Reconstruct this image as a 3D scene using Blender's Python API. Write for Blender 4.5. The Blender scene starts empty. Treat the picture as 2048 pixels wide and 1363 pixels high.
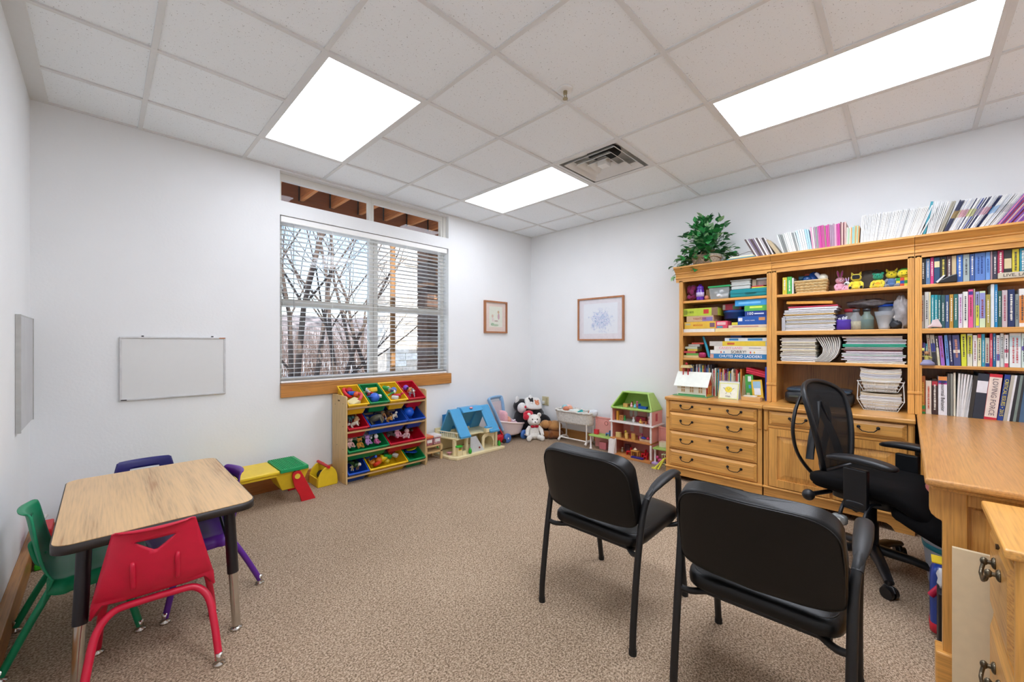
import bpy, math, random
from mathutils import Vector, Matrix, Euler
R = math.radians; PI = math.pi
rnd = random.Random(7)
SC = bpy.context.scene; COL = SC.collection
# ---------------------------------------------------------------- camera
CAMZ, YAW, FPX, CY = 1.235, 0.794, 804.8, 685.0
def pix(u, v):
    l = (u-1024)/FPX; z = -(v-CY)/FPX; s, c = math.sin(YAW), math.cos(YAW)
    return Vector((s+l*c, c-l*s, z))
def pX(u, v, X): r = pix(u, v); p = r*(X/r.x); return Vector((X, p.y, p.z+CAMZ))
def pY(u, v, Y): r = pix(u, v); p = r*(Y/r.y); return Vector((p.x, Y, p.z+CAMZ))
def pZ(u, v, Z): r = pix(u, v); p = r*((Z-CAMZ)/r.z); return Vector((p.x, p.y, Z))
cam = bpy.data.cameras.new('camera'); camo = bpy.data.objects.new('camera', cam); COL.objects.link(camo)
camo.location = (0, 0, CAMZ); camo.rotation_euler = (PI/2, 0, -YAW)
cam.sensor_width = 36; cam.lens = 36*FPX/2048; cam.shift_y = (CY-681.5)/2048; cam.clip_start = .02; cam.clip_end = 300
SC.camera = camo
# ---------------------------------------------------------------- materials
def hexc(h):
    if not isinstance(h, str): return (*h[:3], 1)
    h = h.lstrip('#'); c = [int(h[i:i+2], 16)/255 for i in (0, 2, 4)]
    return tuple([x/12.92 if x <= .04045 else ((x+.055)/1.055)**2.4 for x in c])+(1,)
_m = {}
def newmat(name):
    m = bpy.data.materials.new(name); m.use_nodes = True; nt = m.node_tree
    return m, nt, nt.nodes['Principled BSDF']
def nd(nt, t, **k):
    n = nt.nodes.new(t)
    for a, b in k.items():
        if a.startswith('i_'): n.inputs[a[2:].replace('_', ' ')].default_value = b
        else: setattr(n, a, b)
    return n
def ramp(nt, fac, stops):
    r = nd(nt, 'ShaderNodeValToRGB'); e = r.color_ramp.elements
    while len(e) < len(stops): e.new(.5)
    for i, (p, c) in enumerate(stops): e[i].position = p; e[i].color = hexc(c)
    nt.links.new(fac, r.inputs['Fac']); return r
def shade(c, k): c = hexc(c); return tuple(min(1, x*k) for x in c[:3])
def mat(col, rough=.5, metal=0, name=None, var=.06, scale=30, bump=0, bscale=200, coat=0, spec=None, trans=0, alpha=1, emit=0, sheen=0):
    """plain procedural surface: a slightly mottled colour with optional fine relief"""
    key = (str(col), rough, metal, var, scale, bump, bscale, coat, spec, trans, alpha, emit, sheen)
    if key in _m: return _m[key]
    m, nt, b = newmat(name or 'surface')
    tc = nd(nt, 'ShaderNodeTexCoord'); n = nd(nt, 'ShaderNodeTexNoise'); n.inputs['Scale'].default_value = scale
    nt.links.new(tc.outputs['Object'], n.inputs['Vector'])
    r = ramp(nt, n.outputs['Fac'], [(.3, shade(col, 1-var)), (.7, shade(col, 1+var))])
    nt.links.new(r.outputs['Color'], b.inputs['Base Color'])
    b.inputs['Roughness'].default_value = rough; b.inputs['Metallic'].default_value = metal
    b.inputs['Coat Weight'].default_value = coat
    if spec is not None: b.inputs['Specular IOR Level'].default_value = spec
    b.inputs['Transmission Weight'].default_value = trans; b.inputs['Alpha'].default_value = alpha
    if sheen: b.inputs['Sheen Weight'].default_value = sheen
    if emit: b.inputs['Emission Color'].default_value = hexc(col); b.inputs['Emission Strength'].default_value = emit
    if bump:
        n2 = nd(nt, 'ShaderNodeTexNoise'); n2.inputs['Scale'].default_value = bscale; n2.inputs['Detail'].default_value = 3
        nt.links.new(tc.outputs['Object'], n2.inputs['Vector'])
        bp = nd(nt, 'ShaderNodeBump'); bp.inputs['Strength'].default_value = bump; bp.inputs['Distance'].default_value = .003
        nt.links.new(n2.outputs['Fac'], bp.inputs['Height']); nt.links.new(bp.outputs['Normal'], b.inputs['Normal'])
    _m[key] = m; return m
def wood(axis='z', light='#c88f4c', dark='#a2642a', rough=.35, coat=.25, s=1.0, amp=.10):
    k = ('wood', axis, light, dark, rough, s, amp)
    if k in _m: return _m[k]
    m, nt, b = newmat('oak_grain_'+axis)
    tc = nd(nt, 'ShaderNodeTexCoord'); mp = nd(nt, 'ShaderNodeMapping')
    sc = {'x': (1.2, 14, 14), 'y': (14, 1.2, 14), 'z': (14, 14, 1.2)}[axis]
    mp.inputs['Scale'].default_value = tuple(a*s for a in sc)
    nt.links.new(tc.outputs['Object'], mp.inputs['Vector'])
    n = nd(nt, 'ShaderNodeTexNoise'); n.inputs['Scale'].default_value = .55; n.inputs['Detail'].default_value = 2
    nt.links.new(mp.outputs['Vector'], n.inputs['Vector'])
    w = nd(nt, 'ShaderNodeMath', operation='MULTIPLY'); w.inputs[1].default_value = 15; nt.links.new(n.outputs['Fac'], w.inputs[0])
    s1 = nd(nt, 'ShaderNodeMath', operation='SINE'); nt.links.new(w.outputs[0], s1.inputs[0])
    mp2 = nd(nt, 'ShaderNodeMapping'); sc2 = {'x': (6, 160, 160), 'y': (160, 6, 160), 'z': (160, 160, 6)}[axis]
    mp2.inputs['Scale'].default_value = sc2; nt.links.new(tc.outputs['Object'], mp2.inputs['Vector'])
    n2 = nd(nt, 'ShaderNodeTexNoise'); n2.inputs['Scale'].default_value = 1; n2.inputs['Detail'].default_value = 3
    nt.links.new(mp2.outputs['Vector'], n2.inputs['Vector'])
    a = nd(nt, 'ShaderNodeMath', operation='MULTIPLY_ADD'); a.inputs[1].default_value = amp
    nt.links.new(s1.outputs[0], a.inputs[0]); nt.links.new(n2.outputs['Fac'], a.inputs[2])
    r = ramp(nt, a.outputs[0], [(.22, dark), (.42, shade(light, .82)), (.62, light), (.8, shade(light, 1.1))])
    nt.links.new(r.outputs['Color'], b.inputs['Base Color'])
    b.inputs['Roughness'].default_value = rough; b.inputs['Coat Weight'].default_value = coat; b.inputs['Coat Roughness'].default_value = .25
    _m[k] = m; return m
OAK = dict(light='#c2812f', dark='#8c5018')
def oak(ax): return wood(ax, '#e2a555', '#b4722e')
# ---------------------------------------------------------------- mesh builder
class M:
    def __init__(s): s.v = []; s.f = []; s.mi = []; s.sm = []
    def add(s, vs, fs, m=0, smooth=False, mx=None):
        o = len(s.v)
        s.v += [(mx @ Vector(p)) if mx is not None else Vector(p) for p in vs]
        for f in fs: s.f.append(tuple(i+o for i in f)); s.mi.append(m); s.sm.append(smooth)
        return s
    def box(s, x0, x1, y0, y1, z0, z1, m=0, mx=None):
        x0, x1 = sorted((x0, x1)); y0, y1 = sorted((y0, y1)); z0, z1 = sorted((z0, z1))
        v = [(x, y, z) for z in (z0, z1) for y in (y0, y1) for x in (x0, x1)]
        return s.add(v, [(0, 2, 3, 1), (4, 5, 7, 6), (0, 1, 5, 4), (2, 6, 7, 3), (0, 4, 6, 2), (1, 3, 7, 5)], m, mx=mx)
    def cb(s, c, d, m=0, mx=None):
        return s.box(c[0]-d[0]/2, c[0]+d[0]/2, c[1]-d[1]/2, c[1]+d[1]/2, c[2]-d[2]/2, c[2]+d[2]/2, m, mx)
    def prism(s, poly, ax, a, b, m=0, mx=None, smooth=False):
        """poly: 2-D outline in the plane normal to ax, extruded from a to b"""
        n = len(poly)
        def P(q, t): return {'x': (t, q[0], q[1]), 'y': (q[0], t, q[1]), 'z': (q[0], q[1], t)}[ax]
        ar = sum(poly[i][0]*poly[(i+1) % n][1]-poly[(i+1) % n][0]*poly[i][1] for i in range(n))
        flip = (ar < 0) ^ (ax == 'y') ^ (b < a)
        v = [P(q, a) for q in poly]+[P(q, b) for q in poly]
        c0 = tuple(range(n))[::-1]; c1 = tuple(range(n, 2*n)); sd = [(i, (i+1) % n, n+(i+1) % n, n+i) for i in range(n)]
        if flip: c0 = c0[::-1]; c1 = c1[::-1]; sd = [q[::-1] for q in sd]
        s.add(v, [c0, c1], m, False, mx); o = len(s.v)-2*n
        for q in sd: s.f.append(tuple(i+o for i in q)); s.mi.append(m); s.sm.append(smooth)
        return s
    def tube(s, pts, r, n=10, closed=False, m=0, sq=None, mx=None, cap=True):
        pts = [Vector(p) for p in pts]; N = len(pts); rs = r if isinstance(r, (list, tuple)) else [r]*N
        vs = []; fs = []; up = None
        for i, p in enumerate(pts):
            a = pts[(i-1) % N] if (closed or i) else p; b = pts[(i+1) % N] if (closed or i < N-1) else p
            t = (b-a).normalized()
            if up is None: up = Vector((0, 0, 1)) if abs(t.z) < .9 else Vector((1, 0, 0))
            x = t.cross(up).normalized(); y = x.cross(t).normalized(); up = y
            for k in range(n):
                q = 2*PI*k/n; cx, sy = math.cos(q)*rs[i], math.sin(q)*rs[i]
                if sq: cx *= sq[0]; sy *= sq[1]
                vs.append(p+x*cx+y*sy)
        for i in range(N if closed else N-1):
            j = (i+1) % N
            for k in range(n): l = (k+1) % n; fs.append((i*n+k, i*n+l, j*n+l, j*n+k))
        s.add(vs, fs, m, True, mx)
        if cap and not closed: s.add(vs[:n], [tuple(range(n))[::-1]], m, False, mx); s.add(vs[-n:], [tuple(range(n))], m, False, mx)
        return s
    def cyl(s, a, b, r0, r1=None, n=16, m=0, mx=None): return s.tube([a, b], [r0, r0 if r1 is None else r1], n, m=m, mx=mx)
    def lathe(s, prof, c=(0, 0, 0), n=20, m=0, mx=None, smooth=True):
        vs = []; fs = []; K = len(prof)
        for (r, z) in prof:
            for k in range(n): q = 2*PI*k/n; vs.append((c[0]+r*math.cos(q), c[1]+r*math.sin(q), c[2]+z))
        for i in range(K-1):
            for k in range(n): l = (k+1) % n; fs.append((i*n+k, i*n+l, (i+1)*n+l, (i+1)*n+k))
        if prof[0][0] > 1e-5: fs.append(tuple(range(n))[::-1])
        if prof[-1][0] > 1e-5: fs.append(tuple(range((K-1)*n, K*n)))
        return s.add(vs, fs, m, smooth, mx)
    def ell(s, c, r, n=14, m=0, mx=None, rot=None):
        if not isinstance(r, (tuple, list)): r = (r, r, r)
        k = n//2+1; T = Matrix.Translation(Vector(c)) @ (Euler(rot).to_matrix().to_4x4() if rot else Matrix.Identity(4)) @ Matrix.Diagonal((*r, 1))
        if mx is not None: T = mx @ T
        return s.lathe([(math.sin(PI*i/k), -math.cos(PI*i/k)) for i in range(k+1)], n=n, m=m, mx=T)
    def sq(s, c, r, e=.35, n=24, m=0, mx=None, e2=None):
        e2 = e if e2 is None else e2; P = lambda v, k: math.copysign(abs(v)**k, v); k = n//2; vs = []; fs = []
        for i in range(k+1):
            a = -PI/2+PI*i/k
            for j in range(n):
                q = 2*PI*j/n; w = P(math.cos(a), e2)
                vs.append((c[0]+r[0]*w*P(math.cos(q), e), c[1]+r[1]*w*P(math.sin(q), e), c[2]+r[2]*P(math.sin(a), e2)))
        for i in range(k):
            for j in range(n): l = (j+1) % n; fs.append((i*n+j, i*n+l, (i+1)*n+l, (i+1)*n+j))
        return s.add(vs, fs, m, True, mx)
    def grid(s, fn, nu, nv, m=0, smooth=True, mx=None, cu=False):
        vs = [fn(i/nu, j/nv) for j in range(nv+1) for i in range(nu+(0 if cu else 1))]; w = nu if cu else nu+1
        fs = [(j*w+i, j*w+(i+1) % w, (j+1)*w+(i+1) % w, (j+1)*w+i) for j in range(nv) for i in range(nu)]
        return s.add(vs, fs, m, smooth, mx)
    def xf(s, mx): s.v = [mx @ p for p in s.v]; return s
def TR(x=0, y=0, z=0, rx=0, ry=0, rz=0, sc=None):
    t = Matrix.Translation((x, y, z)) @ Euler((rx, ry, rz)).to_matrix().to_4x4()
    return t @ Matrix.Diagonal((*(sc if isinstance(sc, (tuple, list)) else (sc,)*3), 1)) if sc else t
def mk(name, b, mats, parent=None, bevel=0, seg=2, sub=0, solid=0, loc=None, rot=None):
    """link one mesh object; with a parent the vertices are taken as world coordinates unless the parent is local"""
    me = bpy.data.meshes.new(name)
    vs = b.v
    off = Vector((0, 0, 0))
    if parent is not None and not parent.get('_local'):
        off = parent.get('_w') and Vector(parent['_w']) or Vector((0, 0, 0))
    elif parent is None and loc is None:
        xs = [p.x for p in vs]; ys = [p.y for p in vs]; zs = [p.z for p in vs]
        off = Vector(((min(xs)+max(xs))/2, (min(ys)+max(ys))/2, min(zs)))
    me.from_pydata([tuple(p-off) for p in vs], [], b.f)
    me.polygons.foreach_set('material_index', b.mi); me.polygons.foreach_set('use_smooth', b.sm); me.update()
    for m in (mats if isinstance(mats, (list, tuple)) else [mats]): me.materials.append(m)
    o = bpy.data.objects.new(name, me); COL.objects.link(o)
    if parent is not None: o.parent = parent
    elif loc is not None: o.location = loc
    else: o.location = off
    if parent is not None and loc is not None: o.location = loc
    if rot: o.rotation_euler = rot
    if parent is not None and parent.get('_local'): o['_local'] = 1
    else: o['_w'] = tuple(off)
    if bevel:
        md = o.modifiers.new('bevel', 'BEVEL'); md.width = bevel; md.segments = seg; md.limit_method = 'ANGLE'; md.angle_limit = R(40)
    if sub: md = o.modifiers.new('sub', 'SUBSURF'); md.levels = sub; md.render_levels = sub
    if solid: md = o.modifiers.new('solid', 'SOLIDIFY'); md.thickness = solid; md.offset = 0
    return o
def tag(o, label, cat, group=None):
    o['label'] = label; o['category'] = cat
    if group: o['group'] = group
    return o
def thing(name, label, cat, loc=(0, 0, 0), rz=0, group=None, local=False):
    o = bpy.data.objects.new(name, None); COL.objects.link(o); o.location = loc; o.rotation_euler = (0, 0, rz); o.empty_display_size = .05
    if local: o['_local'] = 1
    else: o['_w'] = tuple(loc)
    return tag(o, label, cat, group)
def solo(name, b, mats, label, cat, group=None, **k): return tag(mk(name, b, mats, **k), label, cat, group)
def struct(name, b, mats, parent=None, **k):
    o = mk(name, b, mats, parent, **k)
    if parent is None: o['kind'] = 'structure'
    return o
def dup(root, loc, rz=0, label=None, group=None):
    def cp(o, par):
        c = o.copy(); COL.objects.link(c)
        if par: c.parent = par
        for ch in [x for x in bpy.data.objects if x.parent == o and x is not c]: cp(ch, c)
        return c
    r = cp(root, None); r.location = loc; r.rotation_euler = (0, 0, rz)
    if label: r['label'] = label
    if group: r['group'] = group
    return r
XM = Matrix(((0, 0, -1, 0), (-1, 0, 0, 0), (0, 1, 0, 0), (0, 0, 0, 1)))      # writing on a face that looks towards -X
XV = Matrix(((0, 0, -1, 0), (0, -1, 0, 0), (-1, 0, 0, 0), (0, 0, 0, 1)))     # the same, running down a spine
YM = Matrix(((1, 0, 0, 0), (0, 0, -1, 0), (0, 1, 0, 0), (0, 0, 0, 1)))       # on a face that looks towards -Y
def text(name, s, size, m, at, mx=XM, parent=None, fit=None, bold=0, sx=1):
    cu = bpy.data.curves.new('t', 'FONT'); cu.body = s; cu.size = size; cu.align_x = 'CENTER'; cu.align_y = 'CENTER'
    cu.extrude = .0004; cu.offset = bold; cu.resolution_u = 2
    o = bpy.data.objects.new('t', cu); me = bpy.data.meshes.new_from_object(o)
    vs = [v.co.copy() for v in me.vertices]; fs = [tuple(p.vertices) for p in me.polygons]
    bpy.data.objects.remove(o); bpy.data.curves.remove(cu); bpy.data.meshes.remove(me)
    if not vs: return None
    w = max(v.x for v in vs)-min(v.x for v in vs); k = 1
    if fit and w > 0: k = fit/w
    b = M(); b.add(vs, fs, mx=Matrix.Translation(Vector(at)) @ mx @ Matrix.Diagonal((k*sx, min(k, 1.6) if fit else 1, 1, 1)))
    return mk(name, b, m, parent)
# ================================================================= the room
XL, XR, YB, YF, ZC = -.31, 4.25, 3.80, -1.3, 2.715
GX, GY, T = .1825, .888, .6096
WALL = mat('#f2f3f3', .85, name='white_wall_paint', var=.012, scale=3, bump=.25, bscale=60)
WHITE = mat('#ecebe8', .45, name='white_paint', var=.01)
def carpet():
    m, nt, b = newmat('woven_carpet'); tc = nd(nt, 'ShaderNodeTexCoord'); mp = nd(nt, 'ShaderNodeMapping')
    mp.inputs['Rotation'].default_value = (0, 0, R(20)); mp.inputs['Scale'].default_value = (1, 1.7, 1)
    nt.links.new(tc.outputs['Object'], mp.inputs['Vector'])
    v = nd(nt, 'ShaderNodeTexVoronoi'); v.inputs['Scale'].default_value = 165; v.inputs['Randomness'].default_value = .4
    nt.links.new(mp.outputs['Vector'], v.inputs['Vector'])
    n = nd(nt, 'ShaderNodeTexNoise'); n.inputs['Scale'].default_value = 130; n.inputs['Detail'].default_value = 2
    nt.links.new(tc.outputs['Object'], n.inputs['Vector'])
    n3 = nd(nt, 'ShaderNodeTexNoise'); n3.inputs['Scale'].default_value = 1.3; nt.links.new(tc.outputs['Object'], n3.inputs['Vector'])
    a = nd(nt, 'ShaderNodeMath', operation='MULTIPLY_ADD'); a.inputs[1].default_value = -.75
    nt.links.new(v.outputs['Distance'], a.inputs[0]); nt.links.new(n.outputs['Fac'], a.inputs[2])
    a2 = nd(nt, 'ShaderNodeMath', operation='MULTIPLY_ADD'); a2.inputs[1].default_value = .12
    nt.links.new(n3.outputs['Fac'], a2.inputs[0]); nt.links.new(a.outputs[0], a2.inputs[2])
    r = ramp(nt, a2.outputs[0], [(-.0, '#7a6652'), (.14, '#a98f76'), (.3, '#cbb398'), (.5, '#e4d0b8')])
    nt.links.new(r.outputs['Color'], b.inputs['Base Color']); b.inputs['Roughness'].default_value = .95
    b.inputs['Specular IOR Level'].default_value = .15
    bp = nd(nt, 'ShaderNodeBump'); bp.inputs['Strength'].default_value = .9; bp.inputs['Distance'].default_value = .006
    nt.links.new(a.outputs[0], bp.inputs['Height']); nt.links.new(bp.outputs['Normal'], b.inputs['Normal'])
    return m
def tile():
    m, nt, b = newmat('acoustic_tile'); tc = nd(nt, 'ShaderNodeTexCoord')
    v = nd(nt, 'ShaderNodeTexVoronoi'); v.inputs['Scale'].default_value = 125; nt.links.new(tc.outputs['Object'], v.inputs['Vector'])
    n = nd(nt, 'ShaderNodeTexNoise'); n.inputs['Scale'].default_value = 70; n.inputs['Detail'].default_value = 2
    nt.links.new(tc.outputs['Object'], n.inputs['Vector'])
    a = nd(nt, 'ShaderNodeMath', operation='MULTIPLY_ADD'); a.inputs[1].default_value = 1.1
    nt.links.new(v.outputs['Distance'], a.inputs[0]); nt.links.new(n.outputs['Fac'], a.inputs[2])
    r = ramp(nt, a.outputs[0], [(.54, '#9a9a98'), (.62, '#f6fafc'), (1, '#f8fcfe')])
    nt.links.new(r.outputs['Color'], b.inputs['Base Color']); b.inputs['Roughness'].default_value = .9
    return m
struct('floor', M().box(XL-.1, XR+.1, YF-.1, YB+.2, -.1, 0), carpet())
struct('wall_left', M().box(XL-.12, XL, YF, YB, 0, ZC+.3), WALL)
struct('wall_right', M().box(XR, XR+.12, YF, YB, 0, ZC+.3), WALL)
struct('wall_front', M().box(XL-.12, XR+.12, YF-.12, YF, 0, ZC+.3), WALL)
WX0, WX1, WZ0, WZ1, TZ0, TZ1 = 1.055, 2.815, .883, 2.325, 2.445, 2.70
b = M(); WD = .16
b.box(XL-.12, WX0, YB, YB+WD, 0, ZC+.3); b.box(WX1, XR+.12, YB, YB+WD, 0, ZC+.3)
b.box(WX0, WX1, YB, YB+WD, 0, WZ0); b.box(WX0, WX1, YB, YB+WD, WZ1, TZ0); b.box(WX0, WX1, YB, YB+WD, TZ1, ZC+.3)
struct('wall_back', b, WALL)
# ceiling: tiles, openings filled by lamps and the air vent
TI = tile()
lamps = {(1, 2), (1, 3), (4, 2), (4, 3), (4, -2), (4, -1), (1, -2), (1, -1)}; vent = (4, 1)
b = M()
for i in range(-1, 7):
    for j in range(-5, 5):
        if (i, j) in lamps or (i, j) == vent: continue
        x0, x1 = max(XL, GX+i*T), min(XR, GX+(i+1)*T); y0, y1 = max(YF, GY+j*T), min(YB, GY+(j+1)*T)
        if x1 > x0 and y1 > y0: b.box(x0, x1, y0, y1, ZC+.006, ZC+.03)
b.box(XL-.12, XR+.12, YF-.12, YB+.16, ZC+.25, ZC+.3)
struct('ceiling', b, [TI])
GRID = mat('#e4e4e2', .5, name='grid_metal', var=.01)
b = M(); g = .012; off = lamps | {vent}
for i in range(-1, 7):
    for j in range(-5, 5):
        x0, x1 = max(XL, GX+i*T-g), min(XR, GX+(i+1)*T-g); y0, y1 = max(YF, GY+j*T-g), min(YB, GY+(j+1)*T-g)
        if not ((i, j) in lamps and (i, j-1) in lamps): b.box(x0, x1, max(YF, GY+j*T-g), GY+j*T+g, ZC-.0025, ZC+.0058)
        if y1 > y0: b.box(max(XL, GX+i*T-g), GX+i*T+g, y0, y1, ZC-.002, ZC+.0061)
b.box(XL, XL+.075, YF, YB, ZC-.003, ZC+.006); b.box(XR-.02, XR, YF, YB, ZC-.003, ZC+.006); b.box(XL, XR, YB-.02, YB, ZC-.0035, ZC+.006)
struct('trim_1', b, GRID)
# wooden baseboards and window sill
bb = wood('x', '#b5743a', '#8a4f20', .45, .1); bby = wood('y', '#b98146', '#8d5a2a', .45, .1)
struct('baseboard_back', M().box(XL, XR, YB-.025, YB, 0, .115), bb, bevel=.004)
struct('baseboard_left', M().box(XL, XL+.04, YF, YB-.025, 0, .115), bby, bevel=.004)
struct('baseboard_right', M().box(XR-.025, XR, 1.62, YB-.025, 0, .115), bby, bevel=.004)
sillw = wood('x', '#c78845', '#9a5e28', .4, .15)
b = M(); b.box(WX0-.0, WX1+.02, YB-.03, YB+WD-.02, .868, .884); b.box(WX0-.0, WX1+.02, YB-.03, YB, .768, .868)
struct('trim_2', b, sillw, bevel=.003)
# ----------------------------------------------------------------- window
FR = mat('#e3e0d8', .4, name='window_vinyl', var=.01)
GLS = bpy.data.materials.new('window_glass'); GLS.use_nodes = True
nt = GLS.node_tree; nt.nodes.clear(); o_ = nd(nt, 'ShaderNodeOutputMaterial'); mx_ = nd(nt, 'ShaderNodeMixShader'); mx_.inputs[0].default_value = .02
t_ = nd(nt, 'ShaderNodeBsdfTransparent'); gl_ = nd(nt, 'ShaderNodeBsdfGlossy'); gl_.inputs['Roughness'].default_value = .02
nt.links.new(t_.outputs[0], mx_.inputs[1]); nt.links.new(gl_.outputs[0], mx_.inputs[2]); nt.links.new(mx_.outputs[0], o_.inputs['Surface'])
def window(name, x0, x1, z0, z1, rail, y=YB+.10):
    w = bpy.data.objects.new(name, None); COL.objects.link(w); w.location = ((x0+x1)/2, y, z0); w['_w'] = tuple(w.location); w['kind'] = 'structure'
    f = M(); t = .045
    f.box(x0, x1, y, y+.05, z0, z0+t); f.box(x0, x1, y, y+.05, z1-t, z1); f.box(x0, x0+t, y, y+.05, z0+t, z1-t); f.box(x1-t, x1, y, y+.05, z0+t, z1-t)
    mk('window_frame', f, FR, w, bevel=.003)
    if rail:
        zm = z0+(z1-z0)*rail
        mk('meeting_rail', M().box(x0+t, x1-t, y-.012, y+.035, zm-.03, zm+.03), FR, w, bevel=.003)
        mk('pane', M().box(x0+t, x1-t, y+.010, y+.014, z0+t, zm-.03), GLS, w); mk('pane', M().box(x0+t, x1-t, y+.028, y+.032, zm+.03, z1-t), GLS, w)
    else: mk('pane', M().box(x0+t, x1-t, y+.02, y+.024, z0+t, z1-t), GLS, w)
    return w
xm = 1.945
window('window_1', WX0+.0, xm-.002, WZ0+.002, WZ1-.0, .49); window('window_2', xm+.002, WX1, WZ0+.002, WZ1, .49)
def transom(name, x0, x1):
    y = YB+.06
    w = bpy.data.objects.new(name, None); COL.objects.link(w); w.location = ((x0+x1)/2, y, TZ0); w['_w'] = tuple(w.location); w['kind'] = 'structure'
    f = M(); t = .028
    for q in ((x0, x1, TZ0, TZ0+.012), (x0, x1, TZ1-.055, TZ1), (x0, x0+t, TZ0+.012, TZ1-.055), (x1-t, x1, TZ0+.012, TZ1-.055)): f.box(q[0], q[1], y, y+.05, q[2], q[3])
    mk('window_frame', f, FR, w, bevel=.003); mk('pane', M().box(x0+t, x1-t, y+.02, y+.024, TZ0+.012, TZ1-.055), GLS, w)
transom('window_3', WX0, 1.90); transom('window_4', 1.90, WX1-.04)
struct('trim_3', M().box(WX1-.04, WX1, YB+.05, YB+.14, TZ0, TZ1), FR)
# blinds
BL = mat('#fbfbf8', .4, name='blind_slat_white', var=.01)
bl = thing('window_blind', 'white horizontal slat blind lowered over the big window', 'window blind', ((WX0+WX1)/2, YB+.045, WZ0))
mk('headrail', M().box(WX0+.012, WX1-.012, YB+.012, YB+.07, WZ1-.055, WZ1-.005), BL, bl, bevel=.003, )
ns = 33; z_lo, z_hi = WZ0+.045, WZ1-.075; tilt = R(3)
for k in range(ns):
    z = z_lo+(z_hi-z_lo)*k/(ns-1); b = M(); x0, x1 = WX0+.014, WX1-.014
    def f(u, v, z=z): a = (u-.5)*.05; c = .003*(1-(2*u-1)**2); return (x0+(x1-x0)*v, YB+.042+a*math.cos(tilt), z-a*math.sin(tilt)+c)
    b.grid(f, 4, 1); mk('slat', b, BL, bl, solid=.0016)
mk('bottom_rail', M().box(WX0+.014, WX1-.014, YB+.017, YB+.067, WZ0+.004, WZ0+.020), BL, bl, bevel=.004)
for x in (1.17, 1.50, 1.86, 2.28, 2.68):
    mk('cord', M().tube([(x, YB+.014, WZ0+.02), (x, YB+.014, WZ1-.05)], .0012, 5), BL, bl)
mk('tilt_wand', M().tube([(1.165, YB+.004, 1.52), (1.165, YB+.006, WZ1-.06)], .0035, 6), mat('#9a9a98', .3), bl)
# ----------------------------------------------------------------- lamps, vent, sprinkler
def lampmat(name, col, st):
    m, nt, b = newmat(name); tc = nd(nt, 'ShaderNodeTexCoord'); mp = nd(nt, 'ShaderNodeMapping'); mp.inputs['Scale'].default_value = (1, .0, 0)
    nt.links.new(tc.outputs['Object'], mp.inputs['Vector'])
    w = nd(nt, 'ShaderNodeTexWave'); w.inputs['Scale'].default_value = 1.05; w.bands_direction = 'X'; nt.links.new(mp.outputs['Vector'], w.inputs['Vector'])
    r = ramp(nt, w.outputs['Fac'], [(0, shade(col, .93)), (1, shade(col, 1.0))])
    b.inputs['Base Color'].default_value = (.8, .8, .8, 1); nt.links.new(r.outputs['Color'], b.inputs['Emission Color'])
    b.inputs['Emission Strength'].default_value = st; return m
def troffer(i, j, col, st, label):
    x0, y0 = GX+i*T+.012, GY+j*T+.012; x1, y1 = GX+(i+1)*T-.012, GY+(j+2)*T-.012
    t = thing('ceiling_lamp', label, 'ceiling light', ((x0+x1)/2, (y0+y1)/2, ZC), group='recessed ceiling light panels')
    f = M(); w = .018
    f.box(x0, x1, y0, y0+w, ZC-.002, ZC+.02); f.box(x0, x1, y1-w, y1, ZC-.002, ZC+.02); f.box(x0, x0+w, y0+w, y1-w, ZC-.002, ZC+.02); f.box(x1-w, x1, y0+w, y1-w, ZC-.002, ZC+.02)
    f.box(x0, x1, y0, y1, ZC+.11, ZC+.115)
    mk('housing', f, GRID, t); mk('diffuser', M().box(x0+w, x1-w, y0+w, y1-w, ZC+.002, ZC+.006), lampmat('diffuser_glow', col, st), t)
LS = 1.0
troffer(1, -2, '#e9effb', 6.6*LS, 'unseen recessed light panel over the camera end, added as fill, left one')  # unseen fourth panel, assumed from the two-by-two layout, added to brighten the room
troffer(1, 2, '#e9effb', 2.5*LS, 'warm white recessed light panel in the ceiling over the window end, left one')
troffer(4, 2, '#e9effb', 3.3*LS, 'warm white recessed light panel beside the square ceiling air vent')
troffer(4, -2, '#e9effb', 5.5*LS, 'cool white recessed light panel above the desk and bookshelves')
vx0, vy0 = GX+4*T+.012, GY+T+.012; vs_ = T-.024; vc = (vx0+vs_/2, vy0+vs_/2)
va = thing('air_vent', 'square white ceiling air diffuser with nested louvres', 'air vent', (vc[0], vc[1], ZC))
def ringf(r0, z0, r1, z1, th=.003):
    b = M(); q = [(-1, -1), (1, -1), (1, 1), (-1, 1)]
    vs = [(vc[0]+a*r, vc[1]+c*r, z) for r, z in ((r0, z0), (r1, z1), (r1, z1+th), (r0, z0+th)) for a, c in q]
    fs = []
    for L in range(4):
        for k in range(4): l = (k+1) % 4; M2 = (L+1) % 4; fs.append((L*4+k, L*4+l, M2*4+l, M2*4+k))
    return b.add(vs, fs)
h_ = vs_/2
mk('frame', ringf(h_, ZC, h_-.028, ZC-.002), GRID, va)
b = M(); b.box(vc[0]-h_, vc[0]+h_, vc[1]-h_, vc[1]+h_, ZC+.11, ZC+.115)
for s_ in (-1, 1): b.box(vc[0]+s_*(h_-.004)-.002, vc[0]+s_*(h_-.004)+.002, vc[1]-h_, vc[1]+h_, ZC+.003, ZC+.11); b.box(vc[0]-h_, vc[0]+h_, vc[1]+s_*(h_-.004)-.002, vc[1]+s_*(h_-.004)+.002, ZC+.003, ZC+.11)
mk('plenum', b, mat('#dcdad4', .6), va)
mk('duct', M().lathe([(.001, .108), (.14, .107), (.14, .10)], (vc[0], vc[1], ZC), 24), mat('#1c1b1a', .8), va)
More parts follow.
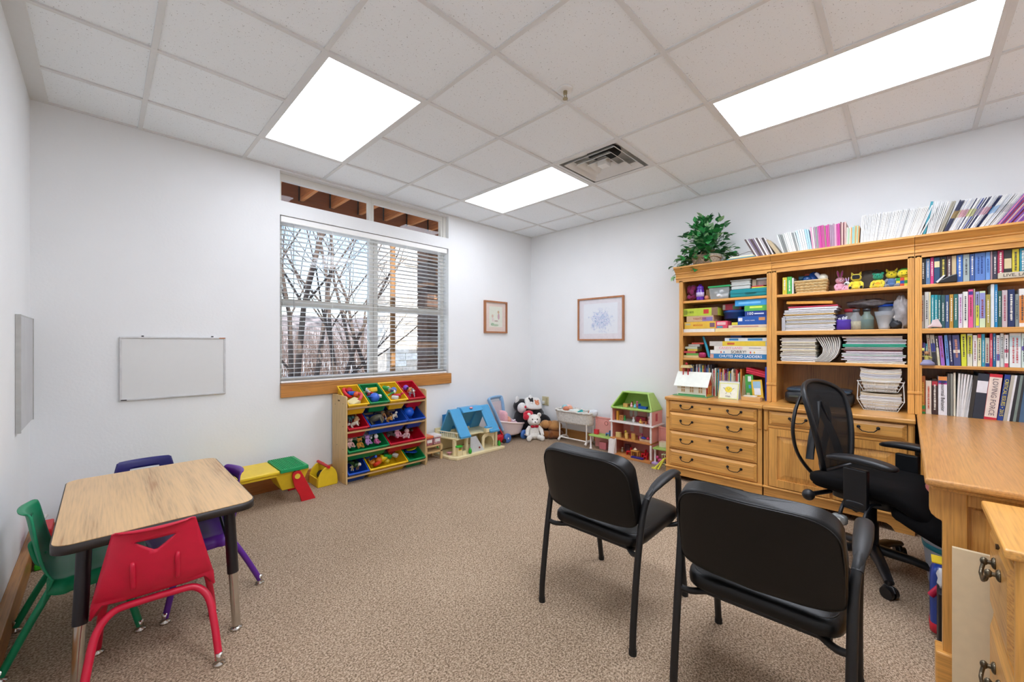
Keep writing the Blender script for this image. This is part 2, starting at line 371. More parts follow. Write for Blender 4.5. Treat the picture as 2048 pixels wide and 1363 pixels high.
for k, (ro, ri) in enumerate(((.235, .190), (.165, .122), (.100, .058))):
    mk('louvre', ringf(ro, ZC-.010, ri, ZC+.028, .005), WHITE, va)
mk('core', M().box(vc[0]-.038, vc[0]+.038, vc[1]-.038, vc[1]+.038, ZC-.012, ZC+.05), WHITE, va)
sp = thing('sprinkler_head', 'small brass fire sprinkler head hanging from a ceiling tile', 'sprinkler', (1.9, 1.43, ZC))
mk('escutcheon', M().lathe([(.001, .006), (.045, .006), (.042, -.004), (.022, -.008), (.001, -.008)], (1.9, 1.43, ZC), 20), WHITE, sp)
b = M().cyl((1.9, 1.43, ZC), (1.9, 1.43, ZC-.022), .012); b.tube([(1.89, 1.43, ZC-.02), (1.887, 1.43, ZC-.035), (1.9, 1.43, ZC-.05)], .003, 6); b.tube([(1.91, 1.43, ZC-.02), (1.913, 1.43, ZC-.035), (1.9, 1.43, ZC-.05)], .003, 6)
b.cyl((1.9, 1.43, ZC-.05), (1.9, 1.43, ZC-.054), .015); mk('brass_head', b, mat('#a89a78', .35, .8), sp)
# ----------------------------------------------------------------- outdoors
SNOW = mat('#d8d6d2', .9, name='snowy_ground', var=.3, scale=2.5, bump=.4, bscale=20)
struct('ground', M().box(-12, 22, YB+.2, 60, -.5, -.3), SNOW)
b = M()
b.grid(lambda u, v: (-25+60*u, 34+10*v, -.5+(4.6+.9*math.sin(u*9)+.5*math.sin(u*23))*math.sin(v*PI/2)), 40, 6)
solo('hillside', b, mat('#7f7674', .95, var=.75, scale=1.6), 'low brown and lavender hillside far beyond the window', 'hill')
dk = wood('y', '#cf8142', '#9a5528', .7, 0); dkx = wood('x', '#8a4c22', '#5e3014', .7, 0)
pr_ = thing('porch_roof', 'brown timber porch roof seen through the transom windows', 'porch', (2.5, 4.6, 2.9))
for k in range(11):
    x = .97+k*.362; mk('joist', M().box(x-.04, x, YB+.2, 5.2, 2.93, 3.22), dk, pr_)
mk('rim_beam', M().box(-.5, 5.2, 5.2, 5.3, 2.80, 3.3), dkx, pr_)
mk('decking', M().box(-.5, 5.2, YB+.2, 5.35, 3.22, 3.26), dk, pr_)
for k in range(11): x = .97+k*.362; mk('joist_hanger', M().box(x-.052, x+.007, 5.18, 5.2, 2.93, 3.2), mat('#3a2f28', .5, .5), pr_)
# stone column and pale stone wall
def stonewall(name, x0, x1, y0, y1, z0, z1, cols, label, cat, seed, hmin=.07, hmax=.14):
    rr = random.Random(seed); b = M(); z = z0
    while z < z1:
        h = rr.uniform(hmin, hmax); x = x0+rr.uniform(-.1, 0)
        while x < x1:
            w = rr.uniform(.15, .42); a, c = max(x, x0), min(x+w, x1)
            if c-a > .02: b.box(a, c-.008, y0-rr.uniform(0, .03), y1, z, min(z+h-.01, z1), rr.randrange(len(cols)))
            x += w
        z += h
    b.box(x0+.01, x1-.01, y0+.02, y1-.01, z0, z1, 0)
    return solo(name, b, [mat(c, .9, var=.2, scale=12, bump=.5, bscale=30) for c in cols], label, cat, bevel=.004)
stonewall('stone_column', 3.72, 4.6, 5.6, 5.9, -.3, 3.4, ['#6d564a', '#8a6a55', '#5d4a42', '#a57d5f', '#776860'], 'brown stacked stone porch column behind the right window', 'column', 3)
stonewall('stone_wall', 4.78, 8.2, 9.0, 9.4, -.3, 3.75, ['#e9e4da', '#d9d0c4', '#f0ece4', '#cfc4b6'], 'sunlit pale stone wall of the neighbouring building', 'wall', 5, .1, .2)
solo('porch_post', M().cyl((3.85, 6.95, -.3), (3.85, 6.95, 3.4), .05, n=10), wood('z', '#a0764a', '#6d4a2a', .8, 0), 'thin brown timber post in front of the pale stone wall', 'post')
rt = random.Random(11)
BARK = mat('#5a4d45', .95, var=.3, scale=20)
def tree(x, y, h, lean, seed, label):
    r0 = random.Random(seed); t = thing('bare_tree', label, 'tree', (x, y, -.3), group='bare trees outside the window')
    tr = M(); br = M()
    def limb(b, p, d, L, r, dep):
        q = p; pts = [p]; dd = d.copy(); rs = [r]
        for k in range(4):
            dd = (dd+Vector((r0.uniform(-.2, .2), r0.uniform(-.2, .2), r0.uniform(-.05, .15)))).normalized(); q = q+dd*L/4; pts.append(q); rs.append(r*(1-.15*(k+1)))
        b.tube(pts, rs, 6 if dep else 8)
        if dep < 3:
            for k in range(5 if dep == 0 else 4):
                i = r0.randint(1, 4); a = r0.uniform(0, 2*PI); s = r0.uniform(.5, 1.1)
                nd_ = (dd+Vector((math.cos(a)*s, math.sin(a)*s, r0.uniform(0, .5)))).normalized()
                limb(br, pts[i], nd_, L*r0.uniform(.5, .75), rs[i]*.5, dep+1)
    limb(tr, Vector((x, y, -.3)), Vector((lean, 0, 1)).normalized(), h, .022+h*.008, 0)
    mk('trunk', tr, BARK, t); mk('branches', br, BARK, t)
nm_ = ['first', 'second', 'fourth', 'fifth', 'sixth', 'seventh', 'third', 'eighth']
for k, (u, Y, h, ln) in enumerate([(574, 8.2, 4.0, .05), (606, 6.6, 4.2, .03), (652, 7.9, 3.4, .2), (684, 7.0, 3.6, -.12), (704, 11.5, 3.4, .02), (734, 8.2, 4.0, -.03), (618, 8.6, 4.6, .0), (764, 7.6, 3.4, -.10)]):
    p = pY(u, 700, Y); tree(p.x, Y, h, ln, 50+k, 'bare brown tree whose trunk is the %s from the left through the blind' % nm_[k])
b = M()
for k in range(900):
    x = rt.uniform(.5, 12); y = rt.uniform(15, 22); a = rt.uniform(-1, 1)
    b.tube([(x, y, -.35), (x+a*.2, y, rt.uniform(.3, .9)), (x+a*.6, y, rt.uniform(.9, 2.0))], [.016, .012, .007], 4, cap=False)
o = solo('brushwood', b, mat('#6b5a52', .95, var=.4), 'tangle of bare brown brush in front of the far hillside', 'brush'); o['kind'] = 'stuff'
# ----------------------------------------------------------------- light from outside
W = bpy.data.worlds.new('sky'); SC.world = W; W.use_nodes = True; nt = W.node_tree; bg = nt.nodes['Background']
sk = nd(nt, 'ShaderNodeTexSky'); sk.sky_type = 'NISHITA'; sk.sun_disc = False; sk.sun_elevation = R(38); sk.sun_rotation = R(200); sk.air_density = 1.0; sk.dust_density = .5; sk.ozone_density = 2
nt.links.new(sk.outputs[0], bg.inputs['Color']); bg.inputs['Strength'].default_value = .11
sl = bpy.data.lights.new('sun', 'SUN'); so = bpy.data.objects.new('sun', sl); COL.objects.link(so); sl.energy = 2.4; sl.angle = R(.6); sl.color = (1, .95, .88)
so.rotation_euler = Vector((.35, 1, -.75)).to_track_quat('-Z', 'Y').to_euler(); so.location = (0, -5, 8)
SC.view_settings.view_transform = 'Standard'; SC.view_settings.look = 'None'; SC.view_settings.gamma = 1; SC.view_settings.use_curve_mapping = False
SC.view_settings.exposure = 1.76
# ================================================================= oak furniture
OY, OZ, OX = oak('y'), oak('z'), oak('x')
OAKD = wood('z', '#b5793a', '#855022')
BLK = mat('#17161a', .35, .6, name='dark_iron'); BRASS = mat('#6b6251', .3, .85, name='aged_brass')
ORD = ['first', 'second', 'third', 'fourth', 'fifth', 'sixth', 'seventh', 'eighth', 'ninth', 'tenth', 'eleventh', 'twelfth', 'thirteenth', 'fourteenth', 'fifteenth', 'sixteenth', 'seventeenth', 'eighteenth', 'nineteenth', 'twentieth', 'twenty-first', 'twenty-second', 'twenty-third', 'twenty-fourth', 'twenty-fifth', 'twenty-sixth', 'twenty-seventh', 'twenty-eighth', 'twenty-ninth', 'thirtieth']
def panel(b, y0, y1, z0, z1, x, t=.02, ins=.022, dp=.010, m=0):
    """raised panel front facing -X: bevelled border rising to a flat field"""
    b.box(x, x+t, y0, y1, z0, z1, m)
    i = ins; vs = [(x, y0+.004, z0+.004), (x, y1-.004, z0+.004), (x, y1-.004, z1-.004), (x, y0+.004, z1-.004),
                   (x-dp, y0+i, z0+i), (x-dp, y1-i, z0+i), (x-dp, y1-i, z1-i), (x-dp, y0+i, z1-i)]
    b.add(vs, [(0, 4, 5, 1), (1, 5, 6, 2), (2, 6, 7, 3), (3, 7, 4, 0), (4, 7, 6, 5)], m)
def pull(y, z, x, parent, w=.10, m=BLK):
    b = M()
    for s in (-1, 1): b.ell((x-.006, y+s*w/2, z), (.007, .011, .011), 10); b.cyl((x, y+s*w/2, z), (x-.02, y+s*w/2, z), .004, n=8)
    b.tube([(x-.018, y-w/2, z), (x-.024, y-w*.42, z-.012), (x-.027, y-w*.3, z-.024), (x-.028, y, z-.028), (x-.027, y+w*.3, z-.024), (x-.024, y+w*.42, z-.012), (x-.018, y+w/2, z)], .0033, 8)
    mk('handle', b, m, parent)
def foot_outline(y0, y1, h=.105):
    d = .09
    return [(y0, 0), (y0+d, 0), (y0+d+.01, .012), (y0+d+.02, .03), (y0+d+.045, .045), (y1-d-.045, .045), (y1-d-.02, .03), (y1-d-.01, .012), (y1-d, 0), (y1, 0), (y1, h), (y0, h)]
def carcass(root, y0, y1, xf=3.64, top=True):
    b = M(); b.box(xf, XR-.01, y0, y0+.02, .105, .715); b.box(xf, XR-.01, y1-.02, y1, .105, .715); b.box(xf, XR-.01, y0+.02, y1-.02, .105, .125); b.box(XR-.02, XR-.01, y0+.02, y1-.02, .125, .715)
    b.box(xf+.012, xf+.03, y0+.02, y1-.02, .125, .715)
    mk('body', b, OZ, root)
    for ya, yb in ((y0, y0+.032), (y1-.032, y1)):
        b = M(); b.box(xf-.006, xf+.012, ya, yb, .115, .55); b.tube([(xf-.002, (ya+yb)/2, .57), (xf-.002, (ya+yb)/2, .70)], .015, 12); b.box(xf-.006, xf+.012, ya, yb, .55, .715)
        b.ell((xf-.004, (ya+yb)/2, .565), (.014, .015, .02), 10)
        mk('stile', b, OZ, root, bevel=.002)
    b = M(); b.prism(foot_outline(y0, y1), 'x', xf-.005, xf+.015); b.box(xf, XR-.01, y0, y0+.015, 0, .105); b.box(xf, XR-.01, y1-.015, y1, 0, .105)
    mk('plinth', b, OY, root); mk('base_moulding', M().box(xf-.02, xf+.01, y0-.005, y1+.005, .105, .122), OY, root, bevel=.006)
    if top: mk('top', M().box(xf-.03, XR-.005, y0-.004, y1+.004, .715, .745), OY, root, bevel=.008, seg=3)
# --- lateral file cabinet
fc = thing('file_cabinet', 'oak lateral file cabinet with four drawers under the toy schoolhouse', 'cabinet', (3.95, 1.2, 0))
carcass(fc, .815, 1.585)
for k, (z0, z1) in enumerate([(.617, .708), (.446, .607), (.281, .437), (.130, .272)]):
    b = M(); panel(b, .852, 1.55, z0, z1, 3.632); d = mk('drawer', b, OY, fc)
    for y in (1.395, 1.01): pull(y, (z0+z1)/2+.012, 3.622, d)
    if k in (0, 2): mk('lock', M().cyl((3.622, 1.2, z1-.035), (3.616, 1.2, z1-.035), .009, n=14), BRASS, d)
# --- middle credenza
cr = thing('credenza', 'oak credenza with two drawers and two panelled doors behind the office chair', 'cabinet', (3.95, .385, 0))
carcass(cr, -.034, .805)
for (a, c) in ((.395, .768), (.003, .375)):
    b = M(); panel(b, a, c, .600, .705, 3.632); d = mk('drawer', b, OY, cr); pull((a+c)/2, .665, 3.622, d)
    b = M(); w = .055; x = 3.622
    b.box(x, x+.02, a, a+w, .13, .575); b.box(x, x+.02, c-w, c, .13, .575); b.box(x, x+.02, a+w, c-w, .13, .13+w); b.box(x, x+.02, a+w, c-w, .575-w, .575)
    panel(b, a+w, c-w, .13+w, .575-w, x+.012, .006, .045, .008)
    d = mk('door', b, OZ, cr)
    s = a+.028 if a > .2 else c-.028
    mk('handle', M().tube([(x, s, .44), (x-.018, s, .43), (x-.02, s, .39), (x, s, .38)], .004, 8), BLK, d)
mk('rail', M().box(3.632, 3.65, -.004, .775, .58, .596), OY, cr)
# --- corner desk
dk_ = thing('desk', 'big oak executive desk with glossy top beside the office chair', 'desk', (3.0, -.45, 0))
DT = wood('x', '#cf9450', '#ac6f34', .3, .3, .5, .05)
mk('desktop', M().box(2.075, XR-.005, -.85, -.044, .722, .75), DT, dk_, bevel=.010, seg=3)
mk('top_moulding', M().box(2.10, 3.64, -.83, -.06, .706, .7215), OX, dk_, bevel=.006)
b = M(); prof = [(-.057, .706), (-.057, .625), (-.062, .61), (-.075, .598), (-.088, .592), (-.0905, .575), (-.0905, .115), (-.83, .115), (-.83, .706)]
b.prism(prof, 'x', 2.145, 2.175)
b.prism([(-.057, .706), (-.057, .625), (-.062, .61), (-.075, .598), (-.088, .592), (-.0905, .575), (-.0905, .115), (-.15, .115), (-.15, .706)], 'x', 2.125, 2.145)
b.box(2.125, 2.145, -.83, -.15, .66, .706); b.box(2.125, 2.145, -.83, -.15, .115, .18); b.box(2.125, 2.145, -.83, -.74, .18, .66)
mk('end_panel', b, OZ, dk_, bevel=.003)
b = M(); panel(b, -.73, -.16, .19, .65, 2.142, .004, .03, .006); mk('raised_panel', b, OZ, dk_)
mk('end_plinth', M().box(2.105, 2.19, -.85, -.072, 0, .125), OY, dk_, bevel=.006)
b = M(); b.box(2.19, 3.62, -.83, -.80, .03, .70); mk('modesty_panel', b, OX, dk_)
b = M(); b.box(3.64, XR-.01, -.85, -.06, .105, .72); b.box(3.65, XR-.01, -.84, -.07, 0, .105)
mk('corner_pedestal', b, OZ, dk_)
b = M(); panel(b, -.33, -.075, .13, .69, 3.632, .01, .04); d = mk('door', b, OZ, dk_); mk('handle', M().tube([(3.62, -.095, .52), (3.60, -.095, .51), (3.60, -.095, .43), (3.62, -.095, .42)], .005, 8), BLK, d)
# --- two-drawer cabinet in the near right corner
nc = thing('lateral_file', 'oak two drawer lateral file with brass pulls in the lower right corner', 'cabinet', (1.82, -.5, 0))
mk('top', M().box(1.60, 2.045, -.86, -.174, .688, .714), OX, nc, bevel=.006, seg=3)
b = M(); b.box(1.62, 2.03, -.85, -.215, .06, .687); b.box(1.632, 2.02, -.84, -.225, 0, .06)
b.box(1.612, 1.62, -.85, -.80, .06, .687); b.box(1.612, 1.62, -.275, -.215, .06, .687); b.box(1.612, 1.62, -.80, -.275, .06, .13); b.box(1.612, 1.62, -.80, -.275, .62, .687)
mk('body', b, OZ, nc, bevel=.003)
mk('corner_post', M().tube([(1.622, -.207, .06), (1.622, -.207, .687)], .014, 12), OZ, nc)
for k, (z0, z1) in enumerate([(.385, .66), (.08, .365)]):
    b = M(); b.box(1.645, 2.01, -.215, -.197, z0, z1)
    i = .03; vs = [(1.649, -.197, z0+.004), (2.006, -.197, z0+.004), (2.006, -.197, z1-.004), (1.649, -.197, z1-.004), (1.645+i, -.187, z0+i), (2.01-i, -.187, z0+i), (2.01-i, -.187, z1-i), (1.645+i, -.187, z1-i)]
    b.add(vs, [(0, 1, 5, 4), (1, 2, 6, 5), (2, 3, 7, 6), (3, 0, 4, 7), (4, 5, 6, 7)]); d = mk('drawer', b, OX, nc)
    zz = .575 if k == 0 else .262; b = M()
    for x in (1.78, 1.87): b.ell((x, -.185, zz), (.017, .008, .017), 12); b.cyl((x, -.19, zz), (x, -.165, zz), .006, n=10); b.ell((x, -.165, zz), (.009, .009, .012), 10)
    b.tube([(1.78, -.165, zz), (1.785, -.16, zz-.022), (1.80, -.157, zz-.032), (1.85, -.157, zz-.032), (1.865, -.16, zz-.022), (1.87, -.165, zz)], .005, 8)
    mk('handle', b, BRASS, d)
mk('lock', M().cyl((1.83, -.192, .64), (1.83, -.183, .64), .008, n=12), BRASS, nc)
solo('cardboard_sheet', M().box(2.05, 2.066, -.50, -.110, 0, .531, 0), mat('#ecdab4', .8, var=.03), 'plain beige board leaning against the end of the desk', 'board')
# --- hutches
def hutch(label, y0, y1, shelves, ysh=None):
    xf = 3.90
    t = thing('hutch', label, 'bookcase', (4.07, (y0+y1)/2, .7455))
    b = M(); b.box(xf+.01, XR-.005, y0+.002, y0+.022, .7455, 1.94); b.box(xf+.01, XR-.005, y1-.022, y1-.002, .7455, 1.94); mk('side_panel', b, OZ, t)
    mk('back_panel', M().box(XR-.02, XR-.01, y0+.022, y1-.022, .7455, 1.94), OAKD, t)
    for ya, yb in ((y0, y0+.034), (y1-.034, y1)):
        b = M(); b.box(xf, xf+.02, ya, yb, .905, 1.83); b.box(xf-.004, xf+.02, ya-.0, yb+.0, .7455, .885); b.box(xf-.010, xf+.02, ya-.001, yb+.001, .885, .905)
        b.tube([(xf, (ya+yb)/2, .905), (xf, (ya+yb)/2, 1.82)], .008, 8, sq=(1, .7)); mk('pilaster', b, OZ, t, bevel=.002)
    cp = [(xf+.02, 1.815), (xf, 1.815), (xf, 1.845), (xf-.008, 1.850), (xf-.008, 1.862), (xf-.002, 1.870), (xf-.006, 1.892), (xf-.016, 1.897), (xf-.016, 1.905), (xf-.030, 1.915), (xf-.045, 1.932), (xf-.055, 1.940), (xf-.067, 1.944), (xf-.067, 1.957), (xf+.02, 1.957)]
    mk('crown_moulding', M().prism([(x, z) for x, z in cp], 'y', y0-(.03 if y1 > 1.5 else 0)*0, y1+(.03 if y1 > 1.5 else 0)), OY, t)
    mk('top_panel', M().box(xf+.02, XR-.005, y0, y1, 1.942, 1.957), OY, t)
    for z, th in shelves:
        x = xf+.004 if th > .03 else xf+.015
        mk('shelf', M().box(x, XR-.02, y0+.0225, y1-.0225, z-th, z), OY, t, bevel=.003)
    return t
SH = [(1.632, .022), (1.332, .034), (1.083, .021)]
hutch('oak hutch full of board games, nearest the corner of the room', .8075, 1.572, [(1.634, .022), (1.334, .034), (1.092, .022)])
hutch('oak hutch holding paper stacks and toys, between the two others', -.034, .8055, SH)
hutch('oak hutch full of textbooks at the right edge of the picture', -.95, -.036, SH)
# ================================================================= books
PAGE = mat('#ddd6c4', .8, name='page_edges', var=.05)
CN = {}
def plastic(c, r=.35): return mat(c, r, name='coloured_plastic', var=.03)
def cover(c): return mat(c, .5, name='printed_cover', var=.05)
def cname(h):
    r, g, b = [int(h[i:i+2], 16) for i in (1, 3, 5)]; mx, mn = max(r, g, b), min(r, g, b); l = (mx+mn)/2
    if mx-mn < 26: return 'black' if l < 60 else 'dark grey' if l < 100 else 'grey' if l < 165 else 'pale grey' if l < 210 else 'white'
    import colorsys; hh = colorsys.rgb_to_hsv(r/255, g/255, b/255); a = hh[0]*360; s = hh[1]
    if s < .22 and l > 170: return 'cream' if 20 < a < 80 else 'off-white' if a < 20 or a > 300 else 'pale blue' if a > 150 else 'pale green'
    n = 'red' if a < 14 or a > 345 else 'orange' if a < 36 else 'yellow' if a < 64 else 'green' if a < 165 else 'teal' if a < 198 else 'blue' if a < 250 else 'purple' if a < 300 else 'pink'
    if n == 'orange' and l < 130: n = 'brown'
    elif n == 'orange' and s < .5: n = 'tan'
    if n == 'red' and l < 70: n = 'maroon'
    return ('dark ' if l < 75 and n not in ('brown', 'maroon') else 'light ' if l > 165 else '')+n
def lettering(b, y0, y1, z0, z1, x, seed, m=0, rows=1):
    """small unreadable spine lettering: rows of thin raised strokes running down the spine"""
    r = random.Random(seed); w = (y1-y0)*.36/rows
    for q in range(rows):
        yc = y0+(y1-y0)*(q+1)/(rows+1); z = z1
        while z > z0:
            L = r.uniform(.003, .010); b.box(x-.0006, x, yc-w*r.uniform(.35, .5), yc+w*r.uniform(.35, .5), max(z0, z-L), z, m)
            z -= L+r.uniform(.002, .005)
def book(name, y0, y1, z0, z1, x, depth, col, label, cat='book', group=None, lean=0, txt=None, tcol='#f2efe6', bands=(), seed=1, lw=True, pages=True):
    """upright book, spine towards -X, y0<y1; lean>0 tips its top towards +Y"""
    b = M(); w = y1-y0; t = min(.003, w*.2); D = x+depth
    b.box(x, x+.002, y0, y1, z0, z1); b.box(x+.002, D, y0, y0+t, z0, z1); b.box(x+.002, D, y1-t, y1, z0, z1)
    if pages: b.box(x+.002, D-.004, y0+t, y1-t, z0+.003, z1-.004, 1)
    H = z1-z0
    tb = M()
    for (p, q, c) in bands: pass
    K = None
    if lean:
        K = Matrix.Translation((0, y0 if lean > 0 else y1, z0)) @ Matrix.Rotation(-lean, 4, 'X') @ Matrix.Translation((0, -(y0 if lean > 0 else y1), -z0)); b.xf(K)
    o = solo(name, b, [cover(col), PAGE], label, cat, group)
    def put(n, bb, mm):
        if K is not None: bb.xf(K)
        mk(n, bb, mm, o)
    for i, (p, q, c) in enumerate(bands):
        put('colour_band', M().box(x-.0005*(i+1), x, y0+.0008, y1-.0008, z0+H*p, z0+H*q), cover(c))
    if txt:
        mm = mat(tcol, .5, name='lettering_ink', var=.01)
        tx = text('title', txt, min(w*.62, .05), mm, (x-.0022, (y0+y1)/2, z0+H*.5), XV, None, fit=min(H*.8, len(txt)*w*.5))
        if tx:
            wv = [tx.matrix_basis @ v.co for v in tx.data.vertices]; fs = [tuple(p.vertices) for p in tx.data.polygons]; bpy.data.objects.remove(tx)
            bb = M(); bb.add(wv, fs); put('title', bb, mm)
    elif lw and w > .008:
        bb = M(); rr = random.Random(seed); lettering(bb, y0, y1, z0+H*rr.uniform(.12, .3), z0+H*rr.uniform(.75, .93), x-.0013, seed, rows=2 if w > .035 else 1)
        put('title', bb, mat(tcol, .5, name='lettering_ink', var=.01))
    return o
def bookrow(ox, oy, sc, X, zs, items, where, group, depth=.17, skip=0):
    n = 0
    for k, it in enumerate(items):
        a, c, top, col = it[:4]; kw = it[4] if len(it) > 4 else {}
        y1 = pX(ox+a/sc, oy+top/sc, X).y; y0 = pX(ox+c/sc, oy+top/sc, X).y; zt = pX(ox+(a+c)/2/sc, oy+top/sc, X).z
        y0 += .0006; y1 -= .0006; what = kw.pop('what', 'book'); dsc = kw.pop('dsc', None)
        lb = dsc or '%s %s, %s from the left %s'.replace(', ', ' ', 0) % (cname(col), what, ORD[k] if k < 30 else 'last', where)
        lum = sum(int(col[i:i+2], 16) for i in (1, 3, 5))/3
        kw.setdefault('tcol', '#f0ede2' if lum < 140 else '#3b3a44' if k % 3 else '#8a3030')
        book(kw.pop('name', 'book'), y0, y1, zs+.0005, min(zt, kw.pop('zmax', 9)), X+rnd.uniform(0, .006)+kw.pop('dx', 0), depth-rnd.uniform(0, .02), col, lb, 'book', group, seed=k*7+int(zs*100), **kw)
S4 = 6.816
bookrow(1820, 480, S4, 3.93, 1.632, [(148, 213, 250, '#2b2b30'), (216, 275, 250, '#5b7fa8'), (278, 325, 235, '#d0357a'), (328, 408, 235, '#23476b', {'bands': [(.62, .85, '#d9cfa0')], 'lw': False}), (411, 498, 225, '#262320', {'tcol': '#e6d860'}), (500, 568, 215, '#4a2c2c'), (570, 632, 210, '#c8b48c', {'lw': False}), (635, 720, 200, '#2f66b8'), (724, 812, 190, '#a9b7b5'), (816, 884, 185, '#3f5f9f'), (887, 1030, 170, '#5d83c8', {'tcol': '#1f3f80'}), (1033, 1095, 160, '#6f9ddb', {'tcol': '#28509a'}), (1097, 1125, 150, '#a78a90'), (1127, 1190, 150, '#3a3a4c'), (1193, 1278, 140, '#a8274d'), (1282, 1390, 130, '#33302e', {'bands': [(.35, .7, '#d8c79a')], 'lw': False}), (1393, 1490, 120, '#d9c93a'), (1495, 1580, 110, '#2f8aa0')],
        'on the right hutch top shelf', 'books on the top shelf of the right hutch', .2)
bookrow(1820, 480, S4, 3.935, 1.332, [(145, 195, 750, '#b9b0a0'), (200, 258, 705, '#cfd0c8'), (260, 282, 705, '#e6dcae'), (287, 330, 745, '#1f9aa8'), (332, 378, 745, '#17929f'), (380, 420, 745, '#18696d'), (425, 478, 745, '#2f5a5c'), (481, 535, 745, '#3a557e'), (538, 592, 738, '#b98a2f'), (596, 655, 735, '#2a6a66'), (659, 718, 733, '#d8d0dc', {'tcol': '#b04a9a'}), (722, 792, 700, '#e6e4dc'), (796, 863, 670, '#e65a94', {'bands': [(.86, .95, '#3a2f86')]}), (866, 890, 662, '#a8a388'), (893, 945, 700, '#9da6cf', {'bands': [(.05, .62, '#d8dc3a')]}), (948, 1030, 692, '#cfe0b8', {'bands': [(.25, .95, '#8f93cc')]}), (1035, 1098, 738, '#a99a4a'), (1100, 1150, 600, '#d8dfe0', {'what': 'spiral bound book', 'lw': False}), (1153, 1197, 600, '#1f8cc8'), (1201, 1252, 690, '#2f5a50'), (1255, 1330, 680, '#c9b9ba', {'tcol': '#b04a60'}), (1334, 1430, 670, '#1f2f5c'), (1434, 1482, 733, '#8a9390'), (1486, 1575, 660, '#e8e6e2', {'bands': [(.1, .82, '#e08a3c')]})],
        'on the right hutch second shelf', 'books on the second shelf of the right hutch', .18)
L3 = R(4)
bookrow(1820, 650, S4, 3.935, 1.083, [(145, 172, 205, '#a86a9a'), (178, 208, 240, '#5a4a8a'), (211, 240, 250, '#2f7a8a'), (262, 306, 130, '#b5ad94', {'lean': L3}), (310, 372, 128, '#b9b3a4', {'lean': L3, 'bands': [(.45, .72, '#26308c'), (.0, .44, '#26242a')]}), (376, 418, 145, '#2a2a30', {'lean': L3, 'bands': [(0, .6, '#c9c4a4')]}), (424, 480, 140, '#a06ac0', {'lean': L3}), (495, 542, 130, '#6a9ad8', {'lean': R(3)}), (546, 594, 130, '#2f2f5c', {'lean': R(3)}), (598, 698, 130, '#4a5080', {'lean': R(2.5), 'bands': [(.42, .52, '#d8d4c8')], 'tcol': '#c98a70'}), (702, 776, 120, '#d8dc3a', {'lean': R(1)}), (780, 852, 118, '#dcdcc8', {'bands': [(.38, .95, '#c8c83a')]}), (858, 916, 135, '#e8e8e4'), (920, 974, 120, '#e9e4b8', {'bands': [(.88, 1, '#d0404a')]}), (978, 1022, 118, '#2f9ab8'), (1025, 1084, 170, '#c8c8b8', {'bands': [(0, .12, '#2a3a80')]}), (1088, 1128, 110, '#d0405c'), (1131, 1172, 112, '#1f6a9a'), (1176, 1226, 135, '#e2e4e8', {'bands': [(.2, .4, '#4a6ac0')]}), (1230, 1280, 110, '#d0d4d2'), (1284, 1345, 130, '#eceaea', {'bands': [(0, .12, '#d8405c'), (.45, .55, '#c85a70')]}), (1357, 1515, 108, '#e6ecec', {'bands': [(.6, .93, '#b8cfd4')], 'tcol': '#c04a50'}), (1520, 1590, 110, '#cfe0d8', {'bands': [(.5, .62, '#6a5ab0')]})],
        'on the right hutch third shelf', 'books on the third shelf of the right hutch', .15)
# bottom row standing on the desk top
DZ = .7505
bookrow(1820, 650, S4, 3.94, DZ, [(147, 210, 690, '#b8682f', {'bands': [(.12, .22, '#2f9a4a'), (0, .05, '#2f9a4a')], 'tcol': '#e8c84a'}), (214, 293, 755, '#e6d8c8', {'tcol': '#c85a40'}), (297, 380, 740, '#3a2422', {'bands': [(.83, .95, '#b02a3a')]}), (384, 508, 700, '#e8e8ee', {'bands': [(.80, .83, '#c8288a'), (.83, .9, '#3a3a8a'), (.9, 1, '#e0904a')], 'txt': 'Abnormal Behavior', 'tcol': '#33333c'}), (513, 546, 660, '#5a5a58', {'what': 'spiral notebook', 'lw': False}), (550, 588, 660, '#8a8c84', {'what': 'spiral notebook', 'lw': False}), (592, 624, 650, '#e0dcc8', {'lw': False})],
        'standing on the desk top', 'books standing on the desk', .2)
for k in range(7):
    a = 628+k*24; lean = R(-2-k*1.2); top = 655+k*4
    y1 = pX(1820+a/S4, 840, 3.94).y; z1 = pX(1820+a/S4, 650+top/S4, 3.94).z
    book('paper_folder', y1-.010, y1-.001, DZ, z1, 3.94+.004*(k % 3), .23, ['#e2e2e0', '#d4d6d6', '#e9e9ea'][k % 3], 'white folder of loose papers, %s from the left between notebooks and black binder' % ORD[k], 'folder', 'loose paper folders on the desk', lean=lean, lw=False, seed=k)
def binder(a0, a1, t, bot, top, col, label, nm='ring_binder', **k):
    x = 3.93; y1 = pX(1820+a0/S4, 650+bot/S4, x).y; y0 = pX(1820+a1/S4, 650+bot/S4, x).y
    z1 = pX(1820+(a0+a1)/2/S4, 650+top/S4, x).z; yt = pX(1820+t/S4, 650+top/S4, x).y
    an = math.atan2(y1-yt, z1-DZ)
    return book(nm, y0, y1, DZ, DZ+(z1-DZ)/math.cos(an)*.995, x, .25, col, label, 'binder', lean=-abs(an), **k)
binder(790, 846, 872, 1240, 680, '#35322f', 'slim black binder leaning, left of the navy binder on the desk', lw=False)
binder(850, 1000, 935, 1255, 650, '#2b3240', 'thick dark navy binder leaning, with a white label on its spine', lw=False, bands=[(.58, .84, '#e4e4ea')])
binder(1004, 1178, 1092, 1270, 655, '#c8283c', 'red binder leaning with a long cream spine label', bands=[(.06, .93, '#ecdcd0')], tcol='#7a6a70', txt='LOVING FORCE')
binder(1186, 1262, 1296, 1280, 665, '#24408c', 'blue binder lettered CRITICAL ISSUES, leaning right on the desk', txt='CRITICAL ISSUES • 2015', tcol='#e8dc4a')
